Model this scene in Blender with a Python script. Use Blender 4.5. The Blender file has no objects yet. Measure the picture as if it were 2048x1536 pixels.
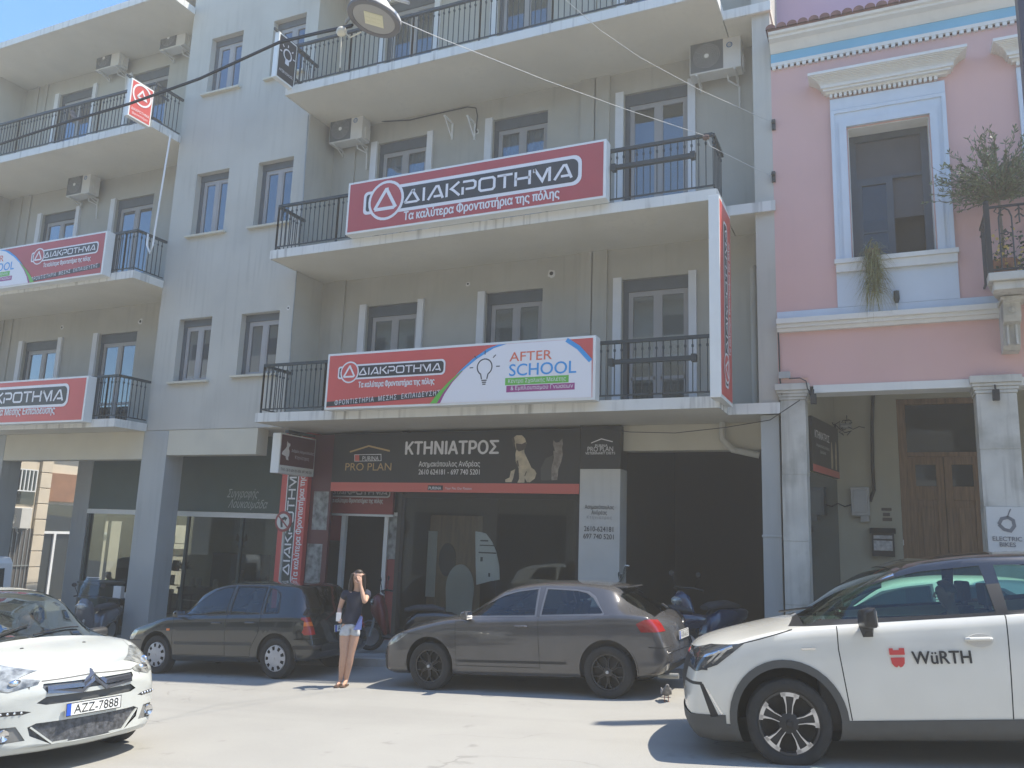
import bpy, bmesh, math, random
from mathutils import Vector, Matrix
from mathutils.geometry import interpolate_bezier, delaunay_2d_cdt
R = math.radians
random.seed(11)
SC = bpy.context.scene
COL = SC.collection
# ------------------------------------------------------------ camera, sky, sun, exposure
YAW, PITCH, ROLL, FOC = R(24.754), R(10.45), R(2.038), 1640.0
def _basis():
    cy, sy, cp, sp = math.cos(YAW), math.sin(YAW), math.cos(PITCH), math.sin(PITCH)
    f = Vector((-sy*cp, cy*cp, sp)); r = Vector((cy, sy, 0)); u = r.cross(f)
    c, s = math.cos(ROLL), math.sin(ROLL)
    return c*r + s*u, -s*r + c*u, f
CR, CU, CF = _basis()
CAM = Vector((0, 0, 1.75))
cd = bpy.data.cameras.new('camera'); co = bpy.data.objects.new('camera', cd); COL.objects.link(co)
cd.sensor_width = 36; cd.lens = FOC/2048*36; cd.clip_end = 600; cd.clip_start = .05
m = Matrix.Identity(4)
for i in range(3): m[i][0], m[i][1], m[i][2], m[i][3] = CR[i], CU[i], -CF[i], CAM[i]
co.matrix_world = m
SC.camera = co
SUN_EL, SUN_AZ = 66, 25            # elevation; azimuth from +X towards +Y
sv = Vector((math.cos(R(SUN_EL))*math.cos(R(SUN_AZ)), math.cos(R(SUN_EL))*math.sin(R(SUN_AZ)), math.sin(R(SUN_EL))))
sl = bpy.data.lights.new('sun', 'SUN'); so = bpy.data.objects.new('sun', sl); COL.objects.link(so)
sl.energy = 3.0; sl.angle = R(.5); sl.color = (1, .92, .79)
so.rotation_euler = sv.to_track_quat('Z', 'Y').to_euler(); so.location = (8, 0, 30)
w = bpy.data.worlds.new('World'); SC.world = w; w.use_nodes = True
nt = w.node_tree; sk = nt.nodes.new('ShaderNodeTexSky'); sk.sky_type = 'NISHITA'; sk.sun_disc = False
sk.sun_elevation = R(SUN_EL); sk.sun_rotation = R(90-SUN_AZ); sk.air_density = 1.0; sk.dust_density = .25; sk.ozone_density = 2.5
bg = nt.nodes['Background']; bg.inputs[1].default_value = .12
hs = nt.nodes.new('ShaderNodeHueSaturation'); hs.inputs['Saturation'].default_value = 1.2
nt.links.new(sk.outputs[0], hs.inputs['Color']); nt.links.new(hs.outputs[0], bg.inputs[0])
SC.view_settings.view_transform = 'Standard'; SC.view_settings.look = 'None'
SC.view_settings.exposure = 1.58; SC.view_settings.gamma = 1
GLARE_HAZE = .0055
# ------------------------------------------------------------ measuring: photo pixel -> world point on a plane
def ray(px, py): return CF + (px-1024)/FOC*CR - (py-768)/FOC*CU
def onY(px, py, Y):
    d = ray(px, py); return CAM + d*(Y/d.y)
def onX(px, py, X):
    d = ray(px, py); return CAM + d*(X/d.x)
SLOPE = .065
def G(x): return SLOPE*x           # the street falls to the left
# ------------------------------------------------------------ materials
MATS = {}
def mat(name, col, rough=.6, metal=0, vary=0.0, scale=3.0, bump=0.0, bscale=40.0, streak=0.0, streakcol=(.05,.05,.045),
        coat=0.0, spec=.5, emit=None, est=1.0, stretch=(1, 1, 1), blot=0.0, blotcol=(.3,.28,.25), blotscale=.8):
    if name in MATS: return MATS[name]
    m = bpy.data.materials.new(name); m.use_nodes = True; MATS[name] = m
    t = m.node_tree; b = t.nodes['Principled BSDF']
    c4 = (*col, 1)
    b.inputs['Base Color'].default_value = c4; b.inputs['Roughness'].default_value = rough
    b.inputs['Metallic'].default_value = metal; b.inputs['Specular IOR Level'].default_value = spec
    b.inputs['Coat Weight'].default_value = coat; b.inputs['Coat Roughness'].default_value = .03
    if emit: b.inputs['Emission Color'].default_value = (*emit, 1); b.inputs['Emission Strength'].default_value = est
    tc = mp = None
    def coords(st):
        g = t.nodes.new('ShaderNodeTexCoord'); q = t.nodes.new('ShaderNodeMapping'); q.inputs['Scale'].default_value = st
        t.links.new(g.outputs['Object'], q.inputs[0]); return q.outputs[0]
    def nz(sc, det, st=(1, 1, 1)):
        n = t.nodes.new('ShaderNodeTexNoise'); n.inputs['Scale'].default_value = sc; n.inputs['Detail'].default_value = det
        t.links.new(coords(st), n.inputs['Vector']); return n.outputs['Fac']
    def ramp(src, a, b_):
        r = t.nodes.new('ShaderNodeMapRange'); r.inputs[1].default_value = a; r.inputs[2].default_value = b_
        t.links.new(src, r.inputs[0]); return r.outputs[0]
    def mix(fac, A, B, mode='MIX'):
        x = t.nodes.new('ShaderNodeMix'); x.data_type = 'RGBA'; x.blend_type = mode
        if isinstance(fac, float): x.inputs[0].default_value = fac
        else: t.links.new(fac, x.inputs[0])
        for s, v in ((6, A), (7, B)):
            if isinstance(v, tuple): x.inputs[s].default_value = v
            else: t.links.new(v, x.inputs[s])
        return x.outputs[2]
    cur = c4
    if vary:
        f = ramp(nz(scale, 6, stretch), .3, .7)
        cur = mix(f, tuple(min(1, v*(1-vary)) for v in col)+(1,), tuple(min(1, v*(1+vary)) for v in col)+(1,))
    if blot:
        f = ramp(nz(blotscale, 8), .55, .72); f2 = t.nodes.new('ShaderNodeMath'); f2.operation = 'MULTIPLY'; f2.inputs[1].default_value = blot
        t.links.new(f, f2.inputs[0]); cur = mix(f2.outputs[0], cur, (*blotcol, 1))
    if streak:
        a = ramp(nz(1, 4, (9, 9, .5)), .52, .68); b2 = ramp(nz(.9, 2, (1, 1, 1)), .35, .65)
        k = t.nodes.new('ShaderNodeMath'); k.operation = 'MULTIPLY'; t.links.new(a, k.inputs[0]); t.links.new(b2, k.inputs[1])
        k2 = t.nodes.new('ShaderNodeMath'); k2.operation = 'MULTIPLY'; k2.inputs[1].default_value = streak; t.links.new(k.outputs[0], k2.inputs[0])
        cur = mix(k2.outputs[0], cur, (*streakcol, 1))
    if not isinstance(cur, tuple): t.links.new(cur, b.inputs['Base Color'])
    if bump:
        bn = t.nodes.new('ShaderNodeBump'); bn.inputs['Strength'].default_value = bump; bn.inputs['Distance'].default_value = .01
        t.links.new(nz(bscale, 5), bn.inputs['Height']); t.links.new(bn.outputs[0], b.inputs['Normal'])
    return m
def glassmat(name, tint, gloss=1.0, dark=None, rough=.02, ior=1.5):
    """thin pane: fresnel mix of mirror reflection over a tinted see-through (or a dark room colour)"""
    if name in MATS: return MATS[name]
    m = bpy.data.materials.new(name); m.use_nodes = True; MATS[name] = m
    t = m.node_tree; t.nodes.clear()
    o = t.nodes.new('ShaderNodeOutputMaterial'); mx = t.nodes.new('ShaderNodeMixShader'); fr = t.nodes.new('ShaderNodeFresnel')
    ge = t.nodes.new('ShaderNodeNewGeometry'); rm = t.nodes.new('ShaderNodeMapRange'); rm.inputs[3].default_value = ior; rm.inputs[4].default_value = 1/ior
    t.links.new(ge.outputs['Backfacing'], rm.inputs[0]); t.links.new(rm.outputs[0], fr.inputs[0])
    if dark: a = t.nodes.new('ShaderNodeBsdfDiffuse'); a.inputs[0].default_value = (*dark, 1)
    else: a = t.nodes.new('ShaderNodeBsdfTransparent'); a.inputs[0].default_value = (*tint, 1)
    g = t.nodes.new('ShaderNodeBsdfGlossy'); g.inputs[0].default_value = (.86, .94, 1, 1); g.inputs[1].default_value = rough
    ml = t.nodes.new('ShaderNodeMath'); ml.operation = 'MULTIPLY'; ml.inputs[1].default_value = gloss; ml.use_clamp = True
    t.links.new(fr.outputs[0], ml.inputs[0]); t.links.new(ml.outputs[0], mx.inputs[0])
    t.links.new(a.outputs[0], mx.inputs[1]); t.links.new(g.outputs[0], mx.inputs[2]); t.links.new(mx.outputs[0], o.inputs[0])
    return m
# ------------------------------------------------------------ mesh builder
class MB:
    def __init__(s): s.v = []; s.f = []
    def add(s, vs, fs):
        n = len(s.v); s.v += [tuple(v) for v in vs]; s.f += [tuple(i+n for i in f) for f in fs]; return s
    def box(s, x0, x1, y0, y1, z0, z1):
        return s.add([(x0,y0,z0),(x1,y0,z0),(x1,y1,z0),(x0,y1,z0),(x0,y0,z1),(x1,y0,z1),(x1,y1,z1),(x0,y1,z1)],
                     [(0,3,2,1),(4,5,6,7),(0,1,5,4),(1,2,6,5),(2,3,7,6),(3,0,4,7)])
    def quad(s, a, b, c, d): return s.add([a, b, c, d], [(0, 1, 2, 3)])
    def prism(s, poly, fn0, fn1):
        """poly 2-D outline; fn0/fn1 lift (u,v) to the front and back cap"""
        n = len(poly)
        return s.add([fn0(*p) for p in poly]+[fn1(*p) for p in poly],
                     [tuple(range(n)), tuple(range(2*n-1, n-1, -1))]+[(i, i+n, (i+1) % n+n, (i+1) % n) for i in range(n)])
    def xz(s, poly, y0, y1): return s.prism(poly, lambda u, v: (u, y0, v), lambda u, v: (u, y1, v))
    def yz(s, poly, x0, x1): return s.prism(poly, lambda u, v: (x0, u, v), lambda u, v: (x1, u, v))
    def xy(s, poly, z0, z1): return s.prism(poly, lambda u, v: (u, v, z0), lambda u, v: (u, v, z1))
    def tube(s, pts, r, n=6, r2=None):
        pts = [Vector(p) for p in pts]; vs = []; fs = []; up = None
        for i, p in enumerate(pts):
            d = (pts[min(i+1, len(pts)-1)]-pts[max(i-1, 0)])
            if d.length < 1e-9: d = Vector((0, 0, 1))
            d.normalize()
            if up is None: up = Vector((0, 0, 1)) if abs(d.z) < .9 else Vector((1, 0, 0))
            a = d.cross(up)
            if a.length < 1e-6: a = d.cross(Vector((0, 1, 0)))
            a.normalize(); b = a.cross(d); up = b
            rr = r if r2 is None else r+(r2-r)*i/(len(pts)-1)
            if isinstance(r, (list, tuple)): rr = r[i]
            for k in range(n):
                t = 2*math.pi*k/n; vs.append(p+a*math.cos(t)*rr+b*math.sin(t)*rr)
        for i in range(len(pts)-1):
            for k in range(n): fs.append((i*n+k, i*n+(k+1) % n, (i+1)*n+(k+1) % n, (i+1)*n+k))
        fs.append(tuple(range(n-1, -1, -1))); fs.append(tuple((len(pts)-1)*n+k for k in range(n)))
        return s.add(vs, fs)
    def lathe(s, prof, c=(0, 0, 0), axis='z', n=24, a0=0, a1=2*math.pi):
        """prof = [(r, h)]"""
        vs = []; fs = []; full = abs(a1-a0-2*math.pi) < 1e-6; m = n if full else n+1
        for r, h in prof:
            for k in range(m):
                t = a0+(a1-a0)*k/n; p, q = r*math.cos(t), r*math.sin(t)
                o = {'z': (p, q, h), 'y': (p, h, q), 'x': (h, p, q)}[axis]
                vs.append((c[0]+o[0], c[1]+o[1], c[2]+o[2]))
        for i in range(len(prof)-1):
            for k in range(n if full else m-1):
                fs.append((i*m+k, i*m+(k+1) % m, (i+1)*m+(k+1) % m, (i+1)*m+k))
        return s.add(vs, fs)
    def ball(s, c, rx, ry=None, rz=None, n=12, m=8):
        ry = ry or rx; rz = rz or rx
        vs = []; fs = []
        for i in range(m+1):
            a = math.pi*i/m
            for k in range(n):
                t = 2*math.pi*k/n; vs.append((c[0]+rx*math.sin(a)*math.cos(t), c[1]+ry*math.sin(a)*math.sin(t), c[2]+rz*math.cos(a)))
        for i in range(m):
            for k in range(n): fs.append((i*n+k, (i+1)*n+k, (i+1)*n+(k+1) % n, i*n+(k+1) % n))
        return s.add(vs, fs)
def build(name, mb, material, parent=None, loc=None, smooth=False, bevel=0, weld=False):
    """link a builder as ONE mesh; world coordinates are moved into the parent's frame when the parent is only translated"""
    me = bpy.data.meshes.new(name); off = Vector((0, 0, 0))
    root = parent
    while root is not None: off += Vector(root.location); root = root.parent
    if loc: off = off+Vector(loc)
    me.from_pydata([tuple(Vector(v)-off) for v in mb.v], [], mb.f); me.validate()
    bm = bmesh.new(); bm.from_mesh(me)
    if weld or smooth: bmesh.ops.remove_doubles(bm, verts=bm.verts, dist=1e-5)
    bmesh.ops.recalc_face_normals(bm, faces=bm.faces)
    if bevel:
        bmesh.ops.bevel(bm, geom=[e for e in bm.edges if len(e.link_faces) == 2 and e.calc_face_angle(0) > .6], offset=bevel, segments=2, profile=.6, affect='EDGES')
    bm.to_mesh(me); bm.free()
    if smooth:
        for p in me.polygons: p.use_smooth = True
        try: me.set_sharp_from_angle(angle=R(38 if smooth is True else smooth))
        except Exception: pass
    for mm in (material if isinstance(material, (list, tuple)) else [material]): me.materials.append(mm)
    o = bpy.data.objects.new(name, me); COL.objects.link(o)
    if parent is not None: o.parent = parent
    if loc: o.location = loc
    return o
def tag(o, label=None, cat=None, group=None, kind=None):
    for k, v in (('label', label), ('category', cat), ('group', group), ('kind', kind)):
        if v: o[k] = v
    return o
def thing(name, label, cat, loc=(0, 0, 0), rz=0, group=None):
    o = bpy.data.objects.new(name, None); COL.objects.link(o); o.empty_display_size = .2
    o.location = loc; o.rotation_euler = (0, 0, rz); return tag(o, label, cat, group)
def copy_tree(o, parent=None):
    c = o.copy(); COL.objects.link(c)
    if parent is not None: c.parent = parent
    for ch in [x for x in KIDS(o)]: copy_tree(ch, c)
    return c
def KIDS(o): return [x for x in COL.objects if x.parent == o]
# ------------------------------------------------------------ lettering
def text(s, size, bold=0.0, shear=0.0, space=1.0, width=None):
    """triangles (x, y, lift) of a line of lettering, baseline at 0, centred on x; every contour is filled on its own so overlapping strokes stay solid"""
    cu = bpy.data.curves.new('lettering', 'FONT'); cu.body = s; cu.size = size; cu.shear = shear
    cu.space_character = space; cu.align_x = 'CENTER'; cu.fill_mode = 'FRONT'
    ob = bpy.data.objects.new('lettering', cu); COL.objects.link(ob)
    dg = bpy.context.evaluated_depsgraph_get(); cv = ob.to_curve(dg); cons = []
    for sp in cv.splines:
        bp = sp.bezier_points; n = len(bp); pts = []
        for i in range(n):
            a, b = bp[i], bp[(i+1) % n]
            if (a.co-a.handle_right).length < 1e-6 and (b.co-b.handle_left).length < 1e-6: pts.append(a.co.copy()); continue
            pts += [q.copy() for q in interpolate_bezier(a.co, a.handle_right, b.handle_left, b.co, 5)[:-1]]
        q = []
        for p in pts:
            if not q or (p-q[-1]).length > 1e-5*size: q.append(Vector((p.x, p.y, 0)))
        if len(q) > 2: cons.append(q)
    ob.to_curve_clear(); bpy.data.objects.remove(ob); bpy.data.curves.remove(cu)
    area = lambda c: sum(c[i].x*c[(i+1) % len(c)].y-c[(i+1) % len(c)].x*c[i].y for i in range(len(c)))/2
    def inside(p, c):
        r = False
        for i in range(len(c)):
            a, b = c[i], c[i-1]
            if (a.y > p.y) != (b.y > p.y) and p.x < (b.x-a.x)*(p.y-a.y)/(b.y-a.y)+a.x: r = not r
        return r
    if not cons: return [], []
    ar = [area(c) for c in cons]; outs = {}; holes = []
    for i, c in enumerate(cons):   # a hole lies wholly inside a larger contour
        own = [k for k, d in enumerate(cons) if abs(ar[k]) > abs(ar[i])*1.02 and all(inside(p, d) for p in c[::3])]
        if len(own) % 2: holes.append((min(own, key=lambda k: abs(ar[k])), c))
        else: outs[i] = [c]
    for k, c in holes:
        if k in outs: outs[k].append(c)
    outs = list(outs.values())
    vs = []; fs = []
    for k, o in enumerate(outs):
        n = len(vs); flat = [p.xy for c in o for p in c]; ed = []; m_ = 0
        for c in o: ed += [(m_+i, m_+(i+1) % len(c)) for i in range(len(c))]; m_ += len(c)
        cv_, _, cf_, *_r = delaunay_2d_cdt(flat, ed, [], 0, 1e-7)
        mid = lambda t: sum((cv_[i] for i in t), Vector((0, 0)))/len(t)
        cf_ = [t for t in cf_ if inside(mid(t), o[0]) and not any(inside(mid(t), h) for h in o[1:])]
        vs += [(p.x, p.y, .00012*(k % 4)) for p in cv_]; fs += [tuple(n+i for i in t) for t in cf_]
    if width and vs:
        k = width/(max(v[0] for v in vs)-min(v[0] for v in vs)); vs = [(x*k, y, z) for x, y, z in vs]
    return vs, fs
def stroke(pts, wd):
    """a polyline of given width as quads (mitred)"""
    P = [Vector((p[0], p[1])) for p in pts]; n = len(P); L = []; Rr = []
    for i in range(n):
        a = (P[i]-P[i-1]).normalized() if i else None; b = (P[i+1]-P[i]).normalized() if i < n-1 else None
        if a is None: nn = Vector((-b.y, b.x)); k = 1
        elif b is None: nn = Vector((-a.y, a.x)); k = 1
        else:
            nn = Vector((-(a+b).y, (a+b).x))
            if nn.length < 1e-6: nn = Vector((-a.y, a.x))
            nn.normalize(); k = 1/max(.4, nn.dot(Vector((-a.y, a.x))))
        L.append(P[i]+nn*wd/2*k); Rr.append(P[i]-nn*wd/2*k)
    return [tuple(v) for v in L+Rr], [(i, i+1, n+i+1, n+i) for i in range(n-1)]
class Face:
    """a flat sign face: u to the right, v up from its lower-left corner, in metres"""
    def __init__(s, o, u, v, n): s.o, s.u, s.v, s.n = Vector(o), Vector(u).normalized(), Vector(v).normalized(), Vector(n).normalized()
    def p(s, u, v, h=0): return s.o+s.u*u+s.v*v+s.n*h
    def flat(s, mb, vs, fs, du=0, dv=0, h=.004, k=1.0):
        mb.add([s.p(v[0]*k+du, v[1]*k+dv, h+(v[2] if len(v) > 2 else 0)) for v in vs], fs); return mb
    def poly(s, mb, pts, h=.004): mb.add([s.p(x, y, h) for x, y in pts], [tuple(range(len(pts)))]); return mb
    def rect(s, mb, u0, v0, u1, v1, h=.004): return s.poly(mb, [(u0, v0), (u1, v0), (u1, v1), (u0, v1)], h)
    def text(s, mb, t, size, du, dv, h=.006, bold=0.0, **k):
        vs, fs = text(t, size, **k); b = max(0, bold)*size
        for i, (dx, dy) in enumerate(((0,0),) if not b else ((0,0),(b,0),(-b,0),(0,b*.7),(0,-b*.7))): s.flat(mb, vs, fs, du+dx, dv+dy, h+i*.0005)
        return mb
def rrect(u0, v0, u1, v1, r, n=5):
    out = []
    for cx, cy, a in ((u1-r, v1-r, 0), (u0+r, v1-r, 90), (u0+r, v0+r, 180), (u1-r, v0+r, 270)):
        for i in range(n+1): t = R(a+90*i/n); out.append((cx+r*math.cos(t), cy+r*math.sin(t)))
    return out
def disc(cx, cy, r, n=28, ry=None): return [(cx+r*math.cos(2*math.pi*i/n), cy+(ry or r)*math.sin(2*math.pi*i/n)) for i in range(n)]
# the square-cut capitals of the tutoring school's wordmark, on a 1 x 1 grid: (advance, strokes)
WM = {'Δ': (1.25, [[(.08, .07), (.62, .93), (.8, .93)], [(.62, .93), (1.12, .07)], [(.08, .07), (1.02, .07)]]), 'Ι': (.35, [[(.14, 0), (.14, 1)]]),
      'Α': (1.2, [[(.05, 0), (.6, .93), (.75, .93), (1.1, 0)], [(.45, .2), (.95, .2)]]),
      'Κ': (1.05, [[(.1, 0), (.1, 1)], [(.95, 1), (.4, .55), (.55, .45), (1, 0)]]),
      'Ρ': (1.1, [[(.1, 0), (.1, .55)], [(.1, .93), (.8, .93), (.95, .8), (.95, .5), (.85, .38), (.3, .38)]]),
      'Ο': (1.2, [[(.6, .07), (.2, .07), (.08, .2), (.08, .8), (.2, .93), (.95, .93), (1.07, .8), (1.07, .2), (.95, .07), (.6, .07)]]),
      'Τ': (1.05, [[(0, .93), (1, .93)], [(.5, .93), (.5, 0)]]), 'Η': (1.15, [[(.1, 0), (.1, 1)], [(.1, .5), (1, .5)], [(1, 0), (1, 1)]]),
      'Μ': (1.25, [[(.08, .75), (.08, 1)], [(.08, 1), (.6, .1), (.95, .93)], [(1.05, 0), (1.05, 1)]])}
def wordmark(wd=.15):
    vs = []; fs = []; x = 0
    for ch in 'ΔΙΑΚΡΟΤΗΜΑ':
        a, ss = WM[ch]
        for q in ss:
            v, f = stroke([(p[0]+x, p[1]) for p in q], wd); n = len(vs); vs += v; fs += [tuple(i+n for i in t) for t in f]
        x += a+.06
    return vs, fs, x
# ------------------------------------------------------------ palette
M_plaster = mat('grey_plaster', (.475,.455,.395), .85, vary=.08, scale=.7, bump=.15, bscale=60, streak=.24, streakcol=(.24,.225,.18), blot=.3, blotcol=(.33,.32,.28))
M_recess = mat('shaded_grey_plaster', (.415,.395,.335), .85, vary=.09, scale=.8, bump=.15, bscale=60, streak=.2, streakcol=(.2,.185,.15), blot=.4, blotcol=(.27,.26,.23))  # darker copy of the facade plaster: recess shade put into the colour
M_slab = mat('painted_concrete', (.63,.59,.49), .8, vary=.05, scale=.9, bump=.08, blot=.25, blotcol=(.46,.44,.38), streak=.1, streakcol=(.3,.28,.24))
M_fascia = mat('stained_white_concrete', (.66,.65,.60), .8, vary=.05, scale=2, streak=.75, streakcol=(.2,.185,.16), bump=.1)
M_beam = mat('cream_plaster', (.56,.52,.41), .8, vary=.04, scale=1.5, bump=.06, blot=.15)
M_colpaint = mat('bluegrey_paint', (.36,.37,.355), .6, vary=.05, scale=1.2, bump=.05, streak=.15)
M_dkroom = mat('unlit_room', (.06,.054,.045), .9)  # darkness of unlit rooms put into the surface colour
M_frame = mat('window_white_frame', (.33,.315,.30), .45, vary=.03, scale=5)
M_surround = mat('white_surround', (.66,.66,.65), .7, vary=.04, scale=3, streak=.1)
M_shut = mat('grey_shutter_box', (.085,.098,.108), .6, vary=.08, scale=4)
M_iron = mat('dark_green_iron', (.018,.03,.034), .5, vary=.15, scale=12)
M_pane = glassmat('window_glass', (0,0,0), 3.6, dark=(.015,.019,.024))
M_curtain = mat('curtain', (.33,.36,.4), .9, vary=.25, scale=14, stretch=(1,1,.05))
M_white = mat('white_paint', (.74,.74,.72), .5, vary=.03)
M_black = mat('black_paint', (.015,.015,.016), .45)
M_asphalt = mat('road_asphalt', (.295,.29,.268), .92, vary=.10, scale=.45, bump=.5, bscale=130, blot=.4, blotcol=(.2,.196,.18), blotscale=.45)
def road_wear(m):
    t = m.node_tree; b = t.nodes['Principled BSDF']; src = b.inputs['Base Color'].links[0].from_socket
    def nz(sc, det, st):
        g = t.nodes.new('ShaderNodeTexCoord'); q = t.nodes.new('ShaderNodeMapping'); q.inputs['Scale'].default_value = st; n = t.nodes.new('ShaderNodeTexNoise'); n.inputs['Scale'].default_value = sc; n.inputs['Detail'].default_value = det
        t.links.new(g.outputs['Object'], q.inputs[0]); t.links.new(q.outputs[0], n.inputs['Vector']); return n.outputs['Fac']
    def mth(op, a, v):
        x = t.nodes.new('ShaderNodeMath'); x.operation = op; t.links.new(a, x.inputs[0])
        if isinstance(v, float): x.inputs[1].default_value = v
        else: t.links.new(v, x.inputs[1])
        return x.outputs[0]
    def rng(a, lo, hi):
        r = t.nodes.new('ShaderNodeMapRange'); r.inputs[1].default_value = lo; r.inputs[2].default_value = hi; t.links.new(a, r.inputs[0]); return r.outputs[0]
    def mix(f, A, col):
        x = t.nodes.new('ShaderNodeMix'); x.data_type = 'RGBA'; t.links.new(f, x.inputs[0]); t.links.new(A, x.inputs[6]); x.inputs[7].default_value = (*col, 1); return x.outputs[2]
    crack = rng(mth('ABSOLUTE', mth('SUBTRACT', nz(.32, 5, (.8,1.6,1)), .5), 0.0), .0035, .0012)      # meandering cracks
    gate = rng(nz(.5, 2, (1,1,1)), .48, .56); cur = mix(mth('MULTIPLY', mth('MULTIPLY', crack, gate), .35), src, (.10,.097,.09))
    cur = mix(mth('MULTIPLY', rng(nz(1.1, 3, (.12,1.4,1)), .5, .7), .35), cur, (.21,.206,.19))         # wheel tracks along the street
    cur = mix(mth('MULTIPLY', rng(nz(2.3, 6, (1,1,1)), .66, .74), .5), cur, (.13,.127,.118))            # drips and stains
    cur = mix(mth('MULTIPLY', rng(nz(55., 2, (1,1,1)), .55, .75), .45), cur, (.36,.35,.32))             # aggregate
    t.links.new(cur, b.inputs['Base Color'])
road_wear(M_asphalt)
M_pave = mat('pavement_slabs', (.27,.26,.24), .9, vary=.12, scale=1.5, bump=.2, bscale=90)
M_kerb = mat('kerb_stone', (.36,.35,.33), .85, vary=.1, scale=3, bump=.2)
YB, YF, YR = 12.9, 13.8, 14.75
def wall_sheet(mb, x0, x1, z0, z1, y, holes, depth=.2, face=1):
    """plaster sheet on plane y with openings and their reveals; holes = [(x0,x1,z0,z1)]"""
    xs = sorted({x0, x1, *[h[0] for h in holes], *[h[1] for h in holes]}); zs = sorted({z0, z1, *[h[2] for h in holes], *[h[3] for h in holes]})
    xs = [x for x in xs if x0 <= x <= x1]; zs = [z for z in zs if z0 <= z <= z1]
    for a, b in zip(xs, xs[1:]):
        for c, d in zip(zs, zs[1:]):
            mx, mz = (a+b)/2, (c+d)/2
            if any(h[0] < mx < h[1] and h[2] < mz < h[3] for h in holes): continue
            mb.quad((a,y,c), (b,y,c), (b,y,d), (a,y,d))
    for a, b, c, d in holes:
        Y = y+depth
        mb.quad((a,y,c),(a,Y,c),(a,Y,d),(a,y,d)); mb.quad((b,Y,c),(b,y,c),(b,y,d),(b,Y,d))
        mb.quad((a,y,d),(a,Y,d),(b,Y,d),(b,y,d)); mb.quad((a,Y,c),(a,y,c),(b,y,c),(b,Y,c))
# ------------------------------------------------------------ ground
mb = MB(); XS = [-90, -60, -40, -30, -25, -20, -15, -10, -5, 0, 5, 10, 20, 40, 70]
vs = []; fs = []
for x in XS:
    for y in (-40, 12.3): vs.append((x, y, G(x) if x > -45 else G(-45)))
for i in range(len(XS)-1): fs.append((2*i, 2*i+2, 2*i+3, 2*i+1))
mb.add(vs, fs); tag(build('road', mb, M_asphalt), kind='structure')
mb = MB(); vs = []; fs = []
for x in XS:
    for y in (12.45, 70): vs.append((x, y, (G(x) if x > -45 else G(-45))+.13))
for i in range(len(XS)-1): fs.append((2*i, 2*i+2, 2*i+3, 2*i+1))
mb.add(vs, fs); tag(build('pavement', mb, M_pave), kind='structure')
mb = MB()
for i in range(70):
    a, b = -40+i*1.0, -40+i*1.0+.992
    mb.add([(a,12.3,G(a)-.05),(b,12.3,G(b)-.05),(b,12.45,G(b)-.05),(a,12.45,G(a)-.05),(a,12.3,G(a)+.13),(b,12.3,G(b)+.13),(b,12.452,G(b)+.133),(a,12.452,G(a)+.133)],
           [(0,3,2,1),(4,5,6,7),(0,1,5,4),(1,2,6,5),(2,3,7,6),(3,0,4,7)])
tag(build('kerb', mb, M_kerb), kind='structure')
# ------------------------------------------------------------ the grey building
ROOF = 15.3
GB = thing('apartment_building', 'grey four storey building with red tutoring signs on its long balconies', 'building', (-12, 14, -.78))
SLABZ = [(3.85, 4.02), (7.33, 7.50), (11.10, 11.27), (14.66, 14.83)]
blk_h = [(-15.03,-14.0,12.26,13.80),(-13.05,-12.07,12.26,13.80),(-15.03,-14.0,8.55,10.15),(-13.10,-12.07,8.53,10.13),(-15.07,-14.05,4.98,6.49),(-13.17,-12.08,5.04,6.47)]
mb = MB(); wall_sheet(mb, -15.75, -11.70, 3.86, ROOF, YF, blk_h, .22)
mb.quad((-11.70,YF,3.86),(-11.70,YR,3.86),(-11.70,YR,ROOF),(-11.70,YF,ROOF)); mb.quad((-15.75,YR,3.86),(-15.75,YF,3.86),(-15.75,YF,ROOF),(-15.75,YR,ROOF))
mb.quad((-15.75,YF,3.86),(-11.70,YF,3.86),(-11.70,YR,3.86),(-15.75,YR,3.86))
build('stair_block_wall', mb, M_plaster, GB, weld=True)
rc_h = []
for k, zf in enumerate((4.02, 7.50, 11.27)):
    zt = (6.70, 10.62, 14.25)[k]
    rc_h += [(-10.43,-9.10,zf+.75,zt-.03),(-7.47,-6.19,zf+.75,zt),(-4.52,-3.23,zf+.02,zt)]
mb = MB(); wall_sheet(mb, -11.70, -1.87, 3.86, ROOF, YR, rc_h, .16)
for x in (-11.2, -5.28, -4.98): mb.box(x-.16,x+.16,YR-.05,YR+.02,3.9,ROOF)
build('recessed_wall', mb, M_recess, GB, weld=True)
lf_h = []
for k, zf in enumerate((4.02, 7.50, 11.27)):
    zt = (6.62, 10.42, 14.2)[k]
    lf_h += [(-18.95,-17.55,zf+.02,zt),(-21.95,-20.5,zf+(.02 if k == 2 else .75),zt-.02)]
mb = MB(); wall_sheet(mb, -24.0, -15.75, 3.86, ROOF, YR, lf_h, .16)
for x in (-23.0, -22.6): mb.box(x-.05,x+.05,YR-.04,YR+.02,3.9,ROOF)
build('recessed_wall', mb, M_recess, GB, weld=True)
mb = MB(); mb.box(-24.3,-23.55,YF+.1,YR+.3,-1.6,ROOF); build('corner_pilaster', mb, M_plaster, GB)
mb = MB(); mb.box(-1.87,-1.56,YF,YR+.3,3.87,ROOF+1); build('corner_pilaster', mb, M_plaster, GB)
mb = MB(); mb.box(-24.0,-1.56,YR+.5,26,4.0,ROOF); mb.box(-24.3,-1.56,13.7,26,ROOF,ROOF+.25); mb.box(-24.3,-1.56,26,26.2,-2,4); mb.box(-12.45,-12.35,YR+.6,26,-1.2,4); mb.box(-1.75,-1.62,YR+.3,26,-1,4)
build('core', mb, M_recess, GB)
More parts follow.
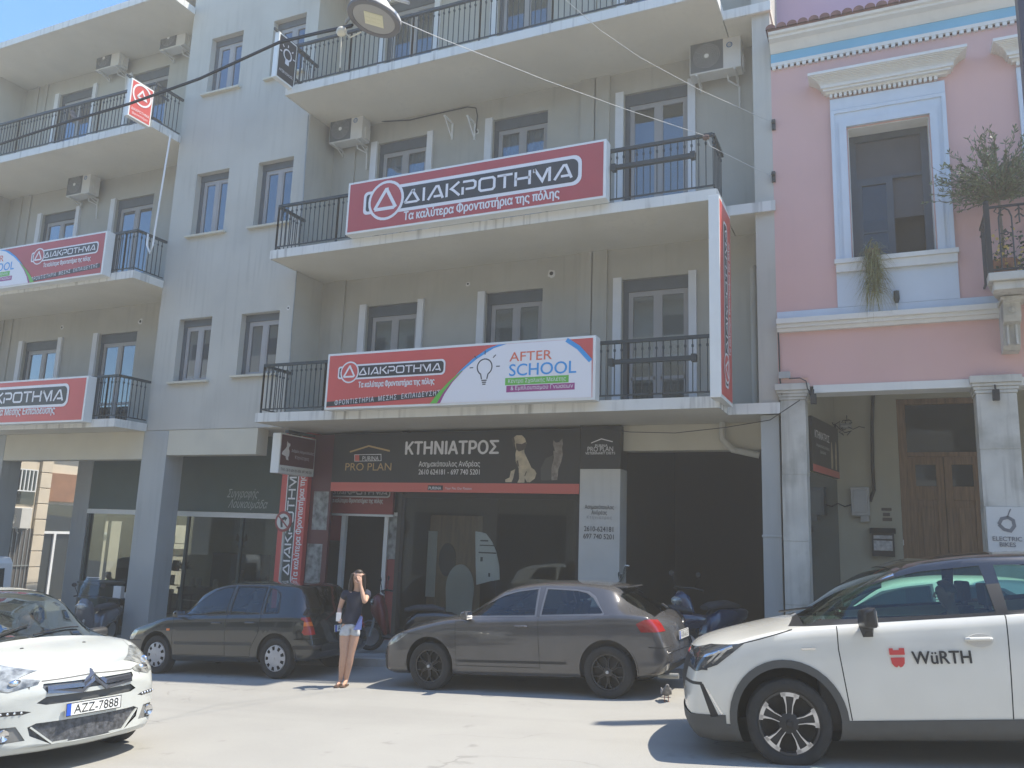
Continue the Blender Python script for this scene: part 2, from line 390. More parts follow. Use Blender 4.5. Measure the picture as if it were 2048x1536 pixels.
# balconies: slab (> fascia, railing)
def railing(parent, x0, x1, zf, left=True, right=True, y=YB+.05, back=YF):
    hz = zf+1.02; mb = MB(); mb.box(x0, x1, y-.03, y+.03, hz-.055, hz)
    if left: mb.box(x0-.03, x0+.03, y, back, hz-.058, hz-.003)
    if right: mb.box(x1-.03, x1+.03, y, back, hz-.058, hz-.003)
    h = build('handrail', mb, M_iron, parent)
    mb = MB(); mb.box(x0, x1, y-.012, y+.012, zf+.07, zf+.095)
    n = int((x1-x0)/.118); r = .0075
    def bar(x, yy, rr=r):
        mb.box(x-rr, x+rr, yy-rr, yy+rr, zf+.09, hz-.05); mb.box(x-.016, x+.016, yy-.016, yy+.016, hz-.19, hz-.15)
    for i in range(n+1):
        x = x0+(x1-x0)*i/n; bar(x, y, .015 if i % 13 == 0 else r)
        if i % 13 == 0: mb.box(x-.015, x+.015, y-.015, y+.015, zf-.02, hz-.04)
    for on, x in ((left, x0), (right, x1)):
        if on:
            mb.box(x-.011, x+.011, y, back, zf+.071, zf+.094); k = int((back-y)/.12)
            for j in range(1, k): bar(x, y+(back-y)*j/k)
    build('balusters', mb, M_iron, parent)
def balcony(x0, x1, k, right_step=False):
    z0, z1 = SLABZ[k]; yb = YR+.1
    mb = MB(); mb.box(x0, x1, YB+.02, yb, z0, z1-.004)
    s = build('balcony_slab', mb, M_slab, GB)
    mb = MB(); mb.box(x0-.004, x1+.004, YB, YB+.022, z0-.015, z1)
    mb.box(x0-.02, x0-.001, YB+.022, YF, z0-.013, z1-.001); mb.box(x1+.001, x1+.02, YB+.022, YF-.02 if not right_step else 13.72, z0-.013, z1-.001)
    if right_step:
        mb.box(x1+.02, -1.53, 13.70, 13.74, z0-.012, z1-.002); m2 = MB(); m2.box(x1+.02, -1.54, 13.745, yb, z0, z1-.003); build('slab_return', m2, M_slab, GB)
    build('fascia', mb, M_fascia, s)
    return s
for k in range(3):
    s = balcony(-11.69, -2.37, k, True); railing(s, -11.60, -2.42, SLABZ[k][1], True, True, back=YF if k else YF)
    s = balcony(-24.0, -15.73, k); railing(s, -23.9, -15.79, SLABZ[k][1], False, True)
balcony(-24.0, -15.73, 3); balcony(-11.69, -2.37, 3, True)  # right-hand roof slab is out of view, added to cast shade
mb = MB()
random.seed(4)
mb.box(-21.55,-21.3,13.2,13.5,14.83,15.1); build('roof_vent', mb, M_fascia, GB)
# windows
def window(x0, x1, z0, z1, y, box=.2, door=False, surround=None, curtain=None, parent=None, shutterside=True, framemat=None):
    parent = parent or GB; fm = framemat or M_frame
    mb = MB(); zt = z1-box; xl = x0+(.1 if shutterside else .03); xr = x1-.03
    w = .055
    for a, b, c, d in ((xl,xr,zt-w,zt),(xl,xr,z0,z0+w+(.0 if not door else .18)),(xl,xl+w,z0+w,zt-w),(xr-w,xr,z0+w,zt-w)): mb.box(a,b,y-.02,y+.04,c,d)
    mid = (xl+xr)/2
    mb.box(mid-.05, mid+.05, y-.032, y+.04, z0+w, zt-w)
    for a, b in ((xl+w, mid-.05), (mid+.05, xr-w)):
        mb.box(a, a+.035, y-.026, y+.03, z0+w, zt-w); mb.box(b-.035, b, y-.026, y+.03, z0+w, zt-w); mb.box(a+.035, b-.035, y-.026, y+.03, zt-w-.045, zt-w); mb.box(a+.035, b-.035, y-.026, y+.03, z0+w, z0+w+.05)
        if door: mb.box(a, b, y-.026, y+.03, z0+.68, z0+.74)
    f = build('balcony_door' if door else 'window', mb, fm, parent)
    mb = MB()
    for a, b in ((xl+w, mid-.05), (mid+.05, xr-w)): mb.box(a, b, y+.0, y+.006, z0+w, zt-w)
    build('pane', mb, M_pane if curtain is None else M_pane2, f)
    mb = MB(); mb.box(x0, x1, y-.05, y+.12, zt, z1); mb.box(x0, xl, y-.04, y+.1, z0, zt); mb.box(xr, x1, y-.035, y+.09, z0, zt)
    build('shutter_box', mb, M_shut, f)
    if curtain:
        mb = MB(); a0, a1 = xl+.06, xr-.06; n = 44; vs = []
        for i in range(n+1):
            x = a0+(a1-a0)*i/n; yy = y+.075+.022*math.sin(i*1.1)
            vs += [(x, yy, z0+.05), (x, yy, zt-.05)]
        mb.add(vs, [(2*i, 2*i+2, 2*i+3, 2*i+1) for i in range(n)]); build('curtain', mb, M_curtain, f, smooth=True)
    mb = MB()
    mb.box(x0-.1, x1+.1, y-.30 if not surround else y-.2, y+.02, z0-.05, z0-.002)
    if not door: build('sill', mb, M_beam if not surround else M_surround, f)
    if surround:
        for sx in surround:
            mb = MB()
            if sx == 'l': mb.box(x0-.17, x0-.004, YR-.06, YR+.1, z0-(.7 if not door else 0), z1+.04)
            else: mb.box(x1+.004, x1+.15, YR-.06, YR+.1, z0-(.7 if not door else 0), z1+.04)
            build('surround', mb, M_surround, f)
    return f
M_pane2 = glassmat('clear_window_glass', (.75,.8,.82), 2.4)
for h in blk_h: window(*h, YF+.2, box=.16)
for i, h in enumerate(rc_h): window(*h, YR+.12, box=.24, door=i % 3 == 2, surround=('lr','l','lr')[i % 3] if i != 3 else 'lr', curtain=i in (3, 4, 8), framemat=None)
for i, h in enumerate(lf_h): window(*h, YR+.12, box=.24, door=i % 2 == 0 or i == 5, surround='lr' if i % 2 else 'l')
# ground floor structure: beams, columns, soffit
mb = MB(); mb.box(-15.79,-12.4,YF+.01,YF+.35,3.28,3.852); build('beam', mb, M_beam, GB)
mb = MB(); mb.box(-24.0,-15.80,YF+.01,YF+.35,3.19,3.846); build('beam', mb, M_beam, GB)
mb = MB(); mb.box(-4.5,-1.88,YR,YR+.3,3.37,3.846); build('beam', mb, M_beam, GB)
mb = MB(); mb.box(-24.0,-1.6,YR-.9,26,3.853,3.99); build('arcade_ceiling', mb, M_slab, GB)
mb = MB(); mb.box(-15.79,-15.02,YF,YF+.52,-1.1,3.845); build('column', mb, M_colpaint, GB, bevel=.012)
mb = MB(); mb.box(-21.5,-20.72,YF,YF+.52,-1.5,3.845); build('column', mb, M_colpaint, GB, bevel=.012)
mb = MB(); mb.box(-19.70,-19.12,15.2,15.8,-1.5,3.845); build('column', mb, M_colpaint, GB, bevel=.012)
mb = MB(); mb.box(-1.855,-1.565,YF+.01,YR+.3,-.3,3.835); mb.box(-1.87,-1.56,YF,YF+.1,1.86,1.9); build('column', mb, M_colpaint, GB, bevel=.01)
# vet shop and garage interiors
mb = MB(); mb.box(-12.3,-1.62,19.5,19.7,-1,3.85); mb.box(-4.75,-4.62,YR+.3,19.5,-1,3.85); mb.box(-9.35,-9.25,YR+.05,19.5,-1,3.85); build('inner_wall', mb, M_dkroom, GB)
mb = MB(); mb.tube([(-2.62,YR-.12,3.85),(-2.62,YR-.12,3.55),(-2.45,YR-.12,3.36),(-2.0,YR-.10,3.26)], .06, 10)
mb.tube([(-2.05,YR-.1,4.03),(-2.05,YR-.1,6.62),(-2.05,YR+.1,6.75)], .055, 10)
build('drain_pipe', mb, M_plaster, GB, smooth=True)
# ------------------------------------------------------------ the pink house
YP = 13.8
M_pink = mat('pink_plaster', (.62,.385,.345), .85, vary=.05, scale=.6, bump=.1, bscale=50, blot=.4, blotcol=(.62,.41,.33), streak=.07, streakcol=(.45,.28,.28))
M_pinkup = mat('mauve_plaster', (.47,.33,.42), .85, vary=.05, scale=.8, bump=.1, blot=.3, blotcol=(.42,.31,.40))
M_trim = mat('white_moulding', (.68,.67,.62), .7, vary=.04, scale=2, streak=.15, streakcol=(.4,.39,.35), bump=.05)
M_trimblue = mat('pale_blue_surround', (.56,.62,.67), .7, vary=.04, scale=2, streak=.12, streakcol=(.4,.44,.48))
M_cyan = mat('sky_blue_band', (.16,.42,.58), .7, vary=.05, scale=2, blot=.3, blotcol=(.25,.5,.62))
M_tile = mat('clay_roof_tile', (.20,.085,.07), .85, vary=.25, scale=6, bump=.3)
M_stone = mat('weathered_marble', (.53,.51,.45), .75, vary=.12, scale=2.5, bump=.3, bscale=30, blot=.8, blotcol=(.30,.285,.235), blotscale=1.9, streak=.6, streakcol=(.2,.18,.15))
M_buff = mat('buff_plaster', (.42,.40,.30), .85, vary=.06, scale=1.2, bump=.1, blot=.25, blotcol=(.35,.33,.25))
M_wood = mat('old_wooden_door', (.21,.125,.065), .6, vary=.35, scale=5, stretch=(6,6,.5), bump=.2)
M_bluewood = mat('blue_grey_wood', (.055,.07,.085), .55, vary=.1, scale=5)
M_dkglass = glassmat('dark_door_glass', (0,0,0), 1.2, dark=(.035,.04,.04))
M_steel = mat('grey_steel', (.33,.34,.33), .45, .5, vary=.1, scale=8)
M_cable = mat('black_cable', (.02,.02,.02), .6)
PH = thing('pink_house', 'pink plaster town house with white mouldings above a columned arcade', 'house', (2, 14, .2))
# upper wall, with both window openings
wh = [(-.35, .85, 6.33, 8.62), (2.36, 3.56, 5.6, 8.62)]
mb = MB(); wall_sheet(mb, -1.56, 8, 4.28, 9.97, YP, wh, .34); build('wall', mb, M_pink, PH, weld=True)
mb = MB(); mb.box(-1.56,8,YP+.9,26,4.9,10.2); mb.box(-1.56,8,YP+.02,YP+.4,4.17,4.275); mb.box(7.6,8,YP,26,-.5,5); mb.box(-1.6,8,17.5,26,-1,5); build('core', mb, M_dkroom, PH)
mb = MB(); mb.box(-1.56,8,YP+1.2,26,10.2,13.5); build('upper_storey', mb, M_pinkup, PH)
mb = MB()   # roof tiles on the cornice
for i in range(55):
    x = -1.5+i*.175
    mb.lathe([(.085,YP-.42),(.085,YP+1.2)], (x,0,10.50), 'y', 8, 0, math.pi)
    mb.lathe([(.0,YP-.42),(.085,YP-.42)], (x,0,10.50), 'y', 8, 0, math.pi)
mb.box(-1.56,8,YP-.38,YP+1.2,10.47,10.51)
build('roof_tiles', mb, M_tile, PH, smooth=True)
def molding(x0, x1, prof, y=YP, ends=True):
    """prof: [(projection, z)] bottom to top, closed back to the wall"""
    mb = MB(); pr = [(.0, prof[0][1])]+prof+[(.0, prof[-1][1])]
    mb.yz([(y-p+.0, z) for p, z in pr], x0, x1); return mb
build('cornice', molding(-1.55, 8, [(.06,10.235),(.10,10.27),(.16,10.33),(.19,10.36),(.30,10.38),(.31,10.42),(.36,10.43),(.38,10.47)]), M_trim, PH)
mb = MB(); mb.box(-1.55,8,YP-.05,YP,10.065,10.232); build('frieze_band', mb, M_cyan, PH)
mb = MB(); mb.box(-1.55,8,YP-.055,YP,10.0,10.062)
for i in range(95): mb.box(-1.53+i*.1,-1.47+i*.1,YP-.05,YP,9.94,9.998)
build('dentil_band', mb, M_trim, PH)
def surround(x0, x1, ztop, zsill):
    # outer frame width .26, architrave above, pediment
    e = .26
    mb = MB()
    for a, b, c, d in ((x0-e, x0-.03, zsill, ztop+.34), (x1+.03, x1+e, zsill, ztop+.34), (x0-.03, x1+.03, ztop+.03, ztop+.34)): mb.box(a,b,YP-.05,YP,c,d)
    for a, b, c, d in ((x0-.13, x0-.02, zsill, ztop+.13), (x1+.02, x1+.13, zsill, ztop+.13), (x0-.02, x1+.02, ztop+.02, ztop+.13)): mb.box(a,b,YP-.075,YP-.05,c,d)
    for a, b, c, d in ((x0-e, x0-e+.06, zsill, ztop+.34), (x1+e-.06, x1+e, zsill, ztop+.34), (x0-e+.06, x1+e-.06, ztop+.28, ztop+.34)): mb.box(a,b,YP-.072,YP-.05,c,d)
    s = build('window_surround', mb, M_trimblue, PH)
    mb = MB(); mb.box(x0-e, x1+e, YP-.05, YP, ztop+.355, ztop+.56); build('architrave', mb, M_trimblue, s)
    pb = ztop+.57
    mb = molding(x0-e-.06, x1+e+.05, [(.10,pb+.07),(.12,pb+.12),(.15,pb+.18)])
    mb.v += []; build('pediment', mb, M_trim, s)
    mb = MB()
    for k, (o, z0, z1, ex) in enumerate([(.17,pb+.10,pb+.14,.10),(.20,pb+.14,pb+.18,.13)]+[(.20+.14*(i/8)**1.6, pb+.18+.016*i, pb+.196+.016*i, .14+.15*(i/8)**1.6) for i in range(9)]+[(.36,pb+.325,pb+.375,.32)]):
        mb.box(x0-e-ex, x1+e+ex, YP-o, YP, z0+.001, z1)
    build('pediment_crown', mb, M_trim, s)
    mb = MB(); n = int((x1-x0+2*e)/.075)
    for i in range(n): mb.box(x0-e+i*.075, x0-e+i*.075+.045, YP-.10, YP-.05, pb+.005, pb+.066)
    build('dentils', mb, M_trim, s)
    return s
surround(-.35, .85, 8.62, 6.33); surround(2.36, 3.56, 8.62, 5.6)
mb = MB(); mb.box(-.63,1.15,YP-.13,YP+.3,6.26,6.332); mb.box(-.61,1.13,YP-.1,YP,6.12,6.258); build('sill', mb, M_trim, PH)
mb = MB(); mb.box(-.61,1.13,YP-.03,YP,5.55,6.118); build('apron', mb, M_trimblue, PH)
mb = MB(); mb.box(-1.55,8,YP-.032,YP,5.40,5.545); build('plinth_band', mb, M_trimblue, PH)
build('ledge', molding(-1.55, 1.75, [(.08,5.19),(.10,5.24),(.14,5.25),(.14,5.30),(.19,5.31),(.20,5.39)]), M_trim, PH)
mb = MB(); mb.box(-1.02,8,YP-.03,YP+.4,4.165,4.29); build('arcade_beam', mb, M_trim, PH)
# window: a half-open casement, blind behind
yw = YP+.3
mb = MB()
for a,b,c,d in ((-.35,-.25,6.33,8.62),(.73,.85,6.33,8.62),(-.25,.73,8.5,8.62),(-.25,.73,6.33,6.42),(-.25,.73,7.78,7.83)): mb.box(a,b,yw,yw+.08,c,d)
f = build('casement_window', mb, M_bluewood, PH)
mb = MB()
for a,b,c,d in ((-.25,-.18,6.42,7.78),(.19,.29,6.42,7.78),(-.18,.19,7.70,7.78),(-.18,.19,6.42,6.50)): mb.box(a,b,yw-.02,yw+.04,c,d)
mb.box(-.18,.19,yw+.0,yw+.03,6.86,6.885)
build('sash', mb, M_bluewood, f)
mb = MB(); mb.box(-.25,.73,yw+.06,yw+.08,7.1,8.5); build('blind', mb, mat('grey_roller_blind', (.085,.083,.086), .8, vary=.06, scale=2), f)
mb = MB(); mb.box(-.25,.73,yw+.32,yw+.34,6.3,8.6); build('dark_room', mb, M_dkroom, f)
mb = MB(); mb.box(-.18,.19,yw+.01,yw+.016,6.5,7.70); build('pane', mb, glassmat('old_pane', (.6,.62,.64), .9), f)
mb = MB(); mb.box(2.4,3.5,yw,yw+.06,5.6,8.6); build('shutter', mb, M_bluewood, PH)
mb = MB()
for a,b,c,d in ((-.353,-.345,6.33,8.62),(.845,.853,6.33,8.62)): mb.box(a,b,YP-.004,yw,c,d)
mb.box(-.345,.845,YP-.004,yw,8.612,8.622); build('window_reveal', mb, M_trim, PH)
# columns
def column(x0, x1, y0, y1, capz, nm='column'):
    mb = MB(); random.seed(int(x0*10)); z = -.2; 
    while z < capz-.001:
        h = random.uniform(.75, 1.05); t = min(z+h, capz)
        if capz-t < .3: t = capz
        dx = random.uniform(-.004, .004); mb.box(x0+dx, x1+dx, y0+dx, y1, z+.004, t-.003); z = t
    mb.box(x0+.006,x1-.006,y0+.008,y1,-.2,capz)
    c = build(nm, mb, M_stone, PH, bevel=.006)
    mb = MB()
    for o, a, b in ((.015,.0,.05),(.03,.05,.1),(.05,.1,.15),(.075,.15,.26)): mb.box(x0-o, x1+o, y0-o, y1+o, capz+a, capz+b-.002)
    build('capital', mb, M_stone, c, bevel=.008)
column(-1.53, -1.15, YP-.06, YP+.42, 4.06); column(1.25, 1.77, YP-.06, YP+.42, 4.06); column(4.3, 4.8, YP-.06, YP+.42, 4.06)
mb = MB(); mb.box(-1.54,-1.1,YP-.05,YP,4.32,4.42); build('patch', mb, mat('salmon_patch', (.62,.36,.27), .85, vary=.1), PH)
# arcade behind the columns
yd = 16.2
d0 = onY(1790, 900, yd).x; dz = lambda y, x=1850: onY(x, y, yd).z
mb = MB(); wall_sheet(mb, -1.56, 8, -.5, 5, yd, [(.20,1.60,-.5,4.42)], .25); build('arcade_wall', mb, M_buff, PH, weld=True)
mb = MB(); mb.box(-1.56,8,YP+.03,yd+.3,4.75,4.9); build('arcade_ceiling', mb, M_slab, PH)
mb = MB(); mb.add([(-1.2,14.25,-.3),(-.85,16.19,-.3),(-.85,16.19,4.75),(-1.2,14.25,4.75),(-1.55,14.25,-.3),(-1.55,16.19,-.3),(-1.55,16.19,4.75),(-1.55,14.25,4.75)],[(0,1,2,3),(4,0,3,7)]); build('side_wall', mb, M_buff, PH)
mb = MB(); mb.xy([(-1.165,14.3),(-.842,16.15),(-.90,16.15),(-1.23,14.3)], -.2, 2.95); build('dark_shopfront', mb, M_dkglass, PH)
yy = yd+.12
mb = MB()
for a,b,c,d in ((.20,.34,-.3,4.42),(1.48,1.60,-.3,4.42),(.34,1.48,4.32,4.42),(.34,1.48,3.38,3.46)): mb.box(a,b,yy-.06,yy+.08,c,d)
dr = build('door_frame', mb, M_wood, PH, bevel=.008)
mb = MB(); mb.box(.34,1.48,yy+.02,yy+.03,3.46,4.32); build('transom_pane', mb, M_dkglass, dr)
for a in (.34, .915):
    b = a+.565; mb = MB()
    for p,q,c,d in ((a,a+.12,0,3.38),(b-.12,b,0,3.38),(a+.12,b-.12,3.24,3.38),(a+.12,b-.12,2.62,2.86),(a+.12,b-.12,1.1,1.35),(a+.12,b-.12,0,.3)): mb.box(p,q,yy-.02,yy+.04,c,d)
    mb.box(a+.12,b-.12,yy+.01,yy+.03,.3,1.1); mb.box(a+.12,b-.12,yy+.012,yy+.03,1.35,2.62); mb.box(a+.19,b-.19,yy-.005,yy+.012,1.45,2.5)
    dl = build('door_leaf', mb, M_wood, PH, bevel=.006)
    mb = MB(); mb.box(a+.12,b-.12,yy+.015,yy+.025,2.86,3.24); build('pane', mb, M_dkglass, dl)
# the balcony at the right edge
mb = MB(); mb.xy([(1.60,YP),(1.42,YP-.75),(1.42,YP-1.0),(6,YP-1.0),(6,YP)],5.50,5.62); mb.xy([(1.68,YP),(1.48,YP-.72),(1.48,YP-.94),(6,YP-.94),(6,YP)],5.38,5.498)
bs = build('balcony_slab', mb, M_stone, PH, bevel=.012)
mb = MB()
yf = YP-.93; zb, zt = 5.62, 6.62
mb.box(1.46,6,yf-.015,yf+.015,zt-.03,zt); mb.box(1.46,6,yf-.012,yf+.012,zb+.04,zb+.065); mb.box(1.445,1.475,yf,YP-.02,zt-.03,zt); mb.box(1.445,1.475,yf,YP-.02,zb+.04,zb+.065)
mb.box(1.42,1.49,yf-.035,yf+.035,zb,zt+.03); mb.ball((1.455,yf,zt+.06),.04)
def scroll(x):
    mb.tube([(x,yf,zb+.05),(x,yf,zt-.18),(x+.03,yf,zt-.08),(x+.08,yf,zt-.05),(x+.13,yf,zt-.08),(x+.16,yf,zt-.18),(x+.16,yf,zb+.05)],.011,6)
    mb.tube([(x+.045,yf,zt-.04),(x+.0,yf,zt-.12),(x-.05,yf,zt-.08),(x-.02,yf,zt-.04)],.009,6)
    mb.tube([(x+.255,yf,zt-.03),(x+.255,yf,zt-.28)],.012,6); mb.tube([(x+.20,yf,zt-.2),(x+.255,yf,zt-.14),(x+.31,yf,zt-.2)],.012,6); mb.tube([(x+.21,yf,zt-.1),(x+.255,yf,zt-.06),(x+.3,yf,zt-.1)],.01,6)
    mb.lathe([(.02,yf-.01),(.035,yf),(.02,yf+.01)],(x+.08,0,zt-.42),'y',10); mb.tube([(x+.06,yf,zt-.42),(x,yf,zt-.42)],.008,6); mb.tube([(x+.1,yf,zt-.42),(x+.16,yf,zt-.42)],.008,6)
for i in range(9): scroll(1.60+i*.42)
for i in range(6): mb.tube([(1.46,yf+.12+i*.13,zb+.05),(1.46,yf+.12+i*.13,zt-.03)],.011,6); mb.lathe([(.01,zt-.2),(.03,zt-.17),(.01,zt-.14)],(1.46,yf+.12+i*.13,0),'z',8)
build('railing', mb, mat('black_wrought_iron', (.012,.012,.014), .45), bs, smooth=True)
def bracket(x):
    mb = MB(); P = [(YP,5.37),(YP-.62,5.37),(YP-.62,5.30),(YP-.56,5.28),(YP-.55,5.1),(YP-.5,5.02),(YP-.38,4.99),(YP-.36,4.9),(YP-.3,4.72),(YP-.2,4.66),(YP,4.64)]
    mb.yz(P, x, x+.22); mb.yz([(YP-.64,5.36),(YP-.64,5.31),(YP,5.31),(YP,5.36)], x-.03, x+.25)
    mb.box(x+.04,x+.07,YP-.42,YP-.3,4.7,5.0); mb.box(x+.15,x+.18,YP-.42,YP-.3,4.7,5.0)
    mb.lathe([(.05,YP-.555),(.05,YP-.575),(.03,YP-.577),(.028,YP-.585),(.0,YP-.588)],(x+.11,0,5.18),'y',14)
    build('bracket', mb, M_stone, PH, bevel=.008)
bracket(1.62); bracket(3.9)
# ------------------------------------------------------------ the building beyond the side street (far left) and the one across the road
M_cream = mat('sunny_cream_plaster', (.62,.54,.42), .85, vary=.06, scale=1.2, bump=.1, blot=.2)
M_quoin = mat('cream_ashlar', (.60,.52,.40), .8, vary=.07, scale=2, bump=.1)
SB = thing('corner_building', 'white corner building with cream ashlar base beyond the arcade at the left edge', 'building', (-32, 22, -2))
XS_ = -31.0
def sidep(px, py): p = onX(px, py, XS_); return p.y, p.z
mb = MB(); mb.box(-42, XS_, 16.0, 45, -3, 5.2); build('wall', mb, M_cream, SB)
mb = MB(); mb.box(-42, XS_-.1, 16.0, 45, 5.2, 19.5); build('upper_wall', mb, M_white, SB)
mb = MB(); mb.box(XS_-.1, XS_+1.1, 16, 40, 9.2, 9.4); mb.box(XS_-.1, XS_+1.1, 16, 40, 13.2, 13.4); mb.box(XS_-.3, XS_+.5, 16, 40, 5.2, 5.45)
build('balcony_slab', mb, M_white, SB)
mb = MB()
for z in (9.4, 13.4):
    for i in range(90): mb.box(XS_+1.05, XS_+1.07, 16+i*.25, 16.02+i*.25, z, z+1)
    mb.box(XS_+1.03, XS_+1.09, 16, 40, z+1, z+1.05)
build('railing', mb, M_steel, SB)
def sbox(name, q0, q1, m, out=.03, parent=None, dz=0):
    (y0, z1), (y1, z0) = sidep(*q0), sidep(*q1); mb = MB(); mb.box(XS_+.0, XS_+out, min(y0,y1), max(y0,y1), z0, z1); return build(name, mb, m, parent or SB)
(ya, zc), (yb_, _) = sidep(14, 950), sidep(160, 950)
mb = MB()
for i in range(12):
    y0 = sidep(72, 1000)[0]; y1 = sidep(94, 1000)[0]; z = -2+i*.62; mb.box(XS_, XS_+.12, y0, y1, z+.01, z+.6)
build('quoin_pier', mb, M_quoin, SB, bevel=.015)
f = sbox('door', (16, 1056), (52, 1180), mat('brown_iron_door', (.12,.11,.10), .6), .04)
(y0, z1), (y1, z0) = sidep(16, 1056), sidep(50, 1180)
mb = MB()
for i in range(7): yy = y0+(y1-y0)*i/6; mb.box(XS_+.05, XS_+.07, yy-.015, yy+.015, z0, z1)
mb.box(XS_+.07, XS_+.09, y0, y1, (z0*.6+z1*.4)-.02, (z0*.6+z1*.4)+.02); build('bars', mb, M_steel, f)
f = sbox('window', (18, 935), (66, 1010), M_dkglass, .03)
(y0, z1), (y1, z0) = sidep(18, 935), sidep(66, 984); mb = MB()
for i in range(8): yy = y0+(y1-y0)*i/7; mb.box(XS_+.1, XS_+.13, yy-.02, yy+.02, z0, z1)
for z in (z0, z1-.04): mb.box(XS_+.095, XS_+.135, y0, y1, z, z+.04)
build('grille', mb, M_white, f)
sbox('shop_fascia', (96, 945), (165, 1006), mat('terracotta_fascia', (.28,.15,.09), .8, vary=.1), .06)
f = sbox('shop_window', (90, 1008), (170, 1195), M_dkglass, .02)
(y0, z1), (y1, z0) = sidep(82, 1064), sidep(160, 1190); mb = MB(); ym = sidep(108, 1064)[0]
mb.box(XS_+.02, XS_+.1, y0, y1+1, z1-.06, z1+.04); mb.box(XS_+.02, XS_+.1, ym-.05, ym+.05, z0-1, z1-.06); build('frame', mb, M_white, f)
OB = thing('opposite_building', 'pale apartment building with long balconies across the road, mirrored in the windows', 'building', (-8, -9, -.5))
mb = MB(); mb.box(-40, 30, -24, -9, -3, 13.5); build('wall', mb, mat('pale_facade', (.55,.52,.46), .85, vary=.05), OB)
mb = MB()
for z in (3.6, 6.9, 10.2, 13.5): mb.box(-40, 30, -9, -7.7, z, z+.22)
build('balcony_slab', mb, M_white, OB)
mb = MB()
for z in (3.8, 7.1, 10.4):
    for i in range(24): mb.box(-39+i*2.9, -37.6+i*2.9, -9, -8.96, z+.05, z+2.3)
build('balcony_door', mb, mat('dark_opening', (.06,.065,.07), .5), OB)
mb = MB()
for i in range(14): mb.box(-38+i*4.9, -34.2+i*4.9, -9, -8.95, -.5, 2.8)
build('shop_opening', mb, mat('dark_opening', (.06,.065,.07), .5), OB)
mb = MB()
for z in (3.82, 7.12, 10.42): mb.box(-40, 30, -7.74, -7.7, z, z+.95)
build('balcony_parapet', mb, mat('cream_parapet', (.6,.56,.48), .8), OB)
# ------------------------------------------------------------ signs
M_signframe = mat('sign_white_frame', (.72,.72,.68), .45, vary=.03)
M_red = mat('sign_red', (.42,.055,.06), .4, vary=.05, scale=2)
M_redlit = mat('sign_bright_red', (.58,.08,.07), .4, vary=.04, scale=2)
M_sw = mat('sign_white', (.76,.74,.74), .4)
M_sb = mat('sign_black', (.018,.02,.024), .4)
M_sgreen = mat('sign_green', (.12,.45,.05), .4); M_sblue = mat('sign_blue', (.03,.30,.66), .4); M_spurp = mat('sign_purple', (.33,.04,.20), .4); M_sorange = mat('sign_orange', (.72,.16,.08), .4)
def circ_ring(f, mb, cx, cy, r0, r1, h, n=36, ry=1.0):
    vs = [f.p(cx+r*math.cos(2*math.pi*i/n), cy+r*ry*math.sin(2*math.pi*i/n), h) for r in (r0, r1) for i in range(n)]
    return mb.add(vs, [(i, (i+1) % n, n+(i+1) % n, n+i) for i in range(n)])
def logo(f, root, u0, v, W, redmat, tagl=None, tagsize=.2, dv=0.0, white=None, pre=''):
    """badge: rounded bar, disc with triangle, wordmark; u0 = left end, v = centre line, W = total width"""
    white = white or M_sw
    hc = W*.124; rc = W*.087; cx = u0+W*.115; t = W*.0095
    mb = MB(); f.poly(mb, rrect(u0, v-hc*.42, u0+W*.2, v+hc*.42, hc*.16), .005); f.poly(mb, rrect(cx, v-hc/2, u0+W, v+hc/2, hc*.28), .006); f.poly(mb, disc(cx, v, rc+t*.3), .009)
    build('badge_outline', mb, white, root)
    mb = MB(); f.poly(mb, rrect(u0+t*1.4, v-hc*.42+t*1.4, u0+W*.2, v+hc*.42-t*1.4, hc*.1), .007); f.poly(mb, rrect(cx, v-hc/2+t*1.5, u0+W-t*1.5, v+hc/2-t*1.5, hc*.22), .008)
    build('badge_bar', mb, M_sb, root)
    mb = MB(); f.poly(mb, disc(cx, v, rc-t*1.0), .011); build('badge_disc', mb, redmat, root)
    mb = MB(); k = rc*1.02
    vs, fs = stroke([(cx-.62*k, v-.42*k), (cx-.02*k, v+.55*k), (cx+.12*k, v+.55*k)], k*.17); f.flat(mb, vs, fs, h=.013)
    vs, fs = stroke([(cx+.02*k, v+.55*k), (cx+.58*k, v-.42*k)], k*.17); f.flat(mb, vs, fs, h=.0132)
    vs, fs = stroke([(cx-.62*k, v-.42*k), (cx+.5*k, v-.42*k)], k*.17); f.flat(mb, vs, fs, h=.0134)
    vs, fs, tot = wordmark(.17); ww = W*(1-.235); hh = hc*.48; x0 = u0+W*.205
    mb.add([f.p(x0+x*ww/tot, v+(y-.5)*hh, .0135) for x, y in vs], fs)
    build('wordmark', mb, white, root)
    if tagl:
        mb = MB(); f.text(mb, tagl, tagsize, u0+W*.56, v+dv, .007, bold=.03, width=W*.70); build('tagline', mb, white, root)
def lightbox(name, label, x0, x1, z0, z1, yf, yb, facemat, group=None):
    t = thing(name, label, 'sign', ((x0+x1)/2, yb, z0), group=group)
    mb = MB(); mb.box(x0, x1, yf, yb, z0, z1); build('light_box', mb, M_signframe, t, bevel=.012)
    mb = MB(); mb.box(x0+.05, x1-.05, yf-.004, yf, z0+.045, z1-.045); build('face_panel', mb, facemat, t)
    return t, Face((x0, yf-.006, z0), (1,0,0), (0,0,1), (0,-1,0))
YS = 12.66
def upx(px, py, x0, z0, Y=YS): p = onY(px, py, Y); return p.x-x0, p.z-z0
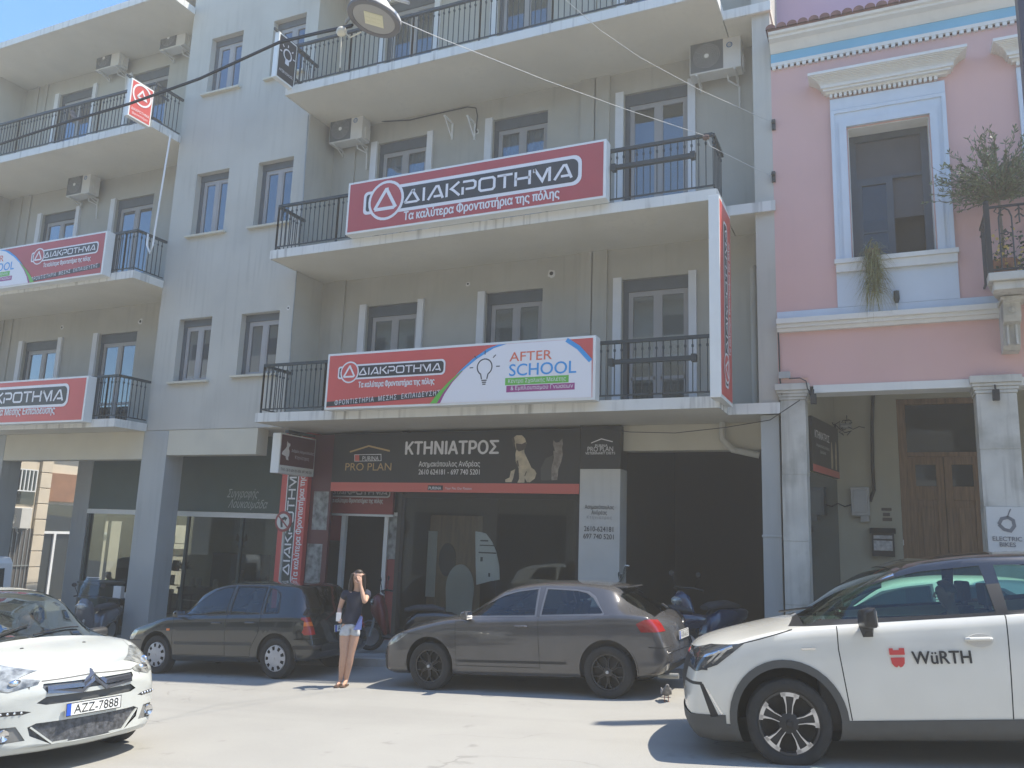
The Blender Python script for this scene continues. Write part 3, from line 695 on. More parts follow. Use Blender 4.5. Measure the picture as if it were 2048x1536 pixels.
# big red sign on the middle balcony
a, b = onY(690, 470, YS), onY(1213, 277, YS)
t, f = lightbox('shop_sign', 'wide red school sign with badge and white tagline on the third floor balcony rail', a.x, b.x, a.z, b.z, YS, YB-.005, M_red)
u0, v0 = upx(728, 405, a.x, a.z); u1, v1 = upx(1164, 340, a.x, a.z)
logo(f, t, u0, (v0+v1)/2-.01, u1-u0, M_red, 'Τα καλύτερα Φροντιστήρια της πόλης', .235, -.47)
# sign with the after school half
def afterschool(name, label, x0, x1, z0, z1, mirror=False):
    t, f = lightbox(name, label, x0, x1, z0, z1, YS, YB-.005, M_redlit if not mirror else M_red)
    W, H = x1-x0, z1-z0; m = .055
    def X(u): return u*W
    def V(v): return v*H
    # boundary curve of the white half (u grows to the right; mirrored for the left wing)
    cur = [(.455,.04),(.475,.2),(.505,.38),(.545,.56),(.595,.74),(.655,.9),(.70,.955)]
    mx = (lambda u: 1-u) if mirror else (lambda u: u)
    right = [(.915,.955),(.955,.8),(.988,.62)]
    pts = [(mx(u)*W, v*H) for u, v in cur]+[(mx(u)*W, v*H) for u, v in right]+[(mx(.99)*W, .04*H)]
    mb = MB(); f.poly(mb, pts if not mirror else pts[::-1], .004); build('white_field', mb, M_sw, t)
    def band(seg, w0, w1, mt, nm, h):
        mb = MB(); n = len(seg)
        L = [(mx(u)*W, v*H) for u, v in seg]; Rr = [(mx(u+w0+(w1-w0)*i/(n-1))*W, v*H) for i, (u, v) in enumerate(seg)]
        mb.add([f.p(*p, h) for p in L+Rr], [(i, i+1, n+i+1, n+i) for i in range(n-1)]); build(nm, mb, mt, t)
    band(cur[2:], -.004, -.028, M_sblue, 'blue_swoosh', .006); band(cur[:4], -.026, -.004, M_sgreen, 'green_swoosh', .007); band(cur[:4], .012, .002, M_spurp, 'purple_swoosh', .008)
    band(right, -.0, -.0001, M_sblue, 'blue_swoosh', .006) if False else None
    mb = MB(); vs, fs = stroke([(mx(.905)*W, .955*H),(mx(.945)*W,.82*H),(mx(.985)*W,.6*H)], .075); f.flat(mb, vs, fs, h=.007); build('blue_swoosh', mb, M_sblue, t)
    lx = .05*W if not mirror else .53*W; bx = (lambda u: u*W) if not mirror else (lambda u: (u-.52)*W)
    logo(f, t, lx, .645*H, .43*W, M_redlit if not mirror else M_red, 'Τα καλύτερα Φροντιστήρια της πόλης', .15, -.305)
    mb = MB(); f.poly(mb, [(bx(.01),.055*H),(bx(.462),.155*H),(bx(.476),.25*H),(bx(.01),.14*H)] if not mirror else [(.53*W,.05*H),(.985*W,.16*H),(.985*W,.26*H),(.53*W,.15*H)], .0045); build('black_band', mb, M_sb, t)
    mb = MB(); vs, fs = text('ΦΡΟΝΤΙΣΤΗΡΙΑ  ΜΕΣΗΣ  ΕΚΠΑΙΔΕΥΣΗΣ', .13, space=1.25, width=.42*W)
    s = .225; cxx = .255*W if not mirror else .76*W; mb.add([f.p(v[0]+cxx, v[1]+.115*H+v[0]*s*.21+.012, .006+v[2]) for v in vs], fs); build('band_lettering', mb, M_sw, t)
    mb = MB(); c = (bx(.625), .6*H); r = .085*H*1.55
    vs, fs = stroke([(c[0]+r*math.cos(R(q)), c[1]+r*math.sin(R(q))) for q in range(-60, 241, 12)], .022); f.flat(mb, vs, fs, h=.006)
    for sx in (-1, 1):
        vs, fs = stroke([(c[0]+sx*r*.5, c[1]-r*.86), (c[0]+sx*r*.36, c[1]-r*1.5)], .022); f.flat(mb, vs, fs, h=.0061)
    for k in range(3): f.rect(mb, c[0]-r*.36+.01*k, c[1]-r*(1.72+.24*k), c[0]+r*.36-.01*k, c[1]-r*(1.58+.24*k), .006)
    for q in (0, 45, 90, 135, 180): vs, fs = stroke([(c[0]+r*1.55*math.cos(R(q)), c[1]+r*1.55*math.sin(R(q))), (c[0]+r*2.05*math.cos(R(q)), c[1]+r*2.05*math.sin(R(q)))], .018); f.flat(mb, vs, fs, h=.006)
    build('bulb_drawing', mb, M_sb, t)
    mb = MB(); f.text(mb, 'AFTER', .235, bx(.785), .665*H, .006, width=.145*W, bold=.006); build('lettering', mb, M_sorange, t)
    mb = MB(); f.text(mb, 'SCHOOL', .30, bx(.825), .43*H, .006, width=.225*W, bold=.012); build('lettering', mb, M_sblue, t)
    for (p0, q0, p1, q1), mt, tx, cx in (((.70,.285,.915,.40), M_sgreen, 'Κέντρα Σχολικής Μελέτης', .808), ((.705,.17,.935,.275), M_spurp, '& Εμπλουτισμού Γνώσεων', .825)):
        mb = MB(); f.rect(mb, bx(p0), q0*H, bx(p1), q1*H, .0055); s2 = build('ribbon', mb, mt, t)
        mb = MB(); f.text(mb, tx, .098, bx(cx), q0*H+.035, .0075, width=(p1-p0-.02)*W); build('ribbon_lettering', mb, M_sw, s2)
    return t
a, b = onY(648, 820, YS), onY(1192, 670, YS)
afterschool('shop_sign', 'red and white after school sign with light bulb drawing on the lowest right balcony', a.x, b.x, a.z, b.z)
c, d = onY(208, 548, YS), onY(215, 461, YS)
afterschool('shop_sign', 'red and white after school sign cut by the left edge on the left wing', d.x-5.5, d.x, c.z, d.z, True)
c, d = onY(165, 843, YS), onY(177, 751, YS)
x1 = d.x; x0 = x1-5.6
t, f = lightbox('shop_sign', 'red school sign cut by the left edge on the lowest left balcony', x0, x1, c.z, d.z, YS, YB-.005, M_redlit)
u1 = onY(138, 790, YS).x-x0; logo(f, t, u1-4.35, .60*(d.z-c.z), 4.35, M_redlit, 'Φροντιστήρια Μέσης Εκπαίδευσης', .24, -.42)
# vertical sign on the end of the balconies, faces right
xv = -2.25; z0, z1 = 3.93, 7.22; ya, yb2 = 12.5, 13.52
t = thing('vertical_sign', 'tall narrow red school sign standing on the right end of the balconies', 'sign', (xv-.1, 13, z0))
mb = MB(); mb.box(xv-.17, xv, ya, yb2, z0, z1); build('light_box', mb, M_signframe, t, bevel=.01)
mb = MB(); mb.box(xv, xv+.004, ya+.04, yb2-.04, z0+.06, z1-.06); build('face_panel', mb, M_redlit, t)
f = Face((xv+.006, yb2, z0), (0,0,1), (0,-1,0), (1,0,0))
logo(f, t, .22, .56, 2.75, M_redlit, 'Τα καλύτερα Φροντιστήρια της πόλης', .16, -.34)
# two signs hanging off balcony corners (faces right)
def hanging(label, X, y0, y1, z0, z1, red):
    t = thing('hanging_sign', label, 'sign', (X, y1, z0))
    mb = MB(); mb.box(X-.12, X, y0, y1, z0, z1); build('light_box', mb, M_signframe, t, bevel=.01)
    mb = MB(); mb.box(X, X+.004, y0+.035, y1-.035, z0+.04, z1-.04); build('face_panel', mb, M_redlit if red else M_sb, t)
    f = Face((X+.006, y0, z0), (0,1,0), (0,0,1), (1,0,0)); W, H = y1-y0, z1-z0; mb = MB()
    if red:
        circ_ring(f, mb, W*.5, H*.68, W*.36, W*.43, .004); vs, fs = stroke([(W*.3,H*.6),(W*.5,H*.8),(W*.7,H*.6),(W*.3,H*.6)], .04); f.flat(mb, vs, fs, h=.005); f.text(mb, 'ΔΙΑΚΡΟΤΗΜΑ', .09, W*.5, H*.2, .005, width=W*.8); f.text(mb, 'Φροντιστήρια', .07, W*.5, H*.1, .005, width=W*.7)
    else:
        c = (W*.5, H*.62); r = W*.2
        vs, fs = stroke([(c[0]+r*math.cos(R(q)), c[1]+r*math.sin(R(q))) for q in range(-60, 241, 15)], .035); f.flat(mb, vs, fs, h=.004)
        f.rect(mb, c[0]-r*.5, c[1]-r*1.9, c[0]+r*.5, c[1]-r*.8, .005)
        for q in (0, 45, 90, 135, 180): vs, fs = stroke([(c[0]+r*1.5*math.cos(R(q)), c[1]+r*1.5*math.sin(R(q))), (c[0]+r*2*math.cos(R(q)), c[1]+r*2*math.sin(R(q)))], .03); f.flat(mb, vs, fs, h=.004)
        f.text(mb, 'AFTER SCHOOL', .09, W*.5, H*.18, .004, width=W*.75)
    build('lettering', mb, M_sw, t)
    mb = MB(); mb.box(X-.08, X-.04, y0-.1, y1+.5, z1+.0, z1+.05); mb.box(X-.08, X-.04, y1-.02, y1+.35, z0+.3, z0+.34); build('bracket', mb, M_iron, t)
hanging('small red sign hanging off the upper left balcony corner', -15.72, 12.22, 12.86, 11.05, 12.0, True)
hanging('small black light bulb sign hanging off the top right balcony', -11.5, 12.35, 12.95, 11.2, 12.25, False)
# ------------------------------------------------------------ vet signs
M_sgrey = mat('sign_grey', (.56,.55,.51), .45, vary=.04, scale=2, streak=.08); M_gold = mat('sign_gold', (.50,.33,.14), .4); M_coral = mat('sign_coral', (.60,.13,.10), .4); M_charcoal = mat('sign_charcoal', (.022,.022,.021), .35, vary=.1)
M_maroon = mat('sign_maroon', (.10,.022,.028), .4); M_dog = mat('print_fawn', (.52,.44,.31), .5, vary=.25, scale=7); M_cat = mat('print_tabby', (.24,.21,.18), .5, vary=.4, scale=14); M_dark = mat('print_shadow', (.08,.06,.05), .5)
YV = 14.58
a, b = onY(661, 982, YV), onY(1161, 857, YV)
t = thing('shop_sign', 'long black veterinary sign with a puppy and a kitten over the shop front', 'sign', ((a.x+b.x)/2, YR, a.z))
mb = MB(); mb.box(a.x, b.x, YV, YR-.005, a.z, b.z); build('panel', mb, M_charcoal, t, bevel=.006)
f = Face((a.x, YV-.002, a.z), (1,0,0), (0,0,1), (0,-1,0)); H = b.z-a.z; W = b.x-a.x
def q(px, py): p = onY(px, py, YV); return (p.x-a.x, p.z-a.z)
mb = MB(); f.rect(mb, .0, .0, W, q(900, 966)[1], .004); build('coral_strip', mb, M_coral, t)
mb = MB(); f.text(mb, 'ΚΤΗΝΙΑΤΡΟΣ', .36, q(901, 908)[0], q(901, 908)[1], .004, bold=.035, width=q(994,900)[0]-q(809,900)[0])
f.text(mb, 'Ασημακόπουλος Ανδρέας', .15, *q(898, 933), .004, bold=.012, width=q(959,930)[0]-q(837,930)[0]); f.text(mb, '2610 624181 - 697 740 5201', .15, *q(898, 949), .004, bold=.012, width=q(959,945)[0]-q(837,945)[0])
vs, fs = text('PURINA', .13, width=.41); f.flat(mb, vs, fs, q(741, 921)[0], q(741, 921)[1], .007); f.text(mb, 'PURINA', .085, q(870,978)[0], .055, .009, bold=.02); f.text(mb, 'Your Pet, Our Passion', .07, q(917,976)[0], .06, .007, width=.6)
build('lettering', mb, M_sw, t)
mb = MB(); f.text(mb, 'PRO PLAN', .23, *q(736, 941), .004, width=q(783,940)[0]-q(691,940)[0])
vs, fs = stroke([q(700, 904), q(738, 892), q(780, 902)], .035); f.flat(mb, vs, fs, h=.004); build('gold_lettering', mb, M_gold, t)
mb = MB(); f.poly(mb, [q(709,923),q(763,922),q(763,908),q(709,909)][::1], .004); build('badge_frame', mb, M_sw, t)
mb = MB(); f.poly(mb, [q(711,922),q(762,921),q(762,909.5),q(711,910)], .0055); build('badge_black', mb, M_charcoal, t)
mb = MB(); f.rect(mb, q(856,978)[0], .04, q(886,978)[0], .14, .007); build('strip_badge', mb, M_charcoal, t)
mb = MB(); f.poly(mb, [q(710,922),q(719,922),q(719,910),q(710,910)], .0065); build('badge_red', mb, M_coral, t)
zq = lambda l: [q(1000+x*.29297, 840+y*.29297) for x, y in l]
mb = MB()
f.poly(mb, zq([(125,150),(165,195),(168,225),(190,270),(215,325),(238,342),(250,365),(238,400),(205,425),(185,425),(160,380),(128,330),(108,280),(106,230)]), .004)
f.poly(mb, zq([(128,320),(172,350),(168,428),(120,428),(132,400)]), .006); f.poly(mb, zq([(75,350),(105,335),(92,395),(80,424),(38,424),(36,408),(66,392)]), .005)
f.poly(mb, zq([(95,120),(112,105),(150,104),(172,125),(182,160),(172,195),(150,205),(110,200),(102,160)]), .0065); build('puppy_print', mb, M_dog, t)
mb = MB(); f.poly(mb, zq([(110,160),(150,165),(178,150),(182,165),(176,190),(160,206),(130,215),(112,200)]), .0075); f.poly(mb, zq([(82,130),(96,112),(104,150),(98,190),(90,165)]), .0078); f.poly(mb, zq([(112,280),(124,275),(132,320),(122,315)]), .0065); f.poly(mb, zq([(180,350),(186,352),(172,385),(168,380)]), .0085); build('puppy_shading', mb, M_dark, t)
mb = MB(); f.poly(mb, zq([(365,212),(425,195),(430,240),(418,290),(400,335),(392,410),(352,412),(352,330),(368,260)]), .005); f.poly(mb, zq([(362,165),(366,138),(382,155),(404,152),(427,126),(430,165),(424,195),(405,212),(375,208)]), .006); build('kitten_print', mb, M_cat, t)
mb = MB(); f.poly(mb, zq([(278,330),(312,262),(362,240),(352,405),(330,412),(280,412)]), .004); build('kitten_shading', mb, mat('print_grey', (.075,.07,.065), .5), t)
# pillar panel
a2, b2 = onY(1160, 1172, YV), onY(1242, 853, YV); mid = onY(1200, 938, YV).z
t = thing('pillar_sign', 'pale grey pillar panel with black top and the phone numbers of the vet', 'sign', ((a2.x+b2.x)/2, YR, 0))
x0, x1 = a.x+W+.012, b2.x
mb = MB(); mb.box(x0, x1, YV-.01, YR+.25, G(-5)+.13, mid); build('grey_panel', mb, M_sgrey, t, bevel=.006)
mb = MB(); mb.box(x0, x1, YV-.01, YR+.25, mid+.002, b2.z+.02); build('black_panel', mb, M_charcoal, t, bevel=.006)
f2 = Face((x0, YV-.012, 0), (1,0,0), (0,0,1), (0,-1,0)); cx = (x1-x0)/2
zz = lambda py: onY(1200, py, YV).z
mb = MB()
for s, sz, py, w_ in (('Ασημακόπουλος',.1,1018,.56),('Ανδρέας',.1,1029,.3),('2610-624181',.13,1063,.56),('697 740 5201',.13,1078,.58)): f2.text(mb, s, sz, cx, zz(py), .004, bold=.008, width=w_)
build('lettering', mb, mat('sign_dark_grey', (.06,.06,.06), .5), t)
mb = MB(); f2.text(mb, 'Κτηνίατρος', .08, cx, zz(1038), .004, width=.48, space=1.4); build('faint_lettering', mb, mat('sign_mid_grey', (.28,.27,.26), .5), t)
mb = MB(); f2.text(mb, 'PURINA', .07, cx+.02, zz(894), .004, bold=.01); f2.text(mb, 'PRO PLAN', .13, cx, zz(903), .004, width=.5); f2.text(mb, 'VETERINARY DIETS', .065, cx, zz(909), .004, width=.58, bold=.012)
vs, fs = stroke([(cx-.18, zz(886)), (cx+.02, zz(878)), (cx+.24, zz(884))], .02); f2.flat(mb, vs, fs, h=.004); build('white_lettering', mb, M_sw, t)
# projecting vet sign
xp = -11.53; t = thing('projecting_sign', 'small maroon projecting vet sign with white cat below the balcony end', 'sign', (xp, 15, 2.9))
yA, yB_, zA, zB = 13.55, 14.72, 2.86, 3.70
mb = MB(); mb.box(xp-.22, xp, yA, yB_, zA, zB); build('light_box', mb, M_signframe, t, bevel=.012)
mb = MB(); mb.box(xp, xp+.004, yA+.03, yB_-.03, zA+.17, zB-.03); build('face_panel', mb, M_maroon, t)
f = Face((xp+.006, yA, zA), (0,1,0), (0,0,1), (1,0,0))
mb = MB(); W_, H_ = yB_-yA, zB-zA
cp = lambda l: [((x-400)/1120*W_, .19+(1130-y-(x-400)*.09)/800*(H_-.2)) for x, y in l]
f.poly(mb, cp([(450,870),(470,800),(560,690),(585,640),(590,490),(620,530),(690,545),(690,600),(660,640),(655,690),(680,740),(680,850),(655,920),(670,990),(600,985),(570,900),(520,890)]), .004); build('cat_silhouette', mb, M_sw, t)
mb = MB(); f.text(mb, 'Ανδρέας Ασημακόπουλος', .085, W_*.63, H_*.56, .004, width=W_*.64); f.text(mb, 'Κτηνίατρος', .1, W_*.62, H_*.40, .004, width=W_*.4, space=1.2); build('lettering', mb, M_sw, t)
mb = MB(); f.text(mb, 'ΤΗΛ.: 2610 624.181-ΚΙΝ. 697 740 5201', .08, W_*.5, .055, .004, width=W_*.88); build('phone_lettering', mb, M_dark, t)
mb = MB(); mb.box(xp-.16, xp-.06, yA+.3, YR, 3.74, 3.80); mb.box(xp-.14, xp-.1, yA+.4, yA+.44, 3.68, 3.8); build('bracket', mb, M_iron, t)
# small vet sign in the pink arcade
t = thing('shop_sign', 'small black veterinary sign on the side wall behind the first marble column', 'sign', (-1.0, 15.3, 3))
dv_ = Vector((.333, 1.85, 0)).normalized(); nv = Vector((dv_.y, -dv_.x, 0)); o = Vector((-1.17, 14.38, 2.97))+nv*.06
f = Face(o, dv_, (0,0,1), nv); mb = MB(); L = 1.78
p = [f.p(u, v, h) for h in (-.05, 0) for u, v in ((0,0),(L,0),(L,.92),(0,.92))]
mb.add(p, [(0,3,2,1),(4,5,6,7),(0,1,5,4),(1,2,6,5),(2,3,7,6),(3,0,4,7)]); build('panel', mb, M_charcoal, t)
mb = MB(); f.rect(mb, 0, 0, L, .12, .004); build('coral_strip', mb, M_coral, t)
mb = MB(); f.text(mb, 'ΚΤΗΝΙΑΤΡΟΣ', .17, L*.36, .58, .004, bold=.03, width=.95); f.text(mb, 'Ασημακόπουλος Ανδρέας', .07, L*.38, .44, .004); f.text(mb, '2610 624181', .07, L*.38, .34, .004); build('lettering', mb, M_sw, t)
mb = MB(); f.poly(mb, [(1.2,.14),(1.32,.14),(1.35,.3),(1.3,.6),(1.24,.62),(1.2,.4)], .004); f.poly(mb, [(1.5,.14),(1.6,.14),(1.62,.6),(1.55,.66),(1.5,.4)], .004); build('pet_print', mb, M_dog, t)
# ------------------------------------------------------------ school entrance: pillar sign, posters, entrance sign, door
M_red2 = mat('entrance_red', (.27,.045,.045), .5, vary=.06)
xl, xr = onY(547, 1165, YR-.1).x, onY(606, 1165, YR-.1).x; xl2 = -12.34
t = thing('pillar_sign', 'red and black pillar panel with the school name reading upwards', 'sign', (-12, YR, -.8))
mb = MB(); mb.box(xl2, -11.62, YR-.1, YR+.3, G(-12)+.13, 3.84); build('panel', mb, M_redlit, t, bevel=.006)
f = Face((-11.62, YR-.102, 0), (0,0,1), (-1,0,0), (0,-1,0))
mb = MB(); f.rect(mb, G(-12)+.13, .24, 3.84, .56, .004); build('white_edge', mb, M_sw, t)
mb = MB(); f.rect(mb, G(-12)+.13, .265, 3.84, .535, .006); build('black_band', mb, mat('sign_dark_green', (.03,.045,.04), .4), t)
mb = MB(); vs, fs, tot = wordmark(.17); f.flat(mb, [(.72+x*2.45/tot, .40+(y-.5)*.2) for x, y in vs], fs, h=.008); f.text(mb, 'Τα καλύτερα Φροντιστήρια της πόλης', .2, 2.0, .07, .004, bold=.025, width=2.75); build('lettering', mb, M_sw, t)
t = thing('poster_board', 'maroon board with two grey posters beside the school entrance', 'poster', (-11.3, YR, 0))
mb = MB(); mb.box(-11.61, -11.06, YR+.02, YR+.1, G(-11.4)+.13, 3.8); build('board', mb, M_maroon, t)
f = Face((-11.61, YR+.018, 0), (1,0,0), (0,0,1), (0,-1,0))
M_post = mat('printed_poster', (.22,.23,.22), .5, vary=.75, scale=6)
for z0, z1, du in ((1.72, 2.55, .1), (.55, 1.42, .03)): mb = MB(); f.rect(mb, du, z0, du+.4, z1, .004); build('poster', mb, M_post, t)
yE = 15.3
t = thing('entrance_sign', 'red school sign half hidden under the black veterinary sign', 'sign', (-10.3, yE, 2.2))
a3, b3 = onY(655, 1026, yE), onY(793, 960, yE)
mb = MB(); mb.box(a3.x-.3, b3.x, yE-.08, yE, a3.z, 3.3); build('panel', mb, M_red2, t, bevel=.01)
f = Face((a3.x-.3, yE-.082, a3.z), (1,0,0), (0,0,1), (0,-1,0)); logo(f, t, .0, onY(725,984,yE).z-a3.z, b3.x-a3.x+.22, M_red2, 'Τα καλύτερα Φροντιστήρια της πόλης', .13, -.24)
mb = MB(); mb.box(a3.x-.3, b3.x+.01, yE-.09, yE+.0, a3.z-.05, a3.z-.005); build('sign_lip', mb, M_signframe, t)
t = thing('entrance_door', 'dark open school entrance with white frame and red poster panels', 'door', (-10.2, yE, -.6))
zf = G(-10.3)+.14; zt = onY(735, 1031, yE).z
xa, xb = onY(688, 1040, yE).x, onY(774, 1040, yE).x
mb = MB()
for x in (xa, xb): mb.box(x-.05, x+.05, yE-.02, yE+.08, zf, zt)
mb.box(a3.x-.3, xb+.62, yE-.021, yE+.081, zt, zt+.08); build('frame', mb, M_signframe, t)
mb = MB(); mb.box(a3.x-.3, xa-.05, yE+.02, yE+.05, 1.5, zt); build('poster_panel', mb, M_red2, t)
mb = MB(); mb.box(xb+.05, xb+.35, yE+.02, yE+.05, zf, 1.15); build('poster_panel', mb, M_red2, t)
mb = MB(); mb.box(xb+.05, xb+.36, yE+.02, yE+.05, 1.16, zt); build('notice_board', mb, M_post, t)
mb = MB(); mb.box(a3.x-.3, xa-.05, yE+.03, yE+.04, zf, 1.49); build('pane', mb, M_dkglass, t)
mb = MB(); mb.box(xb+.36, -9.27, yE-.1, yE+.1, 1.1, 3.84); build('white_pillar', mb, M_sgrey, t)
mb = MB(); mb.box(xb+.36, -9.27, yE-.1, yE+.1, zf, 1.095); build('red_pillar_base', mb, M_red2, t)
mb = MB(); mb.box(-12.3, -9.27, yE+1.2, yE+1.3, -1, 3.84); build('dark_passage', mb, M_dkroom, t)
# vet shop front
t = thing('vet_shop', 'dark glazed front of the veterinary shop with wooden partition inside', 'shop', (-7.3, YR, -.35))
mb = MB(); zf = G(-7)+.13
for x in (-9.22, -5.36): mb.box(x-.03, x+.03, YR+.06, YR+.12, zf, 2.53)
mb.box(-9.22, -5.36, YR+.061, YR+.119, 2.45, 2.56); mb.box(-9.22, -5.36, YR+.061, YR+.119, zf, zf+.12); build('frame', mb, M_black, t)
mb = MB(); mb.box(-9.22, -5.36, YR+.09, YR+.096, zf, 2.5); build('pane', mb, glassmat('shop_glass', (.80,.82,.80), .8), t)
yI = YR+.7; M_ply = mat('plywood_partition', (.26,.17,.10), .6, vary=.2, scale=3, stretch=(5,5,.6))
X = lambda px: onY(px, 1100, yI).x; Z = lambda py: onY(950, py, yI).z
mb = MB(); mb.box(X(858), X(962), yI, yI+.03, zf, Z(1032)); build('wooden_partition', mb, M_ply, t)
mb = MB(); mb.xz(disc(X(896), Z(1122), .2, 24, .34), yI-.02, yI-.004); build('dark_opening', mb, M_dkroom, t)
mb = MB(); c0 = X(924), Z(1190); mb.xz([(c0[0]-.28, c0[1]-.55), (c0[0]+.28, c0[1]-.4)]+[(c0[0]+.33*math.cos(R(q_)), c0[1]+.1+.5*math.sin(R(q_))) for q_ in range(0, 181, 15)], yI-.03, yI-.008); build('white_shelf_panel', mb, M_sgrey, t)
mb = MB(); mb.box(X(856), X(874), yI-.02, yI-.004, Z(1200), Z(1065)); build('pale_strip', mb, M_sgrey, t)
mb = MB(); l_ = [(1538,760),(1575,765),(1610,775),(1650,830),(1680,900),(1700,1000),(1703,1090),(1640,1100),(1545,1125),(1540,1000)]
P_ = [onY(500+x*.293, 840+y*.293, YR+.2) for x, y in l_]; mb.xz([(p.x, p.z) for p in P_], YR+.2, YR+.215); build('van_reflection_panel', mb, M_white, t)  # flat panel in the shape of a white van's reflection in the glass
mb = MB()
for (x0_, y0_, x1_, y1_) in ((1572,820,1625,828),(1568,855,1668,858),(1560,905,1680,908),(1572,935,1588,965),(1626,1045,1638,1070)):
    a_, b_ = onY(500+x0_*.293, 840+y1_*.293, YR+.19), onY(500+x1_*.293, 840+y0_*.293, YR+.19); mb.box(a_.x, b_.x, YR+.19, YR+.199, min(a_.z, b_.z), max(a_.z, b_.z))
build('reflection_marks', mb, M_black, t)  # dark details of that reflection, laid on as bars
# the panel and marks above stand in for a mirrored white van
# ------------------------------------------------------------ cafe
M_cgreen = mat('cafe_green_fascia', (.055,.085,.075), .6, vary=.08, scale=2); M_cwall = mat('cafe_wall', (.74,.72,.60), .8, vary=.06)
yC = 15.2
CF_ = thing('cafe', 'dark green cafe front with glazing and counter behind the grey column', 'cafe', (-16, yC, -1))
mb = MB(); mb.box(-19.1, -12.35, yC, yC+.1, 2.06, 3.85); build('fascia', mb, M_cgreen, CF_)
mb = MB(); mb.box(-19.1, -12.35, yC-.03, yC+.12, 1.93, 2.05); build('awning_bar', mb, M_signframe, CF_)
mb = MB(); f = Face((-19.1, yC-.002, 2.06), (1,0,0), (0,0,1), (0,-1,0))
for s, px, py, w_ in (('Συγγραφής', 484, 995, .95), ('Λουκουμάδα', 494, 1016, 1.2)):
    p = onY(px, py, yC); f.text(mb, s, .27, p.x+19.1, p.z-2.06, .004, shear=.45, width=w_)
build('lettering', mb, mat('faded_script', (.40,.44,.41), .6), CF_)
zf = -1.15
mb = MB()
for x in (-19.05, -17.3, -15.6, -13.9, -12.45): mb.box(x-.035, x+.035, yC+.02, yC+.09, zf, 1.93)
mb.box(-19.1, -12.4, yC+.021, yC+.089, zf, zf+.35); build('frame', mb, mat('cafe_dark_green', (.03,.05,.045), .5), CF_)
mb = MB(); mb.box(-19.05, -12.45, yC+.05, yC+.056, zf+.35, 1.93); build('pane', mb, glassmat('cafe_glass', (.62,.65,.62), 1.1), CF_)
mb = MB(); wall_sheet(mb, -19.6, -12.4, -1.4, 3.9, 17.9, [(-19.3,-18.35,-.4,1.7)], .1); build('back_wall', mb, M_cwall, CF_)
mb = MB()
for y0_, y1_, z0_, z1_ in ((15.25,15.95,-1.3,3.9),(16.75,17.95,-1.3,3.9),(15.95,16.75,-1.3,-.1),(15.95,16.75,1.75,3.9)): mb.box(-19.64,-19.6,y0_,y1_,z0_,z1_)
mb.box(-19.66,-19.58,16.33,16.37,-.1,1.75); build('side_wall', mb, mat('cafe_dark_green', (.03,.05,.045), .5), CF_)
mb = MB(); mb.box(-12.47,-12.46,yC+.2,20.5,-1.3,3.9); build('side_wall', mb, M_cwall, CF_)
mb = MB(); mb.box(-16.6, -13.6, 16.1, 16.6, -1.2, .12); mb.box(-16.6, -13.6, 16.05, 16.65, .12, .17); build('counter', mb, mat('counter_dark', (.06,.065,.05), .6, vary=.3, scale=4), CF_)
mb = MB(); vs = [(-13.3+.85*math.cos(R(q_)), .5+1.1*math.sin(R(q_))) for q_ in range(0, 181, 12)]; vi = [(-13.3+.6*math.cos(R(q_)), .5+.85*math.sin(R(q_))) for q_ in range(180, -1, -12)]
n = len(vs); mb.add([(x+.3, 17.8, z) for x, z in vs]+[(x+.3, 17.8, z) for x, z in vi[::-1]], [(i, i+1, n+i+1, n+i) for i in range(n-1)]); mb.box(-13.85,-13.6,17.8,17.9,-1.2,.5); build('arch', mb, M_white, CF_)
mb = MB(); mb.box(-16.9,-15.2,17.5,17.88,-1.2,1.0); build('shelf', mb, mat('teal_shelf', (.06,.10,.11), .6, vary=.2), CF_)
mb = MB()
for i, x in enumerate((-16.7,-16.45,-15.9,-15.3,-14.7,-14.4)): mb.lathe([(.0,.17),(.07,.17),(.06,.38),(.0,.4)],(x+.3,16.35,0),'z',10)
build('jars', mb, M_sgrey, CF_, smooth=True)
random.seed(9); mb = MB(); m2 = MB()
for k in range(34):
    x = random.uniform(-19.2, -18.4); z = random.choice((-.35,.05,.45,.85,1.2)); h_ = random.uniform(.1,.28); (mb if k % 2 else m2).box(x, x+random.uniform(.06,.16), 17.7, 17.8, z, z+h_)
for z in (-.37,.03,.43,.83,1.18): m2.box(-19.3,-18.3,17.68,17.85,z,z+.018)
build('goods', mb, mat('goods_red', (.4,.12,.08), .6, vary=.5, scale=9), CF_); build('goods', m2, mat('goods_dark', (.12,.13,.11), .6, vary=.5, scale=9), CF_)
for x, y in ((-17.9,15.9),(-17.2,16.3),(-15.0,15.75),(-14.2,15.8)):
    mb = MB(); g = -1.0; mb.box(x-.2,x+.2,y-.2,y+.2,g+.44,g+.48); mb.box(x-.2,x+.2,y+.17,y+.2,g+.48,g+.95)
    for a in (-.18,.18):
        for b in (-.18,.18): mb.box(x+a-.015,x+a+.015,y+b-.015,y+b+.015,g-.1,g+.44)
    build('chair', mb, M_wood, CF_)
p = onY(483, 1080, 17.85); mb = MB()
for sg in (-1, 1): mb.xz([(p.x+sg*.0, p.z-.05), (p.x+sg*.16, p.z+.16), (p.x+sg*.2, p.z+.0), (p.x+sg*.06, p.z-.08), (p.x+sg*.13, p.z-.2), (p.x+sg*.03, p.z-.2)], 17.84, 17.86)
build('butterfly_decal', mb, M_gold, CF_)
mb = MB()
for k in range(4): mb.box(-16.5, -13.7, 16.04, 16.05, -.15-.24*k, -.13-.24*k)
build('counter_slats', mb, M_sgrey, CF_)
p = onY(360, 1128, 16.2); mb = MB(); random.seed(3)
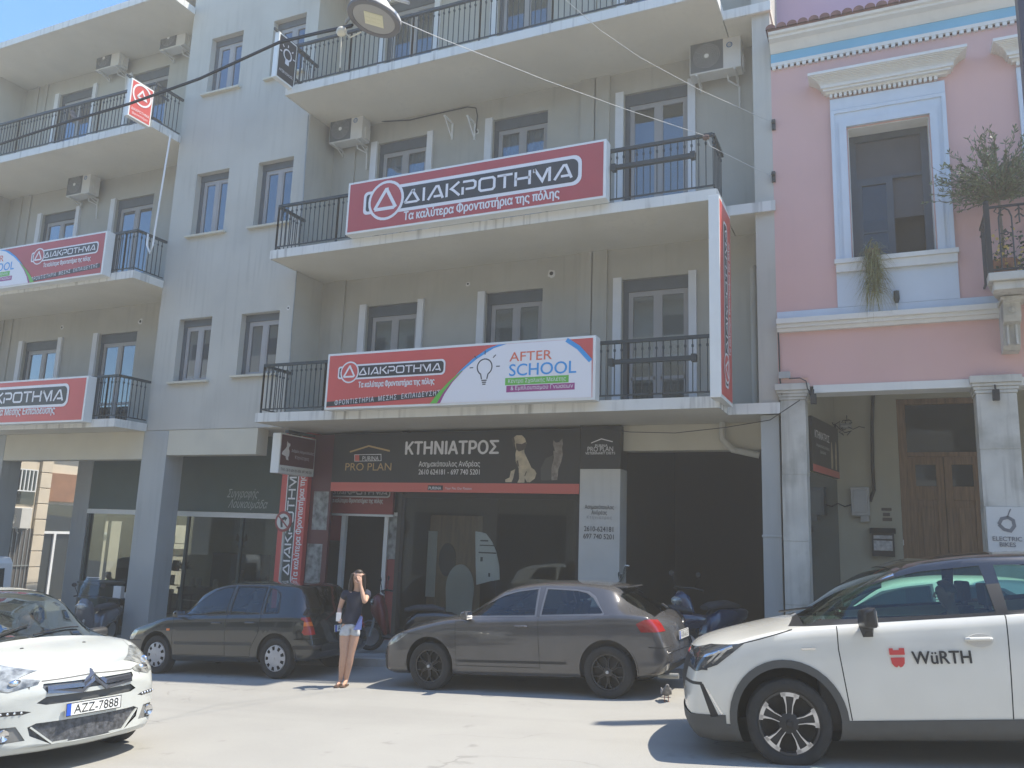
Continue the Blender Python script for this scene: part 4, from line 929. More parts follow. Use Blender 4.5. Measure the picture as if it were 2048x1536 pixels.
for k in range(160): a = random.uniform(0, 6.28); e = random.uniform(.2, 1.4); d = Vector((math.cos(a)*math.cos(e), math.sin(a)*math.cos(e), math.sin(e))); b = Vector((p.x, 16.3, p.z-.15))+d*random.uniform(.02, .2); s_ = Vector((-d.y, d.x, 0))*.03; mb.add([b-s_, b+d*.12, b+s_, b-d*.02], [(0,1,2,3)])
build('counter_plant', mb, mat('plant_green', (.04,.08,.03), .6, vary=.4), CF_)
# ------------------------------------------------------------ vehicles
def pchip(pts):
    xs = [p[0] for p in pts]; ys = [p[1] for p in pts]; n = len(xs)
    d = [(ys[i+1]-ys[i])/(xs[i+1]-xs[i]) for i in range(n-1)]; m = [0]*n; m[0] = d[0]; m[-1] = d[-1]
    for i in range(1, n-1):
        m[i] = 0 if d[i-1]*d[i] <= 0 else 2*d[i-1]*d[i]/(d[i-1]+d[i])
    def f(x):
        if x <= xs[0]: return ys[0]
        if x >= xs[-1]: return ys[-1]
        i = max(k for k in range(n-1) if xs[k] <= x); h = xs[i+1]-xs[i]; t = (x-xs[i])/h
        return (2*t**3-3*t*t+1)*ys[i]+(t**3-2*t*t+t)*h*m[i]+(-2*t**3+3*t*t)*ys[i+1]+(t**3-t*t)*h*m[i+1]
    return f
def sstep(a, b, x): t = max(0, min(1, (x-a)/(b-a))); return t*t*(3-2*t)
class CarBody:
    """a lofted shell; then panels, glass and lamps are cut out of it exactly along projected outlines"""
    def __init__(s, L, W, zt, zs, zb, wp, wr, bow_f=.10, bow_r=.08, rise=.0, crease=None):
        s.L, s.W = L, W; h = W/2
        zt, zs, zb, wp, wr = map(pchip, (zt, zs, zb, wp, wr))
        st = [0, .012, .03, .06, .1, .15, .21, .28]; x = .36
        while x < L-.3: st.append(x); x += .075
        st += [L-.28, L-.21, L-.15, L-.1, L-.06, L-.03, L-.012, L]
        rings = []
        for q in st:
            T, S, B, w = zt(q), zs(q), zb(q), wp(q)*h; rr = wr(q)*h; g = T-S; k = sstep(.13, .42, g); H = S-B
            P = [(0,B),(.5*w,B),(.86*w,B),(.945*w,B+.03*min(1,H/.4)),(.972*w,B+.10*H),(.982*w,B+.2*H),(.99*w,B+.33*H),(.998*w,B+.48*H),(w,B+.62*H),(.997*w,B+.74*H),(.992*w,B+.84*H),(.983*w,B+.92*H),(.968*w,S-.012),(.945*w,S+.004)]
            hw = .945*w
            rail = min(rr, hw)
            up = []
            gz = T-.055   # rail height when there is a cabin
            for t in (.15, .35, .55, .75, .9, 1.0):   # side of cabin
                up.append((hw+(rail-hw)*(t**1.15), S+.004+(gz-S-.004)*t))
            for a in (20, 42, 62, 78): up.append((rail*(.93*math.cos(R(a*.0))*(1-(a/90)**2.2*.95)+.05) if 0 else rail*(1-(a/90)**1.7*.88), gz+(T-gz)*math.sin(R(a))**.9))
            up.append((0, T))
            hood = []
            for t in (.04, .09, .15, .22, .3, .38, .5, .62, .75, .88, 1.0): hood.append((hw*(1-t), S+.004+(g-.004)*math.sin(t*math.pi/2)**.8))
            P += [(a[0]*k+b[0]*(1-k), a[1]*k+b[1]*(1-k)) for a, b in zip(up, hood)]
            rings.append((q, P))
        s.n = len(rings[0][1]); bm = bmesh.new(); s.bm = bm; n = s.n
        V = {}
        for i, (q, P) in enumerate(rings):
            for j, (y, z) in enumerate(P):
                for sg in (1, -1):
                    if j in (0, n-1) and sg == -1: V[i, j, -1] = V[i, j, 1]; continue
                    V[i, j, sg] = bm.verts.new((L/2-q, sg*y, z))
        for i in range(len(rings)-1):
            for j in range(n-1):
                for sg in (1, -1):
                    vs = [V[i, j, sg], V[i+1, j, sg], V[i+1, j+1, sg], V[i, j+1, sg]]
                    if sg == 1: vs.reverse()
                    bm.faces.new(vs)
        K = 8
        for i in (0, len(rings)-1):   # end caps as grids of rows
            cols = []
            for j in range(n):
                a, b = V[i, j, -1], V[i, j, 1]
                if a is b: cols.append([a]*(K+1)); continue
                cols.append([a]+[bm.verts.new(a.co.lerp(b.co, c/K)) for c in range(1, K)]+[b])
            for j in range(n-1):
                for c in range(K):
                    vs = [cols[j][c], cols[j][c+1], cols[j+1][c+1], cols[j+1][c]]; u = []
                    for v in vs:
                        if v not in u: u.append(v)
                    if len(u) > 2:
                        if i: u.reverse()
                        try: bm.faces.new(u)
                        except ValueError: pass
        bmesh.ops.remove_doubles(bm, verts=bm.verts, dist=1e-5)
        for v in bm.verts:   # bow the nose and the tail in plan, only near the ends
            q = L/2-v.co.x; r = min(1, abs(v.co.y)/h)
            kf = 1-sstep(0, .9, q); kr = 1-sstep(0, .8, L-q)
            v.co.x += -bow_f*kf*r**2.2+bow_r*kr*r**2.2
        s.lay = bm.faces.layers.int.new('part'); s.parts = {0: None}; s.names = ['body']
        bmesh.ops.recalc_face_normals(bm, faces=bm.faces); bm.normal_update()
    def cut(s, name, poly, axis='y', side=0, zmin=None, within=None, amin=.3):
        """mark the part of the shell inside a convex outline seen along an axis; side: +1/-1/0 = which half (y) or front/rear (x)"""
        bm = s.bm; ia, ib, ic = {'y': (0, 2, 1), 'x': (1, 2, 0), 'z': (0, 1, 2)}[axis]
        A = sum(poly[i][0]*poly[(i+1) % len(poly)][1]-poly[(i+1) % len(poly)][0]*poly[i][1] for i in range(len(poly)))
        if A < 0: poly = poly[::-1]
        lo = [min(p[k] for p in poly) for k in (0, 1)]; hi = [max(p[k] for p in poly) for k in (0, 1)]
        wid = None if within is None else [s.names.index(w) for w in within]
        F = []
        for f in bm.faces:
            if wid is not None and f[s.lay] not in wid: continue
            if abs(f.normal[ic]) < amin: continue
            if side and f.normal[ic]*side <= 0: continue
            if axis == 'z' and f.normal.z < 0: continue
            if zmin is not None and f.calc_center_median().z < zmin: continue
            if max(v.co[ia] for v in f.verts) < lo[0] or min(v.co[ia] for v in f.verts) > hi[0] or max(v.co[ib] for v in f.verts) < lo[1] or min(v.co[ib] for v in f.verts) > hi[1]: continue
            F.append(f)
        for i in range(len(poly)):
            p, q = poly[i], poly[(i+1) % len(poly)]
            no = Vector((0, 0, 0)); no[ia] = q[1]-p[1]; no[ib] = -(q[0]-p[0]); c = Vector((0, 0, 0)); c[ia], c[ib] = p
            if no.length < 1e-9: continue
            no.normalize()
            ed = {e for f in F for e in f.edges}; ve = {v for f in F for v in f.verts}
            r = bmesh.ops.bisect_plane(bm, geom=list(F)+list(ed)+list(ve), plane_co=c, plane_no=no, dist=1e-5)
            fs = {g for g in r['geom'] if isinstance(g, bmesh.types.BMFace)} | {f for f in F if f.is_valid}
            F = [f for f in fs if f.is_valid and (f.calc_center_median()-c).dot(no) < 0]
        if name not in s.names: s.names.append(name)
        for f in F: f[s.lay] = s.names.index(name)
        return F
    def line(s, name, pts, wd=.009, axis='y', side=0, within=None):
        for a, b in zip(pts, pts[1:]):
            a, b = Vector(a), Vector(b); d = (b-a).normalized(); n = Vector((-d.y, d.x))*wd/2
            s.cut(name, [tuple(a+n), tuple(b+n), tuple(b-n), tuple(a-n)], axis, side, within=within, amin=.12)
    def finish(s, root, mats, offs={}, drop=('arch_hole',), groups={}, order=None):
        """each part becomes its own mesh, keeping the smooth normals of the whole shell; groups: part -> object it is joined to"""
        bm = s.bm; bm.normal_update()
        out = {}
        objs = {}
        for k, nm in enumerate(s.names):
            if nm in drop: continue
            objs.setdefault(groups.get(nm, nm), []).append((k, nm))
        for on, ks in objs.items():
            kk = {k: i for i, (k, _) in enumerate(ks)}; allf = [f for f in bm.faces if f[s.lay] in kk]
            if not allf: continue
            isl = []
            if on == 'body': isl = [allf]
            else:   # one object per separate piece: left and right door, each lamp, each window
                left = set(allf)
                while left:
                    st = [left.pop()]; comp = []
                    while st:
                        f = st.pop(); comp.append(f)
                        for e in f.edges:
                            for g in e.link_faces:
                                if g in left: left.discard(g); st.append(g)
                    if sum(f.calc_area() for f in comp) > 4e-4: isl.append(comp)
            off = offs.get(on, 0)
            for fs in isl:
                idx = {}; co = []; nn = []; pf = []; mi = []
                for f in fs:
                    t = []
                    for v in f.verts:
                        if v not in idx: idx[v] = len(co); co.append(tuple(v.co+v.normal*off)); nn.append(tuple(v.normal))
                        t.append(idx[v])
                    pf.append(t); mi.append(kk[f[s.lay]])
                me = bpy.data.meshes.new(on); me.from_pydata(co, [], pf)
                for _, nm in ks: me.materials.append(mats[nm])
                for p, i in zip(me.polygons, mi): p.use_smooth = True; p.material_index = i
                me.normals_split_custom_set_from_vertices(nn)
                o = bpy.data.objects.new(on, me); COL.objects.link(o); o.parent = root; o['cy'] = sum(c[1] for c in co)/len(co); out.setdefault(on, []).append(o)
        return out
def pick(out, name, sg):
    """the piece of that name on the left (+1) or right (-1) side"""
    c = [o for o in out.get(name, []) if o['cy']*sg > 0]; return max(c, key=lambda o: len(o.data.polygons)) if c else None
def circ(cx, cy, r, n=28, a0=0): return [(cx+r*math.cos(2*math.pi*i/n+a0), cy+r*math.sin(2*math.pi*i/n+a0)) for i in range(n)]
M_tyre = mat('tyre_rubber', (.025,.025,.025), .85, bump=.1, vary=.2, scale=20); M_rimd = mat('dark_alloy', (.06,.06,.062), .4, .6, vary=.15, scale=9); M_rims = mat('silver_alloy', (.62,.62,.63), .28, .85)
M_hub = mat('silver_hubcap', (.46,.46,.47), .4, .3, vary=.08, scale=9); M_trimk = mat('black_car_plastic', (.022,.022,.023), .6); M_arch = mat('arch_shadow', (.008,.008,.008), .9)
M_seam = mat('door_gap', (.006,.006,.006), .8); M_chrome = mat('chrome', (.75,.75,.75), .12, 1.0); M_lampglass = mat('lamp_glass', (.34,.35,.33), .12, .3, coat=1, vary=.7, scale=13); M_lampred = mat('tail_lamp_red', (.30,.014,.014), .15, coat=1); M_lampora = mat('orange_lens', (.7,.16,.02), .2, coat=1)
M_cabin = mat('cabin_trim', (.03,.03,.032), .8); M_seat = mat('seat_cloth', (.045,.045,.05), .9); M_plate = mat('number_plate', (.78,.78,.74), .4); M_pblue = mat('plate_blue', (.02,.09,.5), .4)
M_carglass = glassmat('car_glass', (.55,.62,.60), 1.5); M_cglassd = glassmat('tinted_car_glass', (.22,.26,.26), 1.5)
def wheel(parent, x, y, r, w, kind, side=1):
    """tyre mesh with rim and hub as sub-parts, axle along y; side = outward direction"""
    o = side; mb = MB(); rr = r*(.72 if kind == 'loop' else .69 if kind == 'star' else .66)
    mb.lathe([(rr, y-o*w/2+o*.01), (r*.86, y-o*w/2), (r*.96, y-o*w*.46), (r, y-o*w*.36), (r, y+o*w*.36), (r*.965, y+o*w*.46), (r*.9, y+o*w*.5), (r*.8, y+o*w*.5), (rr*1.03, y+o*w*.44), (rr, y+o*w*.36), (rr*.97, y+o*w*.1), (rr*.5, y+o*w*.0), (0, y+o*w*.0)], (x, 0, r), 'y', 40)
    ty = build('wheel', mb, M_tyre, parent, smooth=True)
    f = y+o*w*.40; mb = MB()
    def P(a, q, h): return (x+q*math.cos(a)*1, f+o*h, r+q*math.sin(a))
    if kind == 'hubcap':
        n = 9
        mb.lathe([(rr*.99, f-o*.02), (rr*.97, f+o*.012), (rr*.9, f+o*.016)], (x,0,r), 'y', 36)
        mb.lathe([(rr*.62, f+o*.022), (rr*.3, f+o*.03), (0, f+o*.028)], (x,0,r), 'y', 36)
        for i in range(n):
            a = 2*math.pi*i/n; d = 2*math.pi/n
            for (a0, a1) in ((a+d*.22, a+d*.78),):
                k = 5; vs = [P(a0+(a1-a0)*j/k, q_, h) for q_, h in ((rr*.62,.022),(rr*.9,.016)) for j in range(k+1)]
                mb.add(vs, [(j, j+1, k+2+j, k+1+j) for j in range(k)])
        rim = build('rim', mb, M_hub, ty, smooth=True)
    elif kind in ('star', 'loop'):
        mb.lathe([(rr*1.0, f-o*.03), (rr*1.0, f+o*.0), (rr*.93, f-o*.005), (rr*.9, f-o*.06)], (x,0,r), 'y', 40)
        n = 6 if kind == 'star' else 5; off = R(90)
        if kind == 'star':
            mb.lathe([(rr*.26, f-o*.05), (rr*.25, f-o*.0), (rr*.12, f+o*.006), (0, f+o*.006)], (x,0,r), 'y', 24)
            for i in range(n):
                a = off+2*math.pi*i/n
                for sg in (-1, 1):
                    q0, q1, q2 = (rr*.2, .28*sg), (rr*.62, .075*sg), (rr*.95, .26*sg)
                    pts = []
                    for (q_, da), wd in ((q0,.1),(q1,.085),(q2,.05)): pts.append((a+da-wd*sg*rr/q_*.35, a+da+wd*sg*rr/q_*.35, q_))
                    for (l0, r0, q_), (l1, r1, q2_) in zip(pts, pts[1:]):
                        mb.add([P(l0,q_,-.0),P(r0,q_,-.0),P(r1,q2_,-.004),P(l1,q2_,-.004),P(l0,q_,-.05),P(r0,q_,-.05),P(r1,q2_,-.05),P(l1,q2_,-.05)], [(0,1,2,3),(0,4,5,1),(1,5,6,2),(2,6,7,3),(3,7,4,0)])
            rim = build('rim', mb, M_rimd, ty)
        else:
            rim = build('rim', mb, M_rimd, ty, smooth=True)
            m2 = MB(); m3 = MB()
            m3.lathe([(rr*.34, f-o*.05), (rr*.33, f-o*.004), (rr*.14, f+o*.008), (0, f+o*.008)], (x,0,r), 'y', 24)
            for i in range(n):
                a = off+R(8)+2*math.pi*i/n
                # black core and silver outline of a paddle shaped spoke
                out = [(.30,.34),(.55,.22),(.78,.25),(.95,.33)]
                core = [(a+da*.0, q_) for q_, da in out]
                L_ = [P(a+da*sg*1, q_*rr, -.004) for sg in (1,) for q_, da in out]; R_ = [P(a-da, q_*rr, -.004) for q_, da in out]
                m3.add([P(a+da*.78, q_*rr, -.012) for q_, da in out]+[P(a-da*.78, q_*rr, -.012) for q_, da in out], [(j, j+1, 5+j, 4+j) for j in range(3)])
                for sg in (1, -1):
                    O_ = [(q_*rr, a+sg*da) for q_, da in out]; I_ = [(q_*rr, a+sg*da*(.80-.34*(k_/3.)**2)) for k_, (q_, da) in enumerate(out)]
                    vs = [P(t_, q_, .0) for q_, t_ in O_]+[P(t_, q_, .0) for q_, t_ in I_]+[P(t_, q_, -.04) for q_, t_ in O_]+[P(t_, q_, -.04) for q_, t_ in I_]
                    m2.add(vs, [(j, j+1, 5+j, 4+j) for j in range(3)]+[(j, j+1, 9+j, 8+j) for j in range(3)]+[(4+j, 5+j, 13+j, 12+j) for j in range(3)])
                # closing bar at the rim end
                k = 6; e0, e1 = a-.33, a+.33
                vs = [P(e0+(e1-e0)*j/k, q_*rr, .0) for q_ in (.84, .965) for j in range(k+1)]
                m2.add(vs, [(j, j+1, k+2+j, k+1+j) for j in range(k)])
            build('spoke_faces', m2, M_rims, rim); build('hub', m3, M_trimk, rim)
    mb = MB(); mb.lathe([(rr*.09, f+o*.0), (rr*.085, f+o*.034), (0, f+o*.036)], (x,0,r), 'y', 16); build('centre_cap', mb, M_hub if kind != 'loop' else M_trimk, ty, smooth=True)
    return ty
def arches(cb, L, xf, xr, r, wells):
    for q in (xf, xr): cb.cut('arch_hole', circ(L/2-q, r+.02, r+.055, 36), 'y', 0, amin=.15)
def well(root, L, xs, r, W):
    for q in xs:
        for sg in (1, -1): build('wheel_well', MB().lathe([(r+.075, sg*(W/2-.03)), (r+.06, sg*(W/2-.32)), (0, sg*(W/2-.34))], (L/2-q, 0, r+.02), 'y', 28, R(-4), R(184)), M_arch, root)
def cabin(root, L, q0, q1, W, zb, zsill, dash=None, roofz=1.3, seats=True):
    mb = MB(); a, b = L/2-q1, L/2-q0
    mb.box(a, b, -W/2+.12, W/2-.12, zb+.05, zb+.16)   # floor
    mb.box(b-.35, b, -W/2+.16, W/2-.16, zb+.16, zsill-.03); mb.box(a, a+.05, -W/2+.16, W/2-.16, zb+.16, zsill-.05)
    for sg in (-1, 1): mb.box(a, b, sg*(W/2-.10)-.015, sg*(W/2-.10)+.015, zb+.1, zsill-.05)
    build('cabin', mb, M_cabin, root)
    if seats:
        for sg in (-1, 1):
            for xx in (b-1.0, b-1.95):
                if xx < a+.3: continue
                m2 = MB(); y = sg*.36; rear = xx < b-1.5
                m2.box(xx-.25, xx+.28, y-.25, y+.25, zb+.16, zb+.34); m2.add([(xx-.28,y-.24,zb+.3),(xx-.28,y+.24,zb+.3),(xx-.16,y+.24,zb+.3),(xx-.16,y-.24,zb+.3),(xx-.50,y-.2,zb+.92),(xx-.50,y+.2,zb+.92),(xx-.40,y+.2,zb+.92),(xx-.40,y-.2,zb+.92)],[(0,3,2,1),(4,5,6,7),(0,1,5,4),(1,2,6,5),(2,3,7,6),(3,0,4,7)])
                m2.box(xx-.50, xx-.42, y-.13, y+.13, zb+.95, zb+1.13); m2.box(xx-.48,xx-.44,y-.06,y+.06,zb+.9,zb+.96)
                if rear: m2.v = [(v[0]+.16, v[1], zb+(v[2]-zb)*.74) for v in m2.v]
                build('seat', m2, M_seat, root, bevel=.02)
def place(root, x, y, heading, yaw=0, z=None, pitch=None):
    """put a car on the sloping street; heading: +1 faces +X, -1 faces -X"""
    root.location = (x, y, G(x) if z is None else z); root.rotation_mode = 'XYZ'
    root.rotation_euler = (Matrix.Rotation(-math.atan(SLOPE if pitch is None else pitch), 3, 'Y') @ Matrix.Rotation((0 if heading > 0 else math.pi)+yaw, 3, 'Z')).to_euler()
def plate(root, x, y0, z, txt, d, tilt=0, w=.52, h=.11):
    """number plate facing +x*d"""
    mb = MB(); mb.box(x-.006, x+.006, y0-w/2, y0+w/2, z-h/2, z+h/2); p = build('number_plate', mb, M_plate, root)
    f = Face((x+.007*d, y0-d*w/2, z-h/2), (0, d, 0), (0,0,1), (d,0,0)); mb = MB(); f.rect(mb, .005, .004, .045, h-.004, .001); build('plate_band', mb, M_pblue, p)
    mb = MB(); f.text(mb, txt, .105, .285, .018, .001, width=.42); 
    for a in ((.0,.0,w,.006),(.0,h-.006,w,h),(.0,.0,.005,h),(w-.005,.0,w,h)): f.rect(mb, *a, .0012)
    build('plate_lettering', mb, M_black, p); return p
def build_raw(name, mb, material, parent, **k):
    """mesh given in its parent's own frame"""
    loc, rot = None, None
    o = build(name, mb, material, None, **k); o.parent = parent; return o
def paint(name, col, rough=.3, metal=.0, coat=.6, dust=0.0):
    return mat(name, col, rough, metal, vary=.04+dust, scale=3, coat=coat)
def sidewin(cb, L, polys, name='side_window', trim=None):
    for p in polys:
        pp = [(L/2-q, z) for q, z in p]
        if trim:
            c = (sum(a for a, _ in pp)/len(pp), sum(b for _, b in pp)/len(pp))
            cb.cut(trim, [(a+(.028 if a > c[0] else -.028), b+(.022 if b > c[1] else -.02)) for a, b in pp], 'y', amin=.15)
        cb.cut(name, pp, 'y', amin=.15)
def glassfix(out, names, root):
    pass
def mirror(root, x, y, z, m, sg, k=1.0):
    mb = MB(); ya, yb_ = sorted((y+sg*.03, y+sg*.235*k)); h_ = .072*k
    mb.add([(x-.05,ya,z-h_),(x+.07,ya,z-h_*.8),(x+.05,yb_,z-h_*.6),(x-.05,yb_,z-h_*.75),(x-.05,ya,z+h_*.85),(x+.06,ya,z+h_*.6),(x+.04,yb_,z+h_*.7),(x-.05,yb_,z+h_)],[(0,3,2,1),(4,5,6,7),(0,1,5,4),(1,2,6,5),(2,3,7,6),(3,0,4,7)]); mb.tube([(x+.02, y-sg*.05, z-.06), (x+.01, y+sg*.1, z-.04)], .022, 8); o = build('wing_mirror', mb, m, root, smooth=60, bevel=.028)
    mb = MB(); a_, b_ = sorted((y+sg*.06, y+sg*.21*k)); mb.box(x-.056, x-.051, a_, b_, z-.045*k, z+.045*k); build('mirror_glass', mb, M_chrome, o)
def handle(out, x, y, z, m, parent=None):
    mb = MB(); mb.tube([(x-.09, y, z), (x-.07, y+.025*(1 if y > 0 else -1), z+.004), (x+.07, y+.025*(1 if y > 0 else -1), z+.004), (x+.09, y, z)], .014, 8); build('handle', mb, m, parent, smooth=True)
# ------------------------------------------------ dusty grey three-door hatchback
def car_grey(P=None, label='dusty grey three door hatchback parked at the kerb with black alloy wheels'):
    L, W = 4.24, 1.765; xf, xr = .87, 3.448; r = .317
    X = lambda q: L/2-q
    cb = CarBody(L, W,
        [(0,.56),(.03,.63),(.1,.70),(.2,.755),(.45,.85),(.8,.925),(1.15,.99),(1.28,1.03),(1.6,1.20),(1.95,1.345),(2.2,1.395),(2.55,1.42),(3.0,1.41),(3.3,1.385),(3.48,1.355),(3.56,1.305),(4.06,1.00),(4.13,.94),(4.18,.86),(4.22,.7),(4.24,.6)],
        [(0,.5),(.1,.64),(.3,.74),(.8,.86),(1.2,.93),(2.0,.955),(3.0,.985),(3.6,1.01),(4.0,.985),(4.15,.85),(4.24,.55)],
        [(0,.34),(.05,.22),(.2,.19),(.6,.2),(1,.2),(3.3,.22),(3.9,.24),(4.15,.3),(4.24,.42)],
        [(0,.80),(.03,.86),(.1,.915),(.25,.955),(.6,.985),(1,1),(3.3,1),(3.8,.97),(4.1,.92),(4.2,.87),(4.24,.82)],
        [(0,.85),(1.15,.84),(1.5,.75),(2.0,.675),(2.6,.655),(3.4,.64),(3.8,.70),(4.1,.8),(4.24,.8)])
    arches(cb, L, xf, xr, r, None)
    cb.cut('windscreen', [(X(1.24), -.70), (X(1.24), .70), (X(1.93), .545), (X(1.93), -.545)], 'z')
    cb.cut('rear_window', [(X(3.57), -.54), (X(3.57), .54), (X(4.03), .62), (X(4.03), -.62)], 'z', amin=.2)
    sidewin(cb, L, [[(1.42,.985),(1.62,1.10),(1.95,1.245),(2.15,1.295),(2.44,1.325),(2.46,1.0)], [(2.58,1.325),(3.0,1.30),(3.14,1.27),(3.24,1.21),(3.40,1.04),(3.38,1.025),(2.56,1.005)]], trim='window_trim')
    door = [(X(1.30),.34),(X(1.30),.92),(X(2.5),.985),(X(2.53),.34)]
    cb.cut('door', door, 'y', within=('body',), amin=.1)
    cb.line('seam', [(X(1.30),.34),(X(1.29),.93)], within=('body','door')); cb.line('seam', [(X(2.53),.34),(X(2.52),.99)], within=('body','door')); cb.line('seam', [(X(1.30),.34),(X(2.53),.34)], within=('body','door'))
    cb.line('rub_strip', [(X(1.32),.40),(X(2.9),.41)], .035, within=('body','door'))
    for ax, poly in (('y', [(X(3.90),.80),(X(3.84),.90),(X(3.95),.95),(X(4.3),.95),(X(4.3),.80)]),): cb.cut('tail_lamp', poly, 'y', amin=.4)
    for sg in (1, -1): cb.cut('tail_lamp', [(sg*.60,.80),(sg*.62,.94),(sg*.9,.96),(sg*.9,.80)], 'x', -1, amin=.25)
    cb.cut('headlamp', [(X(.52),.745),(X(.30),.735),(X(.05),.66),(X(.05),.575),(X(.16),.56),(X(.34),.63)], 'y', amin=.05)
    cb.cut('grille', [(-.3,.28),(.3,.28),(.36,.7),(-.36,.7)], 'x', 1); cb.cut('side_intake', [(.48,.24),(.78,.24),(.8,.42),(.5,.42)], 'x', 1)
    cb.line('seam', [(X(3.98),.62),(X(4.3),.60)], .012, within=('body',)); cb.line('seam', [(X(.78),.74),(X(.2),.755)], .008, within=('body',))
    cb.cut('rear_panel', [(-.27,.62),(.27,.62),(.29,.80),(-.29,.80)], 'x', -1)
    cb.cut('lower_bumper', [(-.6,.2),(.6,.2),(.55,.40),(-.55,.40)], 'x', -1)
    P = P or paint('taupe_paint', (.088,.086,.088), .22, .3, .8, .08)
    root = thing('parked_car', label, 'car')
    mats = {n: P for n in cb.names}; mats.update(windscreen=M_cglassd, rear_window=M_cglassd, side_window=M_carglass, seam=M_seam, rub_strip=M_trimk, tail_lamp=M_lampred, headlamp=M_lampglass, grille=M_trimk, side_intake=M_trimk, window_trim=mat('dull_trim', (.16,.16,.165), .35, .5), lower_bumper=M_trimk)
    out = cb.finish(root, mats, {'windscreen': -.004, 'side_window': -.006, 'rear_window': -.004, 'tail_lamp': .004}, groups={'seam': 'body', 'rub_strip': 'body', 'rear_panel': 'body', 'side_intake': 'body', 'window_trim': 'body'})
    for sg in (1, -1):
        for q in (xf, xr): wheel(root, X(q), sg*(W/2-.115), r, .215, 'star', sg)
        mirror(root, X(1.50), sg*(W/2-.07), 1.0, P, sg); handle(None, X(2.28), sg*(W/2+.004), .86, P, pick(out, 'door', sg))
    well(root, L, (xf, xr), r, W); cabin(root, L, 1.3, 3.7, W, .2, .95)
    mb = MB(); mb.xy([(X(3.40),-.40),(X(3.40),.40),(X(3.62),.38),(X(3.62),-.38)], 1.318, 1.342); build('roof_spoiler', mb, P, root, bevel=.01)
    mb = MB(); mb.tube([(X(3.98),0,1.095),(X(4.08),.12,1.05)], .018, 6); build('rear_wiper', mb, M_trimk, root)
    plate(root, X(4.245), 0, .72, 'ΑΧΚ-6137', -1)
    mb = MB(); mb.tube([(X(4.0),.5,.25),(X(4.26),.5,.25)], .035, 10); build('exhaust', mb, M_steel, root, smooth=True)
    mb = MB(); mb.lathe([(.045,X(4.245)),(.03,X(4.255))],(0,.0,.88),'x',16); build('badge', mb, M_chrome, root)
    return root, L, xf
